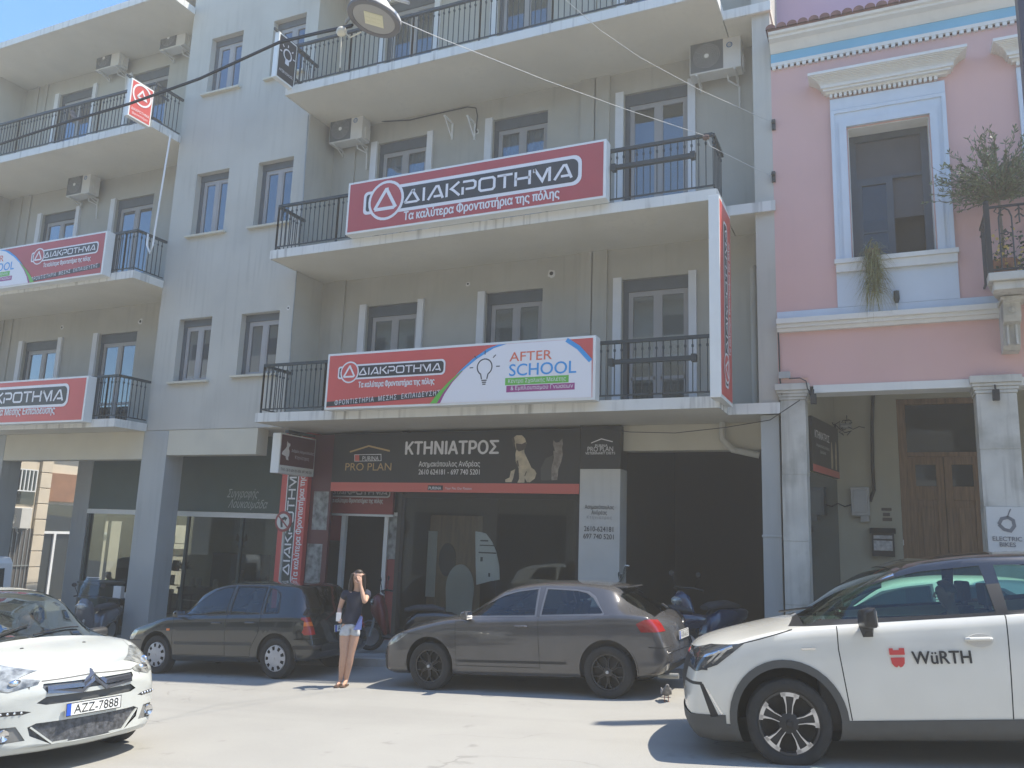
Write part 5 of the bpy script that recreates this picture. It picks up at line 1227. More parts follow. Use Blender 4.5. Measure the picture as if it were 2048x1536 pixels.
# ------------------------------------------------ black five-door hatchback
def car_black():
    L, W = 4.10, 1.64; xf, xr = .86, 3.371; r = .307
    X = lambda q: L/2-q
    cb = CarBody(L, W,
        [(0,.54),(.03,.62),(.08,.69),(.15,.735),(.45,.83),(.8,.91),(1.1,.975),(1.22,1.02),(1.45,1.19),(1.75,1.36),(1.95,1.425),(2.3,1.465),(2.9,1.46),(3.3,1.435),(3.58,1.405),(3.66,1.365),(3.94,.99),(3.99,.91),(4.04,.74),(4.08,.6),(4.10,.52)],
        [(0,.48),(.08,.62),(.2,.70),(.6,.80),(1.1,.905),(2.0,.93),(3.0,.945),(3.6,.955),(3.92,.94),(4.02,.78),(4.10,.5)],
        [(0,.34),(.05,.22),(.25,.19),(.9,.2),(3.2,.22),(3.9,.26),(4.06,.32),(4.10,.4)],
        [(0,.82),(.03,.88),(.1,.93),(.25,.965),(.6,.99),(1,1),(3.3,1),(3.75,.975),(3.97,.94),(4.06,.91),(4.10,.88)],
        [(0,.85),(1.1,.86),(1.5,.77),(1.9,.70),(2.5,.68),(3.4,.66),(3.75,.68),(4.0,.80),(4.15,.8)])
    arches(cb, L, xf, xr, r, None)
    cb.cut('windscreen', [(X(1.17), -.70), (X(1.17), .70), (X(1.84), .56), (X(1.84), -.56)], 'z')
    cb.cut('rear_window', [(X(3.66), -.56), (X(3.66), .56), (X(3.935), .62), (X(3.935), -.62)], 'z', amin=.15)
    for sg in (1, -1): cb.cut('rear_window', [(sg*.1,.98),(sg*.1,1.28),(-sg*.5,1.28),(-sg*.6,.98)], 'x', -1, amin=.2)
    sidewin(cb, L, [[(1.36,.965),(1.52,1.07),(1.75,1.25),(1.92,1.325),(2.10,1.37),(2.30,1.385),(2.30,.975)], [(2.40,1.385),(2.75,1.38),(2.97,1.365),(3.02,.985),(2.40,.975)], [(3.06,1.355),(3.18,1.335),(3.28,1.26),(3.36,1.05),(3.36,1.0),(3.10,.99)]], trim='window_trim')
    cb.cut('front_door', [(X(1.22),.32),(X(1.22),.90),(X(2.35),.955),(X(2.35),.32)], 'y', within=('body',), amin=.1)
    cb.cut('rear_door', [(X(2.35),.32),(X(2.35),.955),(X(3.05),.965),(X(3.05),.70),(X(2.87),.40),(X(2.85),.32)], 'y', within=('body',), amin=.1)
    al = ('body','front_door','rear_door','window_trim')
    for ln in ([(X(1.22),.32),(X(1.21),.92)], [(X(2.35),.32),(X(2.35),1.37)], [(X(3.06),.965),(X(3.03),.68),(X(2.88),.45),(X(2.86),.32)], [(X(1.22),.32),(X(2.86),.32)]): cb.line('seam', ln, within=al)
    cb.line('rub_strip', [(X(.9+.36),.505),(X(2.9),.515)], .05, within=al)
    cb.cut('tail_lamp', [(X(3.90),.66),(X(3.86),.70),(X(3.97),.92),(X(4.3),.92),(X(4.3),.66)], 'y', amin=.4)
    for sg in (1, -1): cb.cut('tail_lamp', [(sg*.64,.66),(sg*.66,.92),(sg*.9,.92),(sg*.9,.66)], 'x', -1, amin=.25)
    cb.cut('tail_lamp_orange', [(X(3.8),.79),(X(3.8),.85),(X(4.3),.85),(X(4.3),.79)], 'y', within=('tail_lamp',), amin=0)
    cb.cut('headlamp', [(X(.42),.70),(X(.05),.70),(X(.05),.53),(X(.30),.55)], 'y', amin=.05)
    cb.cut('grille', [(-.4,.55),(.4,.55),(.42,.66),(-.42,.66)], 'x', 1)
    cb.line('seam', [(X(3.72),.60),(X(4.3),.60)], .012, within=('body',)); cb.line('seam', [(X(.5),.54),(X(0),.53)], .012, within=('body',))
    cb.line('bumper_strip', [(X(3.70),.475),(X(4.3),.475)], .06, within=('body',))
    P = paint('black_green_paint', (.012,.017,.02), .12, .1, 1.0)
    root = thing('parked_car', 'black five door hatchback with silver hubcaps parked by the cafe column', 'car')
    mats = {n: P for n in cb.names}; mats.update(windscreen=M_cglassd, rear_window=M_cglassd, side_window=M_carglass, seam=M_seam, rub_strip=mat('worn_trim', (.04,.043,.045), .5), bumper_strip=M_trimk, tail_lamp=M_lampred, tail_lamp_orange=M_lampora, headlamp=M_lampglass, grille=M_trimk, window_trim=M_trimk)
    out = cb.finish(root, mats, {'windscreen': -.004, 'side_window': -.006, 'rear_window': -.003, 'tail_lamp': .005}, groups={'seam': 'body', 'rub_strip': 'body', 'bumper_strip': 'body', 'window_trim': 'body', 'tail_lamp_orange': 'tail_lamp'})
    for sg in (1, -1):
        for q in (xf, xr): wheel(root, X(q), sg*(W/2-.11), r, .19, 'hubcap', sg)
        mirror(root, X(1.42), sg*(W/2-.06), .97, P, sg); handle(None, X(2.16), sg*(W/2+.004), .83, P, pick(out, 'front_door', sg)); handle(None, X(2.86), sg*(W/2+.002), .84, P, pick(out, 'rear_door', sg))
        mb = MB(); mb.box(X(1.12)-.035, X(1.12)+.035, sg*(W/2-.012), sg*(W/2+.004), .70, .735); build('side_indicator', mb, M_lampora, root, bevel=.004)
    well(root, L, (xf, xr), r, W); cabin(root, L, 1.2, 3.7, W, .2, .93)
    plate(root, X(4.10), 0, .72, 'ΑΧΕ-4120', -1); return root, L, xf
# ------------------------------------------------ white crossover with the black roof
def car_crossover():
    L, W = 4.21, 1.765; xf, xr = .87, 3.474; r = .338
    X = lambda q: L/2-q
    cb = CarBody(L, W,
        [(0,.64),(.03,.75),(.08,.86),(.16,.93),(.4,1.0),(.8,1.065),(1.02,1.105),(1.15,1.16),(1.5,1.36),(1.85,1.51),(2.1,1.57),(2.6,1.605),(3.2,1.595),(3.75,1.54),(3.85,1.48),(4.05,1.15),(4.12,1.0),(4.18,.8),(4.21,.6)],
        [(0,.56),(.06,.76),(.16,.87),(.4,.945),(.95,1.045),(1.5,1.075),(2.5,1.115),(3.3,1.16),(3.9,1.15),(4.1,.95),(4.21,.55)],
        [(0,.32),(.05,.22),(.3,.19),(1,.20),(3.3,.21),(4.0,.24),(4.21,.35)],
        [(0,.83),(.03,.89),(.1,.935),(.25,.97),(.6,.99),(1,1),(3.3,1),(3.8,.97),(4.1,.92),(4.21,.84)],
        [(0,.85),(1.05,.86),(1.5,.77),(1.9,.70),(2.6,.68),(3.4,.66),(3.8,.68),(4.1,.8),(4.21,.8)], bow_f=.13)
    # cladding first: ring round the arches, sill, lower bumper
    for q in (xf, xr): cb.cut('cladding', circ(X(q), r+.02, r+.13, 40), 'y', amin=.12)
    cb.cut('cladding', [(X(-.2),.1),(X(-.2),.40),(X(.3),.34),(X(.65),.30),(X(.65),.1)], 'y', amin=.0)
    cb.cut('cladding', [(X(1.2),.1),(X(1.2),.355),(X(3.2),.375),(X(3.2),.1)], 'y', amin=.0)
    cb.cut('cladding', [(-.9,.1),(.9,.1),(.9,.40),(-.9,.40)], 'x', 1, amin=.1)
    for q in (xf, xr): cb.cut('arch_hole', circ(X(q), r+.02, r+.07, 40), 'y', amin=.12)
    cb.cut('windscreen', [(X(1.08), -.72), (X(1.08), .72), (X(1.86), .58), (X(1.86), -.58)], 'z')
    cb.cut('roof', [(X(1.86), -.9), (X(1.86), .9), (X(3.84), .9), (X(3.84), -.9)], 'z', within=('body',), amin=.35, zmin=1.35)
    cb.cut('pillar_trim', [(X(.96),1.068),(X(1.5),1.36),(X(1.9),1.51),(X(2.2),1.57),(X(2.6),1.59),(X(3.75),1.56),(X(3.75),1.165)], 'y', within=('body',), amin=.02)
    fw = [(1.10,1.115),(1.16,1.150),(1.42,1.280),(1.62,1.365),(1.85,1.43),(2.05,1.47),(2.52,1.50),(2.54,1.147)]
    sidewin(cb, L, [fw, [(2.63,1.50),(3.1,1.49),(3.28,1.45),(3.34,1.2),(2.63,1.155)]])
    cb.line('chrome_strip', [(X(1.02),1.088),(X(1.42),1.305),(X(1.62),1.390),(X(1.85),1.456),(X(2.05),1.495),(X(2.5),1.525),(X(3.2),1.515)], .018, within=('pillar_trim','body'))
    al = ('body','front_door','rear_door')
    cb.cut('front_door', [(X(1.36),.36),(X(1.33),1.09),(X(2.60),1.14),(X(2.53),.37)], 'y', within=('body',), amin=.1)
    cb.cut('rear_door', [(X(2.53),.37),(X(2.60),1.14),(X(3.35),1.16),(X(3.2),.6),(X(3.0),.37)], 'y', within=('body',), amin=.1)
    for ln in ([(X(1.36),.36),(X(1.34),.62),(X(1.32),.9),(X(1.33),1.075)], [(X(2.53),.37),(X(2.60),1.14)], [(X(.98),1.055),(X(.70),.985),(X(.56),.955),(X(.2),.87)]): cb.line('seam', ln, within=al)
    cb.cut('headlamp', [(X(.58),.955),(X(.30),.935),(X(.02),.865),(X(.02),.77),(X(.16),.735),(X(.34),.79)], 'y', amin=.03)
    for sg in (1, -1): cb.cut('headlamp', [(sg*.45,.79),(sg*.9,.74),(sg*.9,.94),(sg*.45,.87)], 'x', 1, amin=.3)
    cb.line('lamp_bar', [(X(.13),.84),(X(.30),.87),(X(.48),.93)], .02, within=('headlamp',)); cb.line('lamp_bar', [(X(.30),.80),(X(.44),.92)], .018, within=('headlamp',)); cb.line('lamp_bar', [(X(.22),.77),(X(.36),.89)], .014, within=('headlamp',))
    cb.cut('fog_blade', [(X(.06),.665),(X(.185),.655),(X(.215),.64),(X(.30),.38),(X(.235),.375),(X(.175),.60),(X(.06),.62)][:0] or [(X(.175),.65),(X(.21),.64),(X(.315),.39),(X(.25),.385)], 'y', amin=.03)
    cb.cut('fog_blade', [(X(.03),.66),(X(.20),.655),(X(.20),.63),(X(.03),.635)], 'y', amin=.03)
    cb.line('chrome_strip', [(X(.235),.60),(X(.345),.40)], .012, within=al)
    cb.cut('grille', [(-.5,.58),(.5,.58),(.55,.84),(-.55,.84)], 'x', 1)
    P = paint('white_paint_car', (.66,.65,.59), .25, 0, .8)
    root = thing('white_crossover', 'white crossover with black roof and a red shield logo on its door', 'car')
    mats = {n: P for n in cb.names}; mats.update(windscreen=M_carglass, side_window=glassmat('green_car_glass', (.50,.72,.62), 1.2), seam=M_seam, cladding=mat('grey_cladding', (.075,.077,.075), .7, vary=.08, scale=8), pillar_trim=M_black, roof=paint('black_roof_paint', (.012,.012,.014), .15, 0, 1), headlamp=mat('smoked_lamp', (.06,.065,.07), .08, .2, coat=1), lamp_bar=M_chrome, fog_blade=M_trimk, chrome_strip=M_chrome, grille=M_trimk)
    out = cb.finish(root, mats, {'windscreen': -.004, 'side_window': -.008, 'cladding': .012, 'headlamp': .003}, groups={'seam': 'body', 'lamp_bar': 'headlamp', 'chrome_strip': 'body', 'pillar_trim': 'body', 'fog_blade': 'body'})
    for sg in (1, -1):
        for q in (xf, xr): wheel(root, X(q), sg*(W/2-.115), r, .215, 'loop', sg)
        mirror(root, X(1.56), sg*(W/2-.06), 1.14, mat('mirror_black', (.02,.02,.022), .35), sg, 1.3)
        mb = MB(); mb.add([(X(1.50),sg*.84,1.06),(X(1.62),sg*.84,1.06),(X(1.61),sg*.96,1.12),(X(1.52),sg*.96,1.12),(X(1.52),sg*.86,.98),(X(1.60),sg*.86,.98),(X(1.59),sg*.93,1.03),(X(1.54),sg*.93,1.03)],[(0,1,2,3),(7,6,5,4),(0,4,5,1),(1,5,6,2),(2,6,7,3),(3,7,4,0)]); build('mirror_foot', mb, M_trimk, root)
        handle(None, X(2.37), sg*(W/2+.006), .955, P, pick(out, 'front_door', sg))
        mb = MB(); mb.lathe([(.001,0),(.075,.012)],(X(2.3),sg*(W/2+.001),.94),'y',20); 
    mb = MB(); mb.xz(disc(X(2.38), .945, .095, 24, .05), W/2-.01, W/2+.003); build('handle_cup', mb, mat('handle_shadow', (.5,.49,.46), .4), pick(out, 'front_door', 1))  # flat oval, the shade of the handle recess put into its grey
    well(root, L, (xf, xr), r, W); cabin(root, L, 1.15, 3.8, W, .22, 1.08)
    mb = MB(); mb.lathe([(.17, 0), (.17, .02)], (0,0,0), 'x', 24)
    # door logo: red shield and lettering on the left door
    y = W/2+.006; f = Face((X(1.70), y, .735), (-1,0,0), (0,0,1), (0,1,0)); D = pick(out, 'front_door', 1)
    mb = MB(); rd = mat('logo_red', (.55,.05,.05), .4)
    f.poly(mb, [(0,.115),(.0,.165),(.03,.165),(.03,.15),(.075,.15),(.075,.165),(.115,.165),(.115,.115)], .002)
    f.poly(mb, [(.005,.095),(.11,.095),(.105,.05),(.088,.028),(.07,.02),(.057,.035),(.044,.02),(.027,.028),(.01,.05)], .002); build('shield_logo', mb, rd, D)
    mb = MB(); f.text(mb, 'WüRTH', .135, .385, .045, .002, bold=.02, width=.43); build('logo_lettering', mb, M_trimk, D)
    mb = MB(); f3 = Face((X(1.03), y-.006, .9), (-1,0,0), (0,0,1), (0,1,0)); f3.rect(mb, 0, .0, .11, .012, .004); build('fender_badge', mb, M_chrome, out['body'][0])
    mb = MB(); mb.tube([(X(.95),-.3,1.13),(X(1.2),.35,1.2)], .01, 6); build('wiper', mb, M_black, root)
    return root, L, xf
# ------------------------------------------------ white city car facing us
def car_city():
    L, W = 3.94, 1.728; xf, xr = .80, 3.266; r = .305
    X = lambda q: L/2-q
    cb = CarBody(L, W,
        [(0,.70),(.02,.76),(.06,.80),(.15,.845),(.35,.915),(.6,.975),(.85,1.02),(.98,1.06),(1.3,1.215),(1.7,1.39),(2.0,1.475),(2.4,1.52),(3.0,1.49),(3.5,1.38),(3.6,1.32),(3.8,1.0),(3.9,.8),(3.94,.6)],
        [(0,.60),(.06,.72),(.15,.78),(.35,.86),(.85,.97),(1.5,1.0),(2.5,1.02),(3.4,1.04),(3.75,.98),(3.94,.55)],
        [(0,.24),(.05,.19),(.3,.17),(1,.19),(3.3,.2),(3.94,.35)],
        [(0,.86),(.03,.90),(.1,.94),(.25,.97),(.6,.99),(1,1),(3.3,1),(3.7,.95),(3.94,.86)],
        [(0,.85),(.9,.88),(1.3,.80),(1.8,.72),(2.4,.69),(3.4,.66),(3.7,.75),(3.94,.8)], bow_f=.30)
    arches(cb, L, xf, xr, r, None)
    cb.cut('windscreen', [(X(.97), -.74), (X(.97), .74), (X(1.78), .60), (X(1.78), -.60)], 'z')
    cb.cut('windscreen', [(X(1.77), -.60), (X(1.77), .60), (X(2.1), .57), (X(2.1), -.57)], 'z', within=('body',))
    sidewin(cb, L, [[(1.15,1.03),(1.5,1.21),(1.8,1.33),(2.0,1.38),(2.2,1.41),(2.25,1.05)], [(2.33,1.41),(2.9,1.39),(3.1,1.1),(2.33,1.06)]])
    # face: outlines seen from the front (y, z)
    F = lambda nm, p, **k: cb.cut(nm, p, 'x', 1, **k)
    for sg in (1, -1):
        F('headlamp', [(sg*.46,.735),(sg*.43,.765),(sg*.66,.80),(sg*.80,.80),(sg*.80,.72),(sg*.66,.69)], amin=.15)
        cb.cut('headlamp', [(X(-.2),.69),(X(.30),.70),(X(.46),.80),(X(.66),.93),(X(.50),.915),(X(.30),.85),(X(.05),.81),(X(-.2),.80)][:0] or [(X(.22),.70),(X(.36),.735),(X(.72),.925),(X(.60),.925),(X(.22),.835)], 'y', sg, amin=.0)
        F('fog_recess', [(sg*.53,.30),(sg*.60,.415),(sg*.80,.415),(sg*.80,.33),(sg*.70,.29)], amin=.2)
        F('day_lamp', [(sg*.50,.52),(sg*.56,.535),(sg*.78,.54),(sg*.78,.505),(sg*.56,.505)], amin=.2)
    F('upper_grille', [(-.43,.705),(-.40,.665),(.40,.665),(.43,.705),(.42,.735),(-.42,.735)])
    F('slot', [(-.47,.585),(-.40,.565),(.40,.565),(.47,.585),(.40,.63),(-.40,.63)])
    F('lower_grille', [(-.52,.40),(-.50,.33),(-.34,.245),(.34,.245),(.50,.33),(.52,.40),(.46,.425),(-.46,.425)])
    F('lower_lip', [(-.8,.0),(.8,.0),(.8,.205),(-.8,.205)], amin=.1)
    cb.line('seam', [(-.43,.755),(0,.775),(.43,.755)], .012, 'x', 1, within=('body',))
    for sg in (1, -1): cb.line('seam', [(X(.75),sg*.74),(X(.35),sg*.66),(X(.12),sg*.52)], .01, 'z', within=('body',))
    P = paint('white_city_paint', (.52,.54,.51), .22, 0, .9)
    root = thing('white_city_car', 'white small car coming into the frame at the lower left corner, front plate visible', 'car')
    M_net = mat('grille_mesh', (.075,.078,.085), .5, vary=.6, scale=30, bump=.6, bscale=35)
    mats = {n: P for n in cb.names}; mats.update(windscreen=glassmat('windscreen_glass', (.55,.60,.57), 3.5), side_window=M_carglass, seam=mat('soft_gap', (.12,.12,.115), .8), headlamp=M_lampglass, fog_recess=mat('fog_grey', (.2,.2,.19), .6), day_lamp=M_trimk, upper_grille=mat('grille_grey', (.09,.095,.105), .4), slot=mat('slot_grey', (.085,.087,.085), .6), lower_grille=M_net, lower_lip=P)
    out = cb.finish(root, mats, {'windscreen': -.004, 'upper_grille': -.012, 'slot': -.02, 'lower_grille': -.02, 'headlamp': .004, 'fog_recess': -.01}, groups={'seam': 'body', 'lower_lip': 'body'})
    from mathutils.bvhtree import BVHTree
    bv = BVHTree.FromBMesh(cb.bm)
    def hit(y, z): 
        h = bv.ray_cast(Vector((4, y, z)), Vector((-1, 0, 0))); return h[0].x if h[0] else X(0)
    def ribbon(pts, wd, out_=.012, thick=.012, name='part', m=None, parent=None):
        mb = MB(); vs, fs = stroke(pts, wd); n = len(vs)
        fr = [(hit(y, z)+out_, y, z) for y, z in vs]; bk = [(a-thick-.01, b, c) for a, b, c in fr]
        mb.add(fr+bk, fs+[(i, i+1, n+i+1, n+i) for i in range(n//2-1)]+[(n//2+i, n//2+i+1, n+n//2+i+1, n+n//2+i) for i in range(n//2-1)]); return build(name, mb, m, parent)
    gm = mat('chevron_grey', (.16,.17,.20), .25, .8)
    ribbon([(-.40,.70),(-.2,.697),(-.105,.695),(-.005,.795),(.105,.695),(.2,.697),(.40,.70)], .034, .018, name='chevron', m=gm, parent=root)
    ribbon([(-.40,.672),(-.115,.645),(-.005,.735),(.115,.645),(.40,.672)][0:5], .03, .016, name='chevron', m=gm, parent=root)
    ribbon([(-.50,.40),(-.33,.25),(.33,.25),(.50,.40)], .014, .004, name='grille_rim', m=P, parent=root)
    for sg in (1, -1):
        for k in range(5): mb = MB(); y = sg*(.57+k*.045); mb.ball((hit(y,.522)+.002, y, .522), .008, .013, .011, 8, 6); build('led', mb, M_chrome, pick(out, 'day_lamp', sg) or root)
        mb = MB(); y = sg*.68; mb.lathe([(.05, hit(y,.355)+.012), (.045, hit(y,.355)+.02), (.02,hit(y,.355)+.004), (0, hit(y,.355)+.002)], (0, y, .355), 'x', 18); build('fog_lamp', mb, M_chrome, root)
        for q in (xf, xr): wheel(root, X(q), sg*(W/2-.11), r, .195, 'hubcap', sg)
        mirror(root, X(1.55), sg*(W/2-.04), 1.0, M_trimk, sg)
        mb = MB(); h = bv.ray_cast(Vector((X(.72), sg*.30, 3)), Vector((0,0,-1)))[0]; mb.ball((h.x, h.y, h.z), .014, .02, .008, 8, 6); build('washer_nozzle', mb, M_trimk, root)
    well(root, L, (xf, xr), r, W); cabin(root, L, 1.05, 3.5, W, .2, 1.0)
    for sg in (1, -1):
        h = bv.ray_cast(Vector((X(.36), sg*3, .80)), Vector((0,-sg,0)))[0]
        mb = MB(); mb.ball((h.x-.0, h.y-sg*.012, h.z), .05, .03, .045, 14, 10); build('lamp_projector', mb, M_chrome, root, smooth=True)
        mb = MB(); y = sg*.60; mb.ball((hit(y,.755)-.008, y, .755), .03, .06, .03, 14, 10); build('lamp_projector', mb, M_chrome, root, smooth=True)
    px_ = max(hit(y, z) for y in (-.26, 0, .26) for z in (.455, .5, .555)); plate(root, px_+.012, 0, .505, 'AZZ-7888', 1)
    for y0, y1 in ((-.05, .5), (-.6, -.02)):
        mb = MB(); pts = []
        for i in range(7):
            y = y0+(y1-y0)*i/6; q = 1.0+.03*i; h = bv.ray_cast(Vector((X(q), y, 3)), Vector((0,0,-1)))[0]; pts.append((h.x, h.y, h.z+.012))
        mb.tube(pts, .008, 6); build('wiper', mb, M_black, root)
    return root, L, xf
def front_axle_at(root, L, xf, X, Y, heading): place(root, X-heading*(L/2-xf), Y, heading)
A3, L_, xf_ = car_grey(); front_axle_at(A3, L_, xf_, -5.86, 11.2, -1)
GO, L_, xf_ = car_black(); front_axle_at(GO, L_, xf_, -11.30, 11.45, -1)
XO, L_, xf_ = car_crossover(); place(XO, .28, 8.75, -1, R(10), .012, .087); XO.scale = (1.03, 1.03, 1.055)
CC, L_, xf_ = car_city(); place(CC, -6.68-1.955, 5.65+.26, 1, R(-7.7)); CC.scale = (1.01, 1.01, 1.035)
# ------------------------------------------------------------ air conditioners
M_ac = mat('ac_beige_steel', (.60,.585,.54), .5, vary=.05, scale=3, blot=.2, blotcol=(.45,.43,.38)); M_acg = mat('ac_fan_grille', (.11,.115,.115), .6)
def air_con(label, x, y, z, w=.92, h=.64, d=.32, rz=0, mark=True):
    """front-left-bottom corner at x, y, z; faces -Y before turning"""
    t = thing('air_conditioner', label, 'air conditioner', (0,0,0), group='air conditioner units on the facades')
    mb = MB(); mb.box(0, w, 0, d, 0, h); build('casing', mb, M_ac, t, bevel=.018)
    mb = MB(); mb.box(.02, w*.66, -.008, .0, .03, h-.03); g = build('fan_guard', mb, M_acg, t, bevel=.006)
    mb = MB()
    for k in range(7): mb.lathe([(.045+.032*k, -.012), (.045+.032*k+.006, -.016), (.045+.032*k+.010, -.012)], (w*.34, 0, h/2), 'y', 28)
    for k in range(12): a = 2*math.pi*k/12; mb.tube([(w*.34+.04*math.cos(a), -.013, h/2+.04*math.sin(a)), (w*.34+.24*math.cos(a), -.013, h/2+.24*math.sin(a))], .003, 4)
    build('fan_rings', mb, M_steel, g)
    mb = MB(); mb.lathe([(.0,-.022),(.042,-.022),(.045,-.01)], (w*.34,0,h/2), 'y', 18); build('fan_hub', mb, M_white, g, smooth=True)
    if mark:
        mb = MB(); f = Face((w*.72, -.004, h*.62), (1,0,0), (0,0,1), (0,-1,0)); circ_ring(f, mb, .06, .06, .04, .058, .0, 20); f.text(mb, 'GE', .06, .06, .04, .0); build('brand_mark', mb, mat('logo_blue', (.03,.13,.3), .5), t)
    for xx in (.12, w-.14):
        mb = MB(); mb.box(xx, xx+.035, -.02, d+.1, -.045, -.012); mb.box(xx+.001, xx+.034, d+.06, d+.1, -.16, -.045); mb.tube([(xx+.017, .1, -.045), (xx+.017, d+.08, -.15)], .012, 6)
        build('bracket', mb, M_ac, t)
    mb = MB(); mb.box(w+.001, w+.03, d*.35, d*.9, .04, .3); mb.tube([(w*.7, d*.7, .0), (w*.72, d*.7, -.12), (w*.9, d+.05, -.2), (w*.9, d+.08, -.6)], .018, 8); build('pipes', mb, M_ac, t, smooth=True)
    t.location = (x, y, z); t.rotation_euler.z = rz; return t
def ac_at(label, px, py, Y, **k): p = onY(px, py, Y); return air_con(label, p.x, p.y, p.z, **k)
ac_at('white air conditioner with blue round logo below the top slab beside the pink house', 1379, 152, 14.30, w=.96, h=.68)
ac_at('air conditioner on the recessed wall above the left end of the widest red sign', 657, 288, 14.30)
ac_at('upper of the two air conditioners under the roof slab, nearest the stair block', 318, 102, 14.30, mark=True)
ac_at('air conditioner under the roof slab, left of the one nearest the stair block', 190, 142, 14.30)
ac_at('air conditioner on the left wing wall above the sign with the white half', 131, 394, 14.30)
(y0, z0) = sidep(60, 1052); air_con('old white air conditioner on the cream corner building at the far left', XS_+.45, y0-1.6, z0-.1, w=1.3, h=.8, d=.4, rz=R(90), mark=False)
# empty air conditioner brackets and stray holes with cables
t = thing('wall_bracket', 'pair of empty white brackets with a black cable under the top right balcony', 'bracket', (-8, YR, 10.9))
for px in (905, 950):
    mb = MB(); a, b, c = onY(px-22, 235, YR-.35), onY(px, 240, YR-.03), onY(px+2, 258, YR-.03)
    zt_ = a.z+.02; mb.box(b.x-.02, b.x+.02, YR-.4, YR, zt_-.03, zt_); mb.box(b.x-.019, b.x+.019, YR-.03, YR, zt_-.4, zt_-.03); mb.tube([(b.x, YR-.38, zt_-.02), (b.x, YR-.02, zt_-.38)], .014, 6); build('arm', mb, M_white, t)
mb = MB(); pts = [onY(*q_, YR-.06) for q_ in ((735,241),(770,243),(820,240),(880,226),(935,214),(952,216),(955,232),(952,262))]; mb.tube(pts, .014, 6); build('cable', mb, M_cable, t, smooth=True)
M_hole = mat('hole_plaster', (.62,.61,.57), .9, vary=.1, scale=9)
def wall_hole(px, py, Y, r, lab):
    p = onY(px, py, Y); random.seed(int(px)); mb = MB(); mb.xz([(p.x+r*random.uniform(.7,1.25)*math.cos(R(a)), p.z+r*random.uniform(.7,1.2)*math.sin(R(a))) for a in range(0, 360, 30)], Y-.006, Y)
    t = thing('wall_hole', lab, 'hole', (p.x, Y, p.z)); build('patch', mb, M_hole, t); mb = MB(); mb.xz(disc(p.x, p.z, r*.45, 12), Y-.010, Y-.006); build('opening', mb, M_black, t)
wall_hole(1103, 547, YR, .09, 'ragged pale cable hole above the lowest right balcony, largest one'); wall_hole(936, 568, YR, .05, 'small round cable hole left of the large ragged hole'); wall_hole(953, 264, YR, .075, 'white rimmed cable hole below the empty brackets')
wall_hole(281, 643, YR, .08, 'white rimmed cable hole on the left wing nearest the stair block'); wall_hole(124, 655, YR, .065, 'pale cable hole on the left wing near the left edge'); wall_hole(577, 616, YF, .05, 'dark cable hole on the stair block near its right corner')
# ------------------------------------------------------------ hanging street lamp, cables
LY = 5.2
Lp = onY(749, 35, LY)
t = thing('street_lamp', 'round grey street lamp hanging over the road from a black cable', 'lamp', tuple(Lp))
tx, ty = R(-8), R(10)
Mr = Matrix.Rotation(tx, 3, 'X') @ Matrix.Rotation(ty, 3, 'Y')
def lampb(name, prof, m, par=t, **k):
    mb = MB(); mb.lathe(prof, (0,0,0), 'z', 36); mb.v = [tuple(Mr @ Vector(v)*.82+Lp) for v in mb.v]; return build(name, mb, m, par, smooth=True)
lampb('housing', [(.268,-.01),(.285,.0),(.28,.03),(.22,.06),(.14,.08),(.13,.16),(.1,.19),(0,.2)], mat('lamp_white', (.60,.60,.58), .5, vary=.05))
lampb('rim', [(.225,-.018),(.23,-.03),(.28,-.03),(.288,-.01),(.284,.001),(.27,-.012)], mat('lamp_rim', (.16,.16,.17), .5))
lampb('lens', [(.226,-.022),(0,-.022)], mat('lamp_lens', (.36,.36,.35), .25))
mb = MB()
for i in range(3):
    for j in range(3):
        mb.box(-.085+i*.06,-.04+i*.06,-.085+j*.06,-.04+j*.06,-.03,-.023)
mb.box(-.1,.1,-.1,.1,-.0275,-.0235); mb.v = [tuple(Mr @ (Matrix.Rotation(R(30),3,'Z') @ Vector(v))*.82+Lp) for v in mb.v]; build('led_panel', mb, mat('led_yellow', (.68,.66,.48), .4), t)
mb = MB()
for a in (20, 140, 260): mb.tube([Lp+Vector((.12*math.cos(R(a)), .12*math.sin(R(a)), .15)), Lp+Vector((.05*math.cos(R(a)), .05*math.sin(R(a)), .42)), Lp+Vector((0,0,.5))], .012, 6)
mb.tube([Lp+Vector((-.1,0,.2)), Lp+Vector((-.22,0,.1)), Lp+Vector((-.3,0,.02))], .012, 6); mb.tube([Lp+Vector((.2,0,.12)), Lp+Vector((.34,0,.05))], .014, 6)
build('suspension', mb, M_steel, t, smooth=True)
jb = onY(683, 63, LY); mb = MB(); mb.ball(tuple(jb), .05, .04, .045); mb.tube([jb, onY(682, 100, LY), onY(680, 135, LY)], .006, 5); mb.tube([jb+Vector((.03,0,-.01)), onY(700, 75, LY), onY(722, 64, LY)], .007, 5); build('junction_box', mb, mat('box_ivory', (.62,.60,.50), .5), t, smooth=True)
def cable(lab, pts, r, m, name='cable', group=None):
    o_ = build(name, MB().tube(pts, r, 6), m, smooth=True); return tag(o_, lab, 'cable', group)
c_ = [onY(*q_) for q_ in ((-90,318,6.6),(0,289,6.4),(130,246,6.2),(260,208,6.0),(400,158,5.8),(560,85,5.5),(640,66,5.35),(705,52,5.2))]
mb = MB(); mb.tube([p+Vector((0,0,.011)) for p in c_], .011, 6); mb.tube([p-Vector((0,.01,.010)) for p in c_], .010, 6); tag(build('lamp_cable', mb, M_cable, smooth=True), 'thick black twisted cable sloping from the street lamp to the left edge', 'cable')
M_wire = mat('pale_wire', (.50,.50,.48), .5)
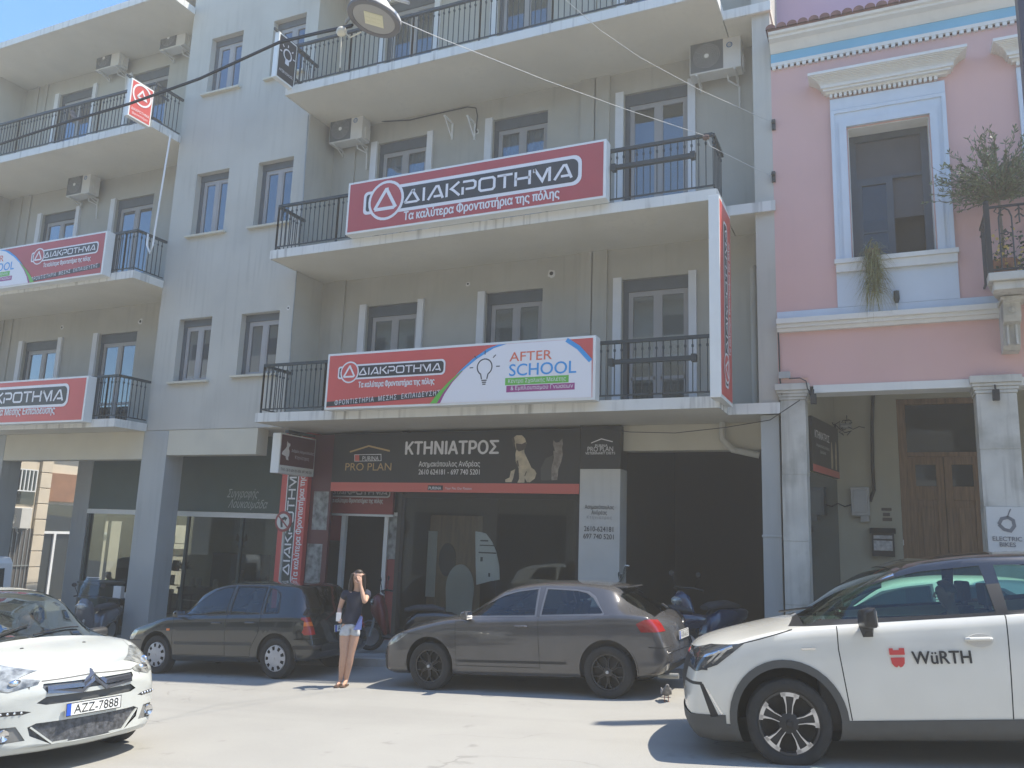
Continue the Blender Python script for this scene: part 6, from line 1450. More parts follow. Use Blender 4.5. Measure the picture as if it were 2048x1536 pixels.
cable('thin pale wire from the street lamp to the balcony corner beside the pink house', [onY(*q_) for q_ in ((800,42,5.2),(870,72,6.6),(985,118,8.6),(1090,160,10.2),(1250,218,11.6),(1412,272,12.85),(1420,292,12.8),(1500,332,13.4),(1546,352,13.75))], .0045, M_wire, 'wire')
cable('thin wire crossing the top of the facade to the pink house corner', [onY(*q_) for q_ in ((1118,-12,9.5),(1200,60,10.5),(1280,115,11.5),(1400,180,12.6),(1547,246,13.75))], .0045, M_wire, 'wire')
cable('thin black service cable sagging under the right end of the lowest balcony', [onY(*q_) for q_ in ((1160,852,14.5),(1260,864,14.5),(1350,866,14.4),(1450,855,14.2),(1540,840,13.7),(1600,800,13.6))], .007, M_cable, 'wire')
cable('white hose hanging from the upper left balcony to the one below', [onY(*q_) for q_ in ((341,270,12.87),(331,330,12.86),(318,410,12.86),(309,465,12.86),(306,490,12.85),(300,507,12.85),(294,490,12.84),(296,468,12.86))], .022, M_white, 'hose')
cable('thin dark pipe running down the right corner of the stair block', [onY(*q_) for q_ in ((617,230,13.77),(610,330,13.77),(606,400,13.77),(592,560,13.77),(583,660,13.77),(577,760,13.77))], .014, M_steel, 'conduit')
cable('black cable along the joint between the grey building and the pink house', [onY(*q_) for q_ in ((1556,655,13.74),(1558,700,13.74),(1560,760,13.74),(1564,790,13.72)) ], .014, M_cable, 'cable')
cable('thin cable draped over the capital of the first marble column', [onY(*q_, 13.65) for q_ in ((1578,757),(1600,756),(1612,762),(1615,778),(1628,790))], .010, M_cable, 'cable')
cable('thick black cable hanging down the buff arcade wall to the meter box', [onY(*q_, yd-.05) for q_ in ((1747,770),(1744,850),(1745,930),(1748,980),(1740,1003))], .035, M_cable, 'cable')
cable('thin black cable from the arcade ceiling to the left side of the meter box', [onY(*q_, yd-.04) for q_ in ((1670,850),(1670,950),(1672,1005),(1690,1013),(1704,1009))], .014, M_cable, 'cable')
for px, py, lab in ((1547, 246, 'iron wire anchor high on the corner of the pink house'), (1547, 350, 'iron wire anchor level with the pink window lintel')):
    p = onY(px, py, 13.76); mb = MB(); mb.box(p.x-.03, p.x+.03, 13.74, 13.8, p.z-.12, p.z+.06); mb.ball((p.x, 13.72, p.z), .035); tag(build('wire_anchor', mb, M_iron), lab, 'anchor')
p = onY(1412, 275, 12.84); mb = MB(); mb.lathe([(.0,-.05),(.035,-.05),(.05,0),(.035,.05),(0,.05)], tuple(p), 'x', 12); tag(build('insulator', mb, mat('brown_ceramic', (.1,.05,.04), .3), smooth=True), 'brown ceramic insulator at the right corner of the middle balcony rail', 'insulator')
# planter bars on the right balcony doors
for zz_, lab in ((SLABZ[1][1], 'dark planter bar on the middle balcony in front of the right door'), (SLABZ[0][1], 'dark planter bar on the lowest balcony in front of the right door')):
    mb = MB(); mb.box(-4.12, -2.72, YB-.06, YB+.02, zz_+.60, zz_+.67); mb.box(-4.16, -4.08, YB-.08, YB+.04, zz_+.57, zz_+.69); mb.box(-2.78, -2.70, YB-.08, YB+.04, zz_+.57, zz_+.69); tag(build('planter_bar', mb, M_iron), lab, 'bar')
# rolled cloth over the top-left rail
p = onY(150, 230, 12.95); mb = MB(); mb.tube([p+Vector((-.12,0,.1)), p+Vector((-.02,-.06,.02)), p+Vector((.1,-.05,-.14)), p+Vector((.3,-.03,-.22))], [.05,.07,.05,.03], 8); tag(build('cloth', mb, mat('cloth_brown', (.16,.13,.12), .9, vary=.5, scale=12), smooth=True), 'crumpled brown cloth hanging over the top left balcony rail', 'cloth')
# ------------------------------------------------------------ arcade fittings of the pink house
a, b = onY(1703, 1031, yd-.12), onY(1738, 974, yd-.12)
t = thing('meter_box', 'grey metal meter box on the buff wall under the arcade', 'box', (a.x, yd, a.z))
mb = MB(); mb.box(a.x, b.x, yd-.12, yd, a.z, b.z); build('case', mb, M_steel, t, bevel=.008)
mb = MB(); mb.box(a.x+.045, b.x-.045, yd-.128, yd-.12, a.z+.06, b.z-.06); build('lid', mb, mat('meter_lid', (.42,.43,.41), .5), t, bevel=.004)
mb = MB(); mb.box(a.x+.15, b.x-.02, yd-.1, yd-.02, a.z-.1, a.z); build('conduit_elbow', mb, M_steel, t)
a, b = onY(1745, 1112, yd-.12), onY(1788, 1068, yd-.12)
t = thing('mailbox', 'black house shaped letter box with white front left of the wooden door', 'mailbox', (a.x, yd, a.z))
mb = MB(); mb.box(a.x, b.x, yd-.12, yd, a.z, b.z); build('case', mb, M_black, t)
mb = MB(); mb.yz([(yd-.17, b.z), (yd-.06, b.z+.10), (yd, b.z+.10), (yd, b.z)], a.x-.03, b.x+.03); build('roof', mb, M_black, t)
mb = MB(); mb.box(a.x+.03, b.x-.03, yd-.128, yd-.12, a.z+.10, b.z-.12); mb.box(a.x+.03, b.x-.03, yd-.128, yd-.12, b.z-.09, b.z-.03); build('front_plate', mb, mat('mail_white', (.5,.5,.48), .5, vary=.3, scale=20), t)
a, b = onY(1764, 1042, yd-.01), onY(1783, 1016, yd-.01); mb = MB(); mb.box(a.x, b.x, yd-.012, yd, b.z-.05, b.z); mb.box(a.x+.02, b.x-.03, yd-.012, yd, (a.z+b.z)/2-.03, (a.z+b.z)/2+.03); mb.box(a.x+.01, b.x, yd-.012, yd, a.z, a.z+.06)
tag(build('wall_lettering', mb, mat('faded_brown_sign', (.09,.07,.055), .7)), 'faded brown dog warning plate on the buff wall above the letter box', 'sign')
p = onY(1804, 1085, yd+.04); mb = MB(); mb.box(p.x-.03, p.x+.03, yd+.03, yd+.07, p.z-.05, p.z+.05); tag(build('doorbell', mb, M_white, bevel=.006), 'small white doorbell on the frame of the wooden door', 'doorbell')
t = thing('junction_box', 'small grey junction box on the pink wall above the first capital', 'box', (-1.45, 13.8, 4.5)); p = onY(1569, 751, 13.78); mb = MB(); mb.box(p.x-.09, p.x+.09, 13.72, 13.8, p.z-.055, p.z+.055); build('case', mb, M_colpaint, t, bevel=.006)
for px, py, lab, Yq in ((1627, 798, 'small black floodlight hanging at the first marble capital', 13.68), (1992, 790, 'small black floodlight on the second marble column under its capital', 13.66)):
    p = onY(px, py, Yq); t = thing('floodlight', lab, 'floodlight', tuple(p)); mb = MB(); mb.box(p.x-.045, p.x+.045, Yq-.05, Yq+.05, p.z-.08, p.z+.08); build('head', mb, M_black, t, bevel=.008); mb = MB(); mb.tube([(p.x, Yq, p.z+.08), (p.x, Yq+.04, p.z+.16)], .012, 6); build('arm', mb, M_black, t)
p = onY(1793, 592, 13.72); t = thing('spotlight', 'little dark spotlight standing on the white apron under the pink window', 'spotlight', tuple(p))
mb = MB(); mb.lathe([(.0,-.12),(.025,-.11),(.045,-.05),(.04,.08),(.0,.085)], tuple(p), 'z', 12); build('head', mb, M_iron, t, smooth=True); mb = MB(); mb.tube([p+Vector((0,0,-.1)), p+Vector((0,.05,-.28))], .012, 6); mb.box(p.x-.05, p.x+.05, 13.7, 13.77, p.z-.36, p.z-.28); build('stand', mb, M_trim, t)
p = onY(1691, 852, yd-.1); t = thing('cable_camera', 'tangled camera bracket with loose wires on the arcade wall', 'camera', tuple(p)); mb = MB(); random.seed(8)
for k in range(7):
    q_ = p.copy(); pts = [q_.copy()]
    for j in range(5): q_ = q_+Vector((random.uniform(-.12,.12), random.uniform(-.05,.03), random.uniform(-.1,.1))); pts.append(q_)
    mb.tube(pts, .008, 5)
build('wires', mb, M_cable, t); mb = MB(); mb.lathe([(.0,-.1),(.05,-.1),(.05,.1),(0,.1)], tuple(p), 'x', 12); build('camera_body', mb, M_steel, t, smooth=True)
# electric bikes plate on the second marble column
a, b = onY(1976, 1100, 13.70), onY(2042, 1014, 13.70); a.x = max(a.x, 1.27); bx_ = 1.75
t = thing('shop_sign', 'white electric bikes plate fixed low on the second marble column', 'sign', (1.5, 13.72, a.z))
mb = MB(); mb.box(1.27, bx_, 13.70, 13.735, b.z-.75, b.z); build('panel', mb, mat('plate_white', (.60,.60,.57), .5), t, bevel=.004)
f = Face((1.27, 13.698, b.z-.75), (1,0,0), (0,0,1), (0,-1,0)); mb = MB()
vs, fs = stroke([(.15,.50),(.19,.58),(.27,.60),(.33,.56),(.34,.48),(.29,.41),(.21,.43),(.15,.50)], .045); f.flat(mb, vs, fs, h=.003); vs, fs = stroke([(.26,.6),(.29,.68),(.31,.72)], .015); f.flat(mb, vs, fs, h=.003)
f.text(mb, 'ELECTRIC', .085, .24, .27, .003, bold=.02); f.text(mb, 'BIKES', .085, .24, .19, .003, bold=.02); build('lettering', mb, mat('plate_grey_ink', (.17,.175,.19), .5), t)
# no turning sign at the kerb
p = onY(567, 1043, 12.7); t = thing('traffic_sign', 'round no turning sign with red ring on a pole in front of the cafe', 'traffic sign', (p.x, 12.75, G(p.x)+.13))
mb = MB(); mb.lathe([(.0,-.012),(.195,-.012),(.195,.012),(0,.012)], (p.x, 12.7, p.z), 'y', 32); build('disc', mb, mat('sign_ring_red', (.22,.03,.03), .5), t)
f = Face((p.x, 12.687, p.z), (1,0,0), (0,0,1), (0,-1,0)); mb = MB(); f.poly(mb, disc(0, 0, .148), .002); build('white_field', mb, mat('sign_dull_white', (.50,.50,.46), .5), t)
mb = MB(); vs, fs = stroke([(-.02,-.11),(-.04,.03),(.04,.065)], .05); f.flat(mb, vs, fs, h=.004); f.poly(mb, [(.02,.10),(.10,.07),(.05,.0)], .004); build('arrow', mb, M_black, t)
mb = MB(); vs, fs = stroke([(-.11,.10),(.11,-.10)], .03); f.flat(mb, vs, fs, h=.006); build('slash', mb, mat('sign_ring_red', (.22,.03,.03), .5), t)
mb = MB(); mb.tube([(p.x, 12.74, G(p.x)+.1), (p.x, 12.74, p.z+.2)], .03, 10); build('pole', mb, M_steel, t, smooth=True)
# dark post cut by the top right corner
p0_, p1_ = onY(2038, 0, 11.0), onY(2054, 170, 11.0); mb = MB(); mb.box(p1_.x-.03, p1_.x+.2, 10.95, 11.15, G(2)+.0, 11.5); tag(build('post', mb, mat('navy_post', (.016,.02,.045), .4)), 'dark navy post cut by the right edge in the top corner', 'post')
# ------------------------------------------------------------ plants
M_olive = mat('olive_leaf', (.13,.165,.085), .45, vary=.6, scale=9); M_bark = mat('bark', (.16,.13,.10), .9, vary=.2)
M_grass = mat('dry_grass_leaf', (.22,.21,.07), .6, vary=.5, scale=12); M_leaf = mat('dark_leaf', (.035,.07,.025), .5, vary=.5, scale=10); M_flow = mat('yellow_flower', (.62,.45,.12), .6, vary=.3, scale=8); M_terra = mat('terracotta_pot', (.32,.14,.08), .8)
def leaf(mb, p, d, ln, wd):
    d = d.normalized(); s_ = d.cross(Vector((random.uniform(-1,1), random.uniform(-1,1), random.uniform(-1,1))))
    if s_.length < .05: return
    s_.normalize(); mb.add([p, p+d*ln*.5+s_*wd*.5, p+d*ln, p+d*ln*.5-s_*wd*.5], [(0,1,2,3)])
random.seed(21)
tc = onY(1986, 372, 13.25); base = Vector((tc.x+.06, 13.25, 5.75))
t = thing('olive_tree', 'small olive tree with a loose silvery crown on the pink house balcony', 'tree', tuple(base))
tr = MB(); lf = MB(); hub = Vector((tc.x+.06, 13.25, 6.88)); tr.tube([base, base+Vector((.01,0,.5)), hub], .022, 7, .016)
for k in range(170):
    a = random.uniform(0, 2*math.pi); el = math.asin(random.uniform(-.05, 1.0)); ln = random.uniform(.45, 1.05)
    d = Vector((math.cos(a)*math.cos(el), math.sin(a)*math.cos(el)*.8, math.sin(el)*.95)); pts = [hub+Vector((0,0,random.uniform(-.05,.15)))]
    for j in range(5): pts.append(pts[-1]+(d+Vector((random.uniform(-.25,.25), random.uniform(-.25,.25), random.uniform(-.05,.3)))).normalized()*ln/5)
    tr.tube(pts, .008, 4, .002)
    for j in range(1, 6):
        for q_ in range(9):
            pt = pts[j-1].lerp(pts[j], random.random()); leaf(lf, pt, d+Vector((random.uniform(-1,1), random.uniform(-1,1), random.uniform(-.6,1.0))), random.uniform(.055,.095), random.uniform(.016,.028))
build('trunk', tr, M_bark, t); build('crown', lf, M_olive, t)
mb = MB(); mb.lathe([(.0,0),(.14,0),(.18,.26),(.19,.28),(.165,.28),(.15,.24),(0,.24)], (base.x, base.y, 5.62), 'z', 20); build('pot', mb, M_terra, t, smooth=True)
t = thing('potted_flowers', 'flowering bushes in pots behind the black wrought iron balcony railing', 'plants', (2.1, 13.2, 5.62))
fl = MB(); gl = MB()
for k in range(900):
    x = random.uniform(1.55, 3.4); z = 5.7+abs(random.gauss(0, .33)); y = random.uniform(13.0, 13.5)
    leaf(gl, Vector((x,y,z)), Vector((random.uniform(-1,1), random.uniform(-1,1), random.uniform(-.3,1))), random.uniform(.05,.09), .045)
for k in range(150):
    x = random.uniform(1.55, 3.3); z = 6.0+random.gauss(.05, .16); y = random.uniform(12.96, 13.2); leaf(fl, Vector((x,y,z)), Vector((random.uniform(-1,1), -.4, random.uniform(-1,1))), .06, .055)
build('foliage', gl, M_leaf, t); build('flowers', fl, M_flow, t); mb = MB()
for x in (1.7, 2.3, 2.9): mb.lathe([(.0,0),(.11,0),(.14,.2),(.12,.2),(0,.17)], (x, 13.25, 5.62), 'z', 16)
build('pots', mb, M_terra, t, smooth=True)
c0 = onY(1745, 520, 13.62); t = thing('hanging_plant', 'tuft of long yellow green leaves spilling over the pink window sill', 'plant', tuple(c0)); mb = MB()
for k in range(620):
    a = random.uniform(0, 2*math.pi); r0 = random.uniform(.05, .38); up = random.uniform(-.35, .28); p = c0+Vector((random.uniform(-.10,.10), random.uniform(-.05,.05), random.uniform(-.55,.2))); pts = [p]
    v = Vector((math.cos(a)*r0, math.sin(a)*r0*.6-.08, up+.12))
    for j in range(4): pts.append(pts[-1]+v*.25); v.z -= .22
    w_ = Vector((math.sin(a), -math.cos(a), .2)).normalized()*.006
    vs = []
    for j, q_ in enumerate(pts): k_ = 1-j/4.2; vs += [q_-w_*k_, q_+w_*k_]
    mb.add(vs, [(2*j, 2*j+1, 2*j+3, 2*j+2) for j in range(4)])
build('leaves', mb, M_grass, t); mb = MB(); mb.lathe([(.0,0),(.09,0),(.12,.16),(.0,.15)], (c0.x, 13.9, 6.335), 'z', 14); build('pot', mb, M_terra, t, smooth=True)
# ------------------------------------------------------------ people
M_skin = mat('skin', (.50,.30,.21), .5, vary=.06, scale=15); M_hair = mat('dark_hair', (.03,.02,.016), .5, vary=.3, scale=25, stretch=(1,1,.15)); M_navy = mat('navy_cotton', (.018,.022,.042), .85, vary=.2, scale=14); M_denim = mat('bleached_denim', (.50,.53,.56), .85, vary=.12, scale=18)
def skinmesh(chains, sub=2, mirror=False):
    """chains: list of [(x, y, z, r) ...]; a point equal to an earlier one is shared. Grown with a Skin modifier, returned as a mesh"""
    bm = bmesh.new(); sk_ = bm.verts.layers.skin.verify(); seen = {}
    def V(p):
        k = tuple(round(c, 4) for c in p[:3])
        if k not in seen:
            v = bm.verts.new(p[:3]); r = p[3] if isinstance(p[3], tuple) else (p[3], p[3]); v[sk_].radius = r; v[sk_].use_root = not len(seen); seen[k] = v
        return seen[k]
    for ch in chains:
        for a, b in zip(ch, ch[1:]):
            a, b = V(a), V(b)
            if a is not b and not bm.edges.get((a, b)): bm.edges.new((a, b))
    me = bpy.data.meshes.new('figure'); bm.to_mesh(me); bm.free()
    o = bpy.data.objects.new('figure', me); COL.objects.link(o)
    md = o.modifiers.new('Skin', 'SKIN'); md.use_smooth_shade = True; md.branch_smoothing = .6
    s_ = o.modifiers.new('Subsurf', 'SUBSURF'); s_.levels = sub; s_.render_levels = sub
    dg = bpy.context.evaluated_depsgraph_get(); out = bpy.data.meshes.new_from_object(o.evaluated_get(dg))
    bpy.data.objects.remove(o); bpy.data.meshes.remove(me)
    for p in out.polygons: p.use_smooth = True
    return out
def meshobj(name, me, m, parent):
    me.name = name; me.materials.clear(); me.materials.append(m); o = bpy.data.objects.new(name, me); COL.objects.link(o); o.parent = parent; return o
def hand(w, d, up, side, curl=.35):
    """palm and five fingers: w wrist, d direction of the fingers, up = back of the hand, side = towards the thumb"""
    w, d, up, side = (Vector(v) for v in (w, d, up, side)); d.normalize(); up.normalize(); side.normalize(); C = []
    pk = w+d*.05; C.append([(*w, .024), (*pk, (.036, .018))])
    for k, (s_, ln) in enumerate(((.026,.068),(.009,.078),(-.009,.072),(-.026,.056))):
        b = w+d*.085+side*s_; q = [(*pk, (.036,.018)), (*b, .0105)]; p = b; dd = d.copy()
        for j in range(3): dd = (dd-up*curl).normalized(); p = p+dd*ln/3; q.append((*p, .0095-.0012*j))
        C.append(q)
    t0 = w+d*.03+side*.03; t1 = t0+(d*.5+side*.7-up*.2).normalized()*.035; t2 = t1+(d*.8+side*.25-up*.3).normalized()*.03; C.append([(*pk, (.036,.018)), (*t0, .012), (*t1, .0105), (*t2, .009)])
    return C
def person(label, loc, rz, J, top, bottom, hair='long', shoes=None, seated=False, sleeves=True, group=None, hairmat=None, hands=None, skin=None, bare=True):
    """J: joints in the figure's own frame, facing -y; x to the viewer's right"""
    t = thing('person', label, 'person', loc, rz, group); skin = skin or M_skin
    P = lambda k: Vector(J[k]); pel, chest, neck, head = P('pelvis'), P('chest'), P('neck'), P('head')
    mid = pel.lerp(chest, .45); C = []
    tor = [(*pel, (.112,.078)), (*mid, (.088,.062)), (*chest, (.112,.076)), (*(chest.lerp(neck, .55)), (.085,.07)), (*neck, .052)]
    hd = head-neck; hn = hd.normalized(); f = Vector(J.get('face', (0,-1,0))).normalized()
    C.append(tor+[(*(neck+hd*.45+f*.012), (.052,.06)), (*(head-hn*.055+f*.02), (.062,.07)), (*(head+hn*.02), (.088,.10)), (*(head+hn*.09), (.066,.08))])
    for s_ in ('l', 'r'):
        sh, el, wr = P('sh'+s_), P('el'+s_), P('wr'+s_); sg = -1 if s_ == 'r' else 1
        C.append([tor[2], (*(chest.lerp(sh, .62)+Vector((0,0,.03))), .062), (*sh, .054), (*sh.lerp(el, .5), .043), (*el, .036), (*el.lerp(wr, .35), .036), (*wr, .024)])
        hd_ = (hands or {}).get(s_)
        if hd_: C += [[(*wr, .024)]+[]]+hand(wr, *hd_)
        else: d = (wr-el).normalized(); C += hand(wr, d, (0,-1,0) if abs(d.y) < .8 else (0,0,1), (-sg,0,.1))
        hp, kn = P('hip'+s_), P('kn'+s_)
        leg = [tor[0], (*hp, .084), (*hp.lerp(kn, .45), .084), (*kn, .060)]
        if 'an'+s_ in J:
            an, to = P('an'+s_), P('to'+s_); leg += [(*kn.lerp(an, .35), .062), (*kn.lerp(an, .8), .040), (*an, .034), (*(an.lerp(to, .5)-Vector((0,0,.02))), (.036,.028)), (*to, (.034,.016))]
        C.append(leg)
    body = meshobj('body', skinmesh([c for c in C if len(c) > 1]), skin, t)
    sd = f.cross(hn).normalized()
    mb = MB(); c = head
    for sg in (-1, 1): mb.ball(tuple(c+f*.088+sd*.031*sg+hn*.0), .010, .008, .006, 8, 6)
    build_raw('eyes', mb, M_black, t)
    mb = MB(); mb.tube([c+f*.09+hn*.01, c+f*.112-hn*.028, c+f*.095-hn*.036], [.007,.013,.010], 7); 
    for sg in (-1, 1): mb.ball(tuple(c+sd*.083*sg-hn*.005), .012, .02, .028, 8, 6)
    build_raw('nose_and_ears', mb, skin, t, smooth=True)
    mb = MB(); mb.tube([c+f*.093-hn*.058-sd*.02, c+f*.098-hn*.06, c+f*.093-hn*.058+sd*.02], .0055, 6); build_raw('mouth', mb, mat('lips', (.36,.13,.11), .5), t, smooth=True)
    hm = hairmat or M_hair; mb = MB()
    n, m_ = 20, 12; vs = []; fs = []
    for i in range(m_+1):
        for k in range(n):
            q_ = 2*math.pi*k/n; a = (R(105)-R(58)*sstep(.2, .9, math.sin(q_)))*i/m_; d = sd*math.cos(q_)*math.sin(a)+f*math.sin(q_)*math.sin(a); front = max(0, math.sin(q_))
            rr = .086+.004*math.sin(k*2.1); cut = 1
            cut = 1-.2*front; vs.append(c+hn*.03+d*rr*cut*(.92 if abs(math.cos(q_)) > .7 else 1.06)+hn*math.cos(a)*.088)
    for i in range(m_):
        for k in range(n): fs.append((i*n+k, (i+1)*n+k, (i+1)*n+(k+1) % n, i*n+(k+1) % n))
    mb.add(vs, fs); build_raw('hair', mb, hm, t, smooth=60)
    if hair == 'long':
        mb = MB()
        for sg in (-1, 1):
            for k in range(5): o_ = sd*sg*(.085-.012*k)-f*(.02+.022*k)+(f*.05 if k == 0 else Vector((0,0,0))); mb.tube([c+hn*.05+o_*.9, c-hn*.06+o_*1.08, c-hn*.17+o_*1.15, c-hn*.27+o_*1.05-sd*sg*.0, c-hn*.34+o_*.9+f*(.05 if k == 0 else 0)], [.028,.034,.034,.03,.012], 8)
        build_raw('long_hair', mb, hm, t, smooth=True)
    # clothes
    C = [[(*(pel+Vector((0,0,-.04))), (.160,.13)), (*(pel+Vector((0,0,.05))), (.156,.126)), (*mid, (.142,.116)), (*chest, (.155,.118)), (*(chest.lerp(neck, .55)), (.10,.082)), (*(chest.lerp(neck, .78)), (.07,.066))]]
    for s_ in ('l', 'r'):
        sh, el = P('sh'+s_), P('el'+s_); C.append([C[0][3], (*(chest.lerp(sh, .62)+Vector((0,0,.03))), .076), (*sh, .068), (*sh.lerp(el, .30 if not sleeves else .5), .064), (*sh.lerp(el, .5 if sleeves != 'long' else .98), .058)])
    meshobj('shirt', skinmesh(C), top, t)
    C = []
    for s_ in ('l', 'r'):
        hp, kn = P('hip'+s_), P('kn'+s_); k = .38 if bare else .98
        C.append([(*(pel+Vector((0,0,.09))), (.140,.112)), (*(pel+Vector((0,0,-.02))), (.152,.125)), (*hp, (.116,.116)), (*hp.lerp(kn, k*.6), (.098,.094)), (*hp.lerp(kn, k), (.092,.09))])
        if not bare and 'an'+s_ in J: C.append([C[-1][-1], (*P('kn'+s_), .07), (*P('kn'+s_).lerp(P('an'+s_), .95), .055)])
    meshobj('shorts' if bare else 'trousers', skinmesh(C), bottom, t)
    if shoes:
        mb = MB()
        for s_ in ('l', 'r'):
            an, to = P('an'+s_), P('to'+s_); d = (to-an); d.z = 0; d.normalize(); r_ = Vector((-d.y, d.x, 0)); b = Vector((an.x, an.y, 0))-d*.06; 
            out = [b+r_*.032, b+d*.10+r_*.036, b+d*.2+r_*.044, b+d*.25+r_*.02, b+d*.25-r_*.02, b+d*.2-r_*.044, b+d*.10-r_*.036, b-r_*.032]
            mb.prism([(p.x, p.y) for p in out], lambda u, v: (u, v, .0), lambda u, v: (u, v, .022)); mb.tube([b+d*.21+Vector((0,0,.05)), b+d*.13+r_*.04+Vector((0,0,.03))], .007, 5); mb.tube([b+d*.21+Vector((0,0,.05)), b+d*.13-r_*.04+Vector((0,0,.03))], .007, 5)
        build_raw('sandals', mb, shoes, t)
    return t
WX, WY = -7.27, 10.31
JW = dict(pelvis=(.06,0,.88), chest=(.105,-.01,1.20), neck=(.12,-.015,1.385), head=(.125,-.05,1.535), face=(-.22,-1,-.12),
          shl=(.275,-.02,1.315), ell=(.235,-.27,1.195), wrl=(.165,-.20,1.425), shr=(-.055,-.01,1.315), elr=(-.115,.03,1.075), wrr=(-.11,-.13,.95),
          hipl=(.135,0,.83), knl=(.085,-.02,.45), anl=(.045,.02,.075), tol=(.0,-.15,.03), hipr=(-.015,.0,.83), knr=(-.01,-.03,.44), anr=(-.03,.04,.075), tor=(-.085,-.11,.03))
t = person('long haired woman in navy top and pale shorts standing between two parked cars', (WX, WY, G(WX)+.002), R(35.2), JW, M_navy, M_denim, shoes=mat('brown_sandal', (.10,.06,.04), .7),
       hands={'l': ((-.25,.1,1), (.2,-1,.1), (-1,0,.1), .3), 'r': ((-.1,-1,-.1), (-1,0,.2), (0,-.2,1), .5)})
mb = MB(); mb.add([(.10,-.128,.80),(.215,-.10,.80),(.22,-.09,.98),(.185,-.125,1.0)],[(0,1,2,3)]); mb.add([(.10,-.140,.80),(.215,-.112,.80),(.22,-.102,.98),(.185,-.137,1.0)],[(0,1,2,3)]); build_raw('shirt_tail', mb, mat('blue_cotton', (.10,.14,.36), .85), t)
mb = MB(); mb.box(-.155,-.085,-.26,-.25,.93,1.05); mb.v = [tuple(Matrix.Rotation(R(35.2),3,'Z') @ Vector(v)+Vector((WX,WY,G(WX)))) for v in mb.v]
tag(build('phone', mb, mat('white_phone', (.6,.6,.62), .3), bevel=.004), 'white phone in the hand of the standing woman', 'phone')
def at_car(root, p): bpy.context.view_layer.update(); return root.matrix_world @ Vector(p)
M_dkcloth = mat('dark_cloth', (.02,.02,.024), .9); M_shade = mat('shaded_skin', (.20,.115,.08), .6)  # drivers' skin is a darker copy: cabin shade put into the colour
def driver(root, x, y, z, heading_rz, label, top):
    J = dict(pelvis=(0,.0,.12), chest=(.0,.12,.50), neck=(.0,.10,.68), head=(.0,.06,.83), face=(0,-1,-.02), shl=(.17,.11,.62), ell=(.24,-.12,.42), wrl=(.15,-.36,.50), shr=(-.17,.11,.62), elr=(-.24,-.12,.42), wrr=(-.15,-.36,.50),
             hipl=(.10,-.06,.10), knl=(.12,-.45,.18), hipr=(-.10,-.06,.10), knr=(-.12,-.45,.18))
    p = at_car(root, (x, y, z)); return person(label, tuple(p), heading_rz, J, top, M_dkcloth, hair='short', bare=False, skin=M_shade)
L_ = 4.21; driver(XO, L_/2-2.18, .36, .50, math.pi+R(10)+R(90), 'driver in profile at the wheel of the white crossover', M_dkcloth)
driver(CC, 3.94/2-1.95, .36, .36, R(-7.7)+R(90), 'driver behind the windscreen of the white small car', mat('brown_shirt', (.07,.045,.035), .9))
for root, L, q, lab in ((XO, 4.21, 1.72, 'x'), (CC, 3.94, 1.5, 'c')):
    mb = MB(); x = L/2-q; vs = []
    mb.tube([(x+.06*math.sin(R(a)), .36+.18*math.cos(R(a)), .90+.17*math.sin(R(a))) for a in range(0, 361, 20)], .014, 6); mb.box(x-.01, x+.02, .2, .52, .885, .915); build_raw('steering_wheel', mb, M_trimk, root)
# a worker in a yellow vest and the barista
p = onY(240, 1150, 17.5)
person('street worker in a bright yellow vest bending over a bin behind the grey column', (p.x+.1, 17.5, G(p.x)+.14), R(10), dict(pelvis=(0,0,.88), chest=(-.05,-.22,1.18), neck=(-.08,-.36,1.30), head=(-.1,-.45,1.42), face=(0,-1,-.4), shl=(.13,-.25,1.27), ell=(.2,-.4,1.05), wrl=(.1,-.55,.95), shr=(-.24,-.25,1.27), elr=(-.38,-.38,1.15), wrr=(-.45,-.5,1.15),
       hipl=(.09,0,.84), knl=(.1,-.03,.45), anl=(.1,.03,.08), tol=(.1,-.12,.03), hipr=(-.09,0,.84), knr=(-.1,-.03,.45), anr=(-.1,.03,.08), tor=(-.1,-.12,.03)), mat('hivis_yellow', (.62,.82,.06), .7), M_dkcloth, hair='short', bare=False, hairmat=mat('grey_hair', (.2,.2,.19), .7))
p = onY(492, 1165, 17.2)
person('barista in a pale shirt standing behind the glass of the cafe', (p.x, 17.0, -1.0), R(40), dict(pelvis=(0,0,.90), chest=(0,0,1.22), neck=(0,0,1.40), head=(0,-.03,1.55), face=(.6,-1,-.2), shl=(.18,0,1.33), ell=(.22,-.06,1.05), wrl=(.12,-.25,.98), shr=(-.18,0,1.33), elr=(-.22,-.06,1.05), wrr=(-.12,-.25,.98),
       hipl=(.09,0,.86), knl=(.1,-.02,.46), anl=(.1,.03,.08), tol=(.1,-.12,.03), hipr=(-.09,0,.86), knr=(-.1,-.02,.46), anr=(-.1,.03,.08), tor=(-.1,-.12,.03)), mat('cream_shirt', (.55,.48,.38), .85), M_dkcloth, hair='short', bare=False)
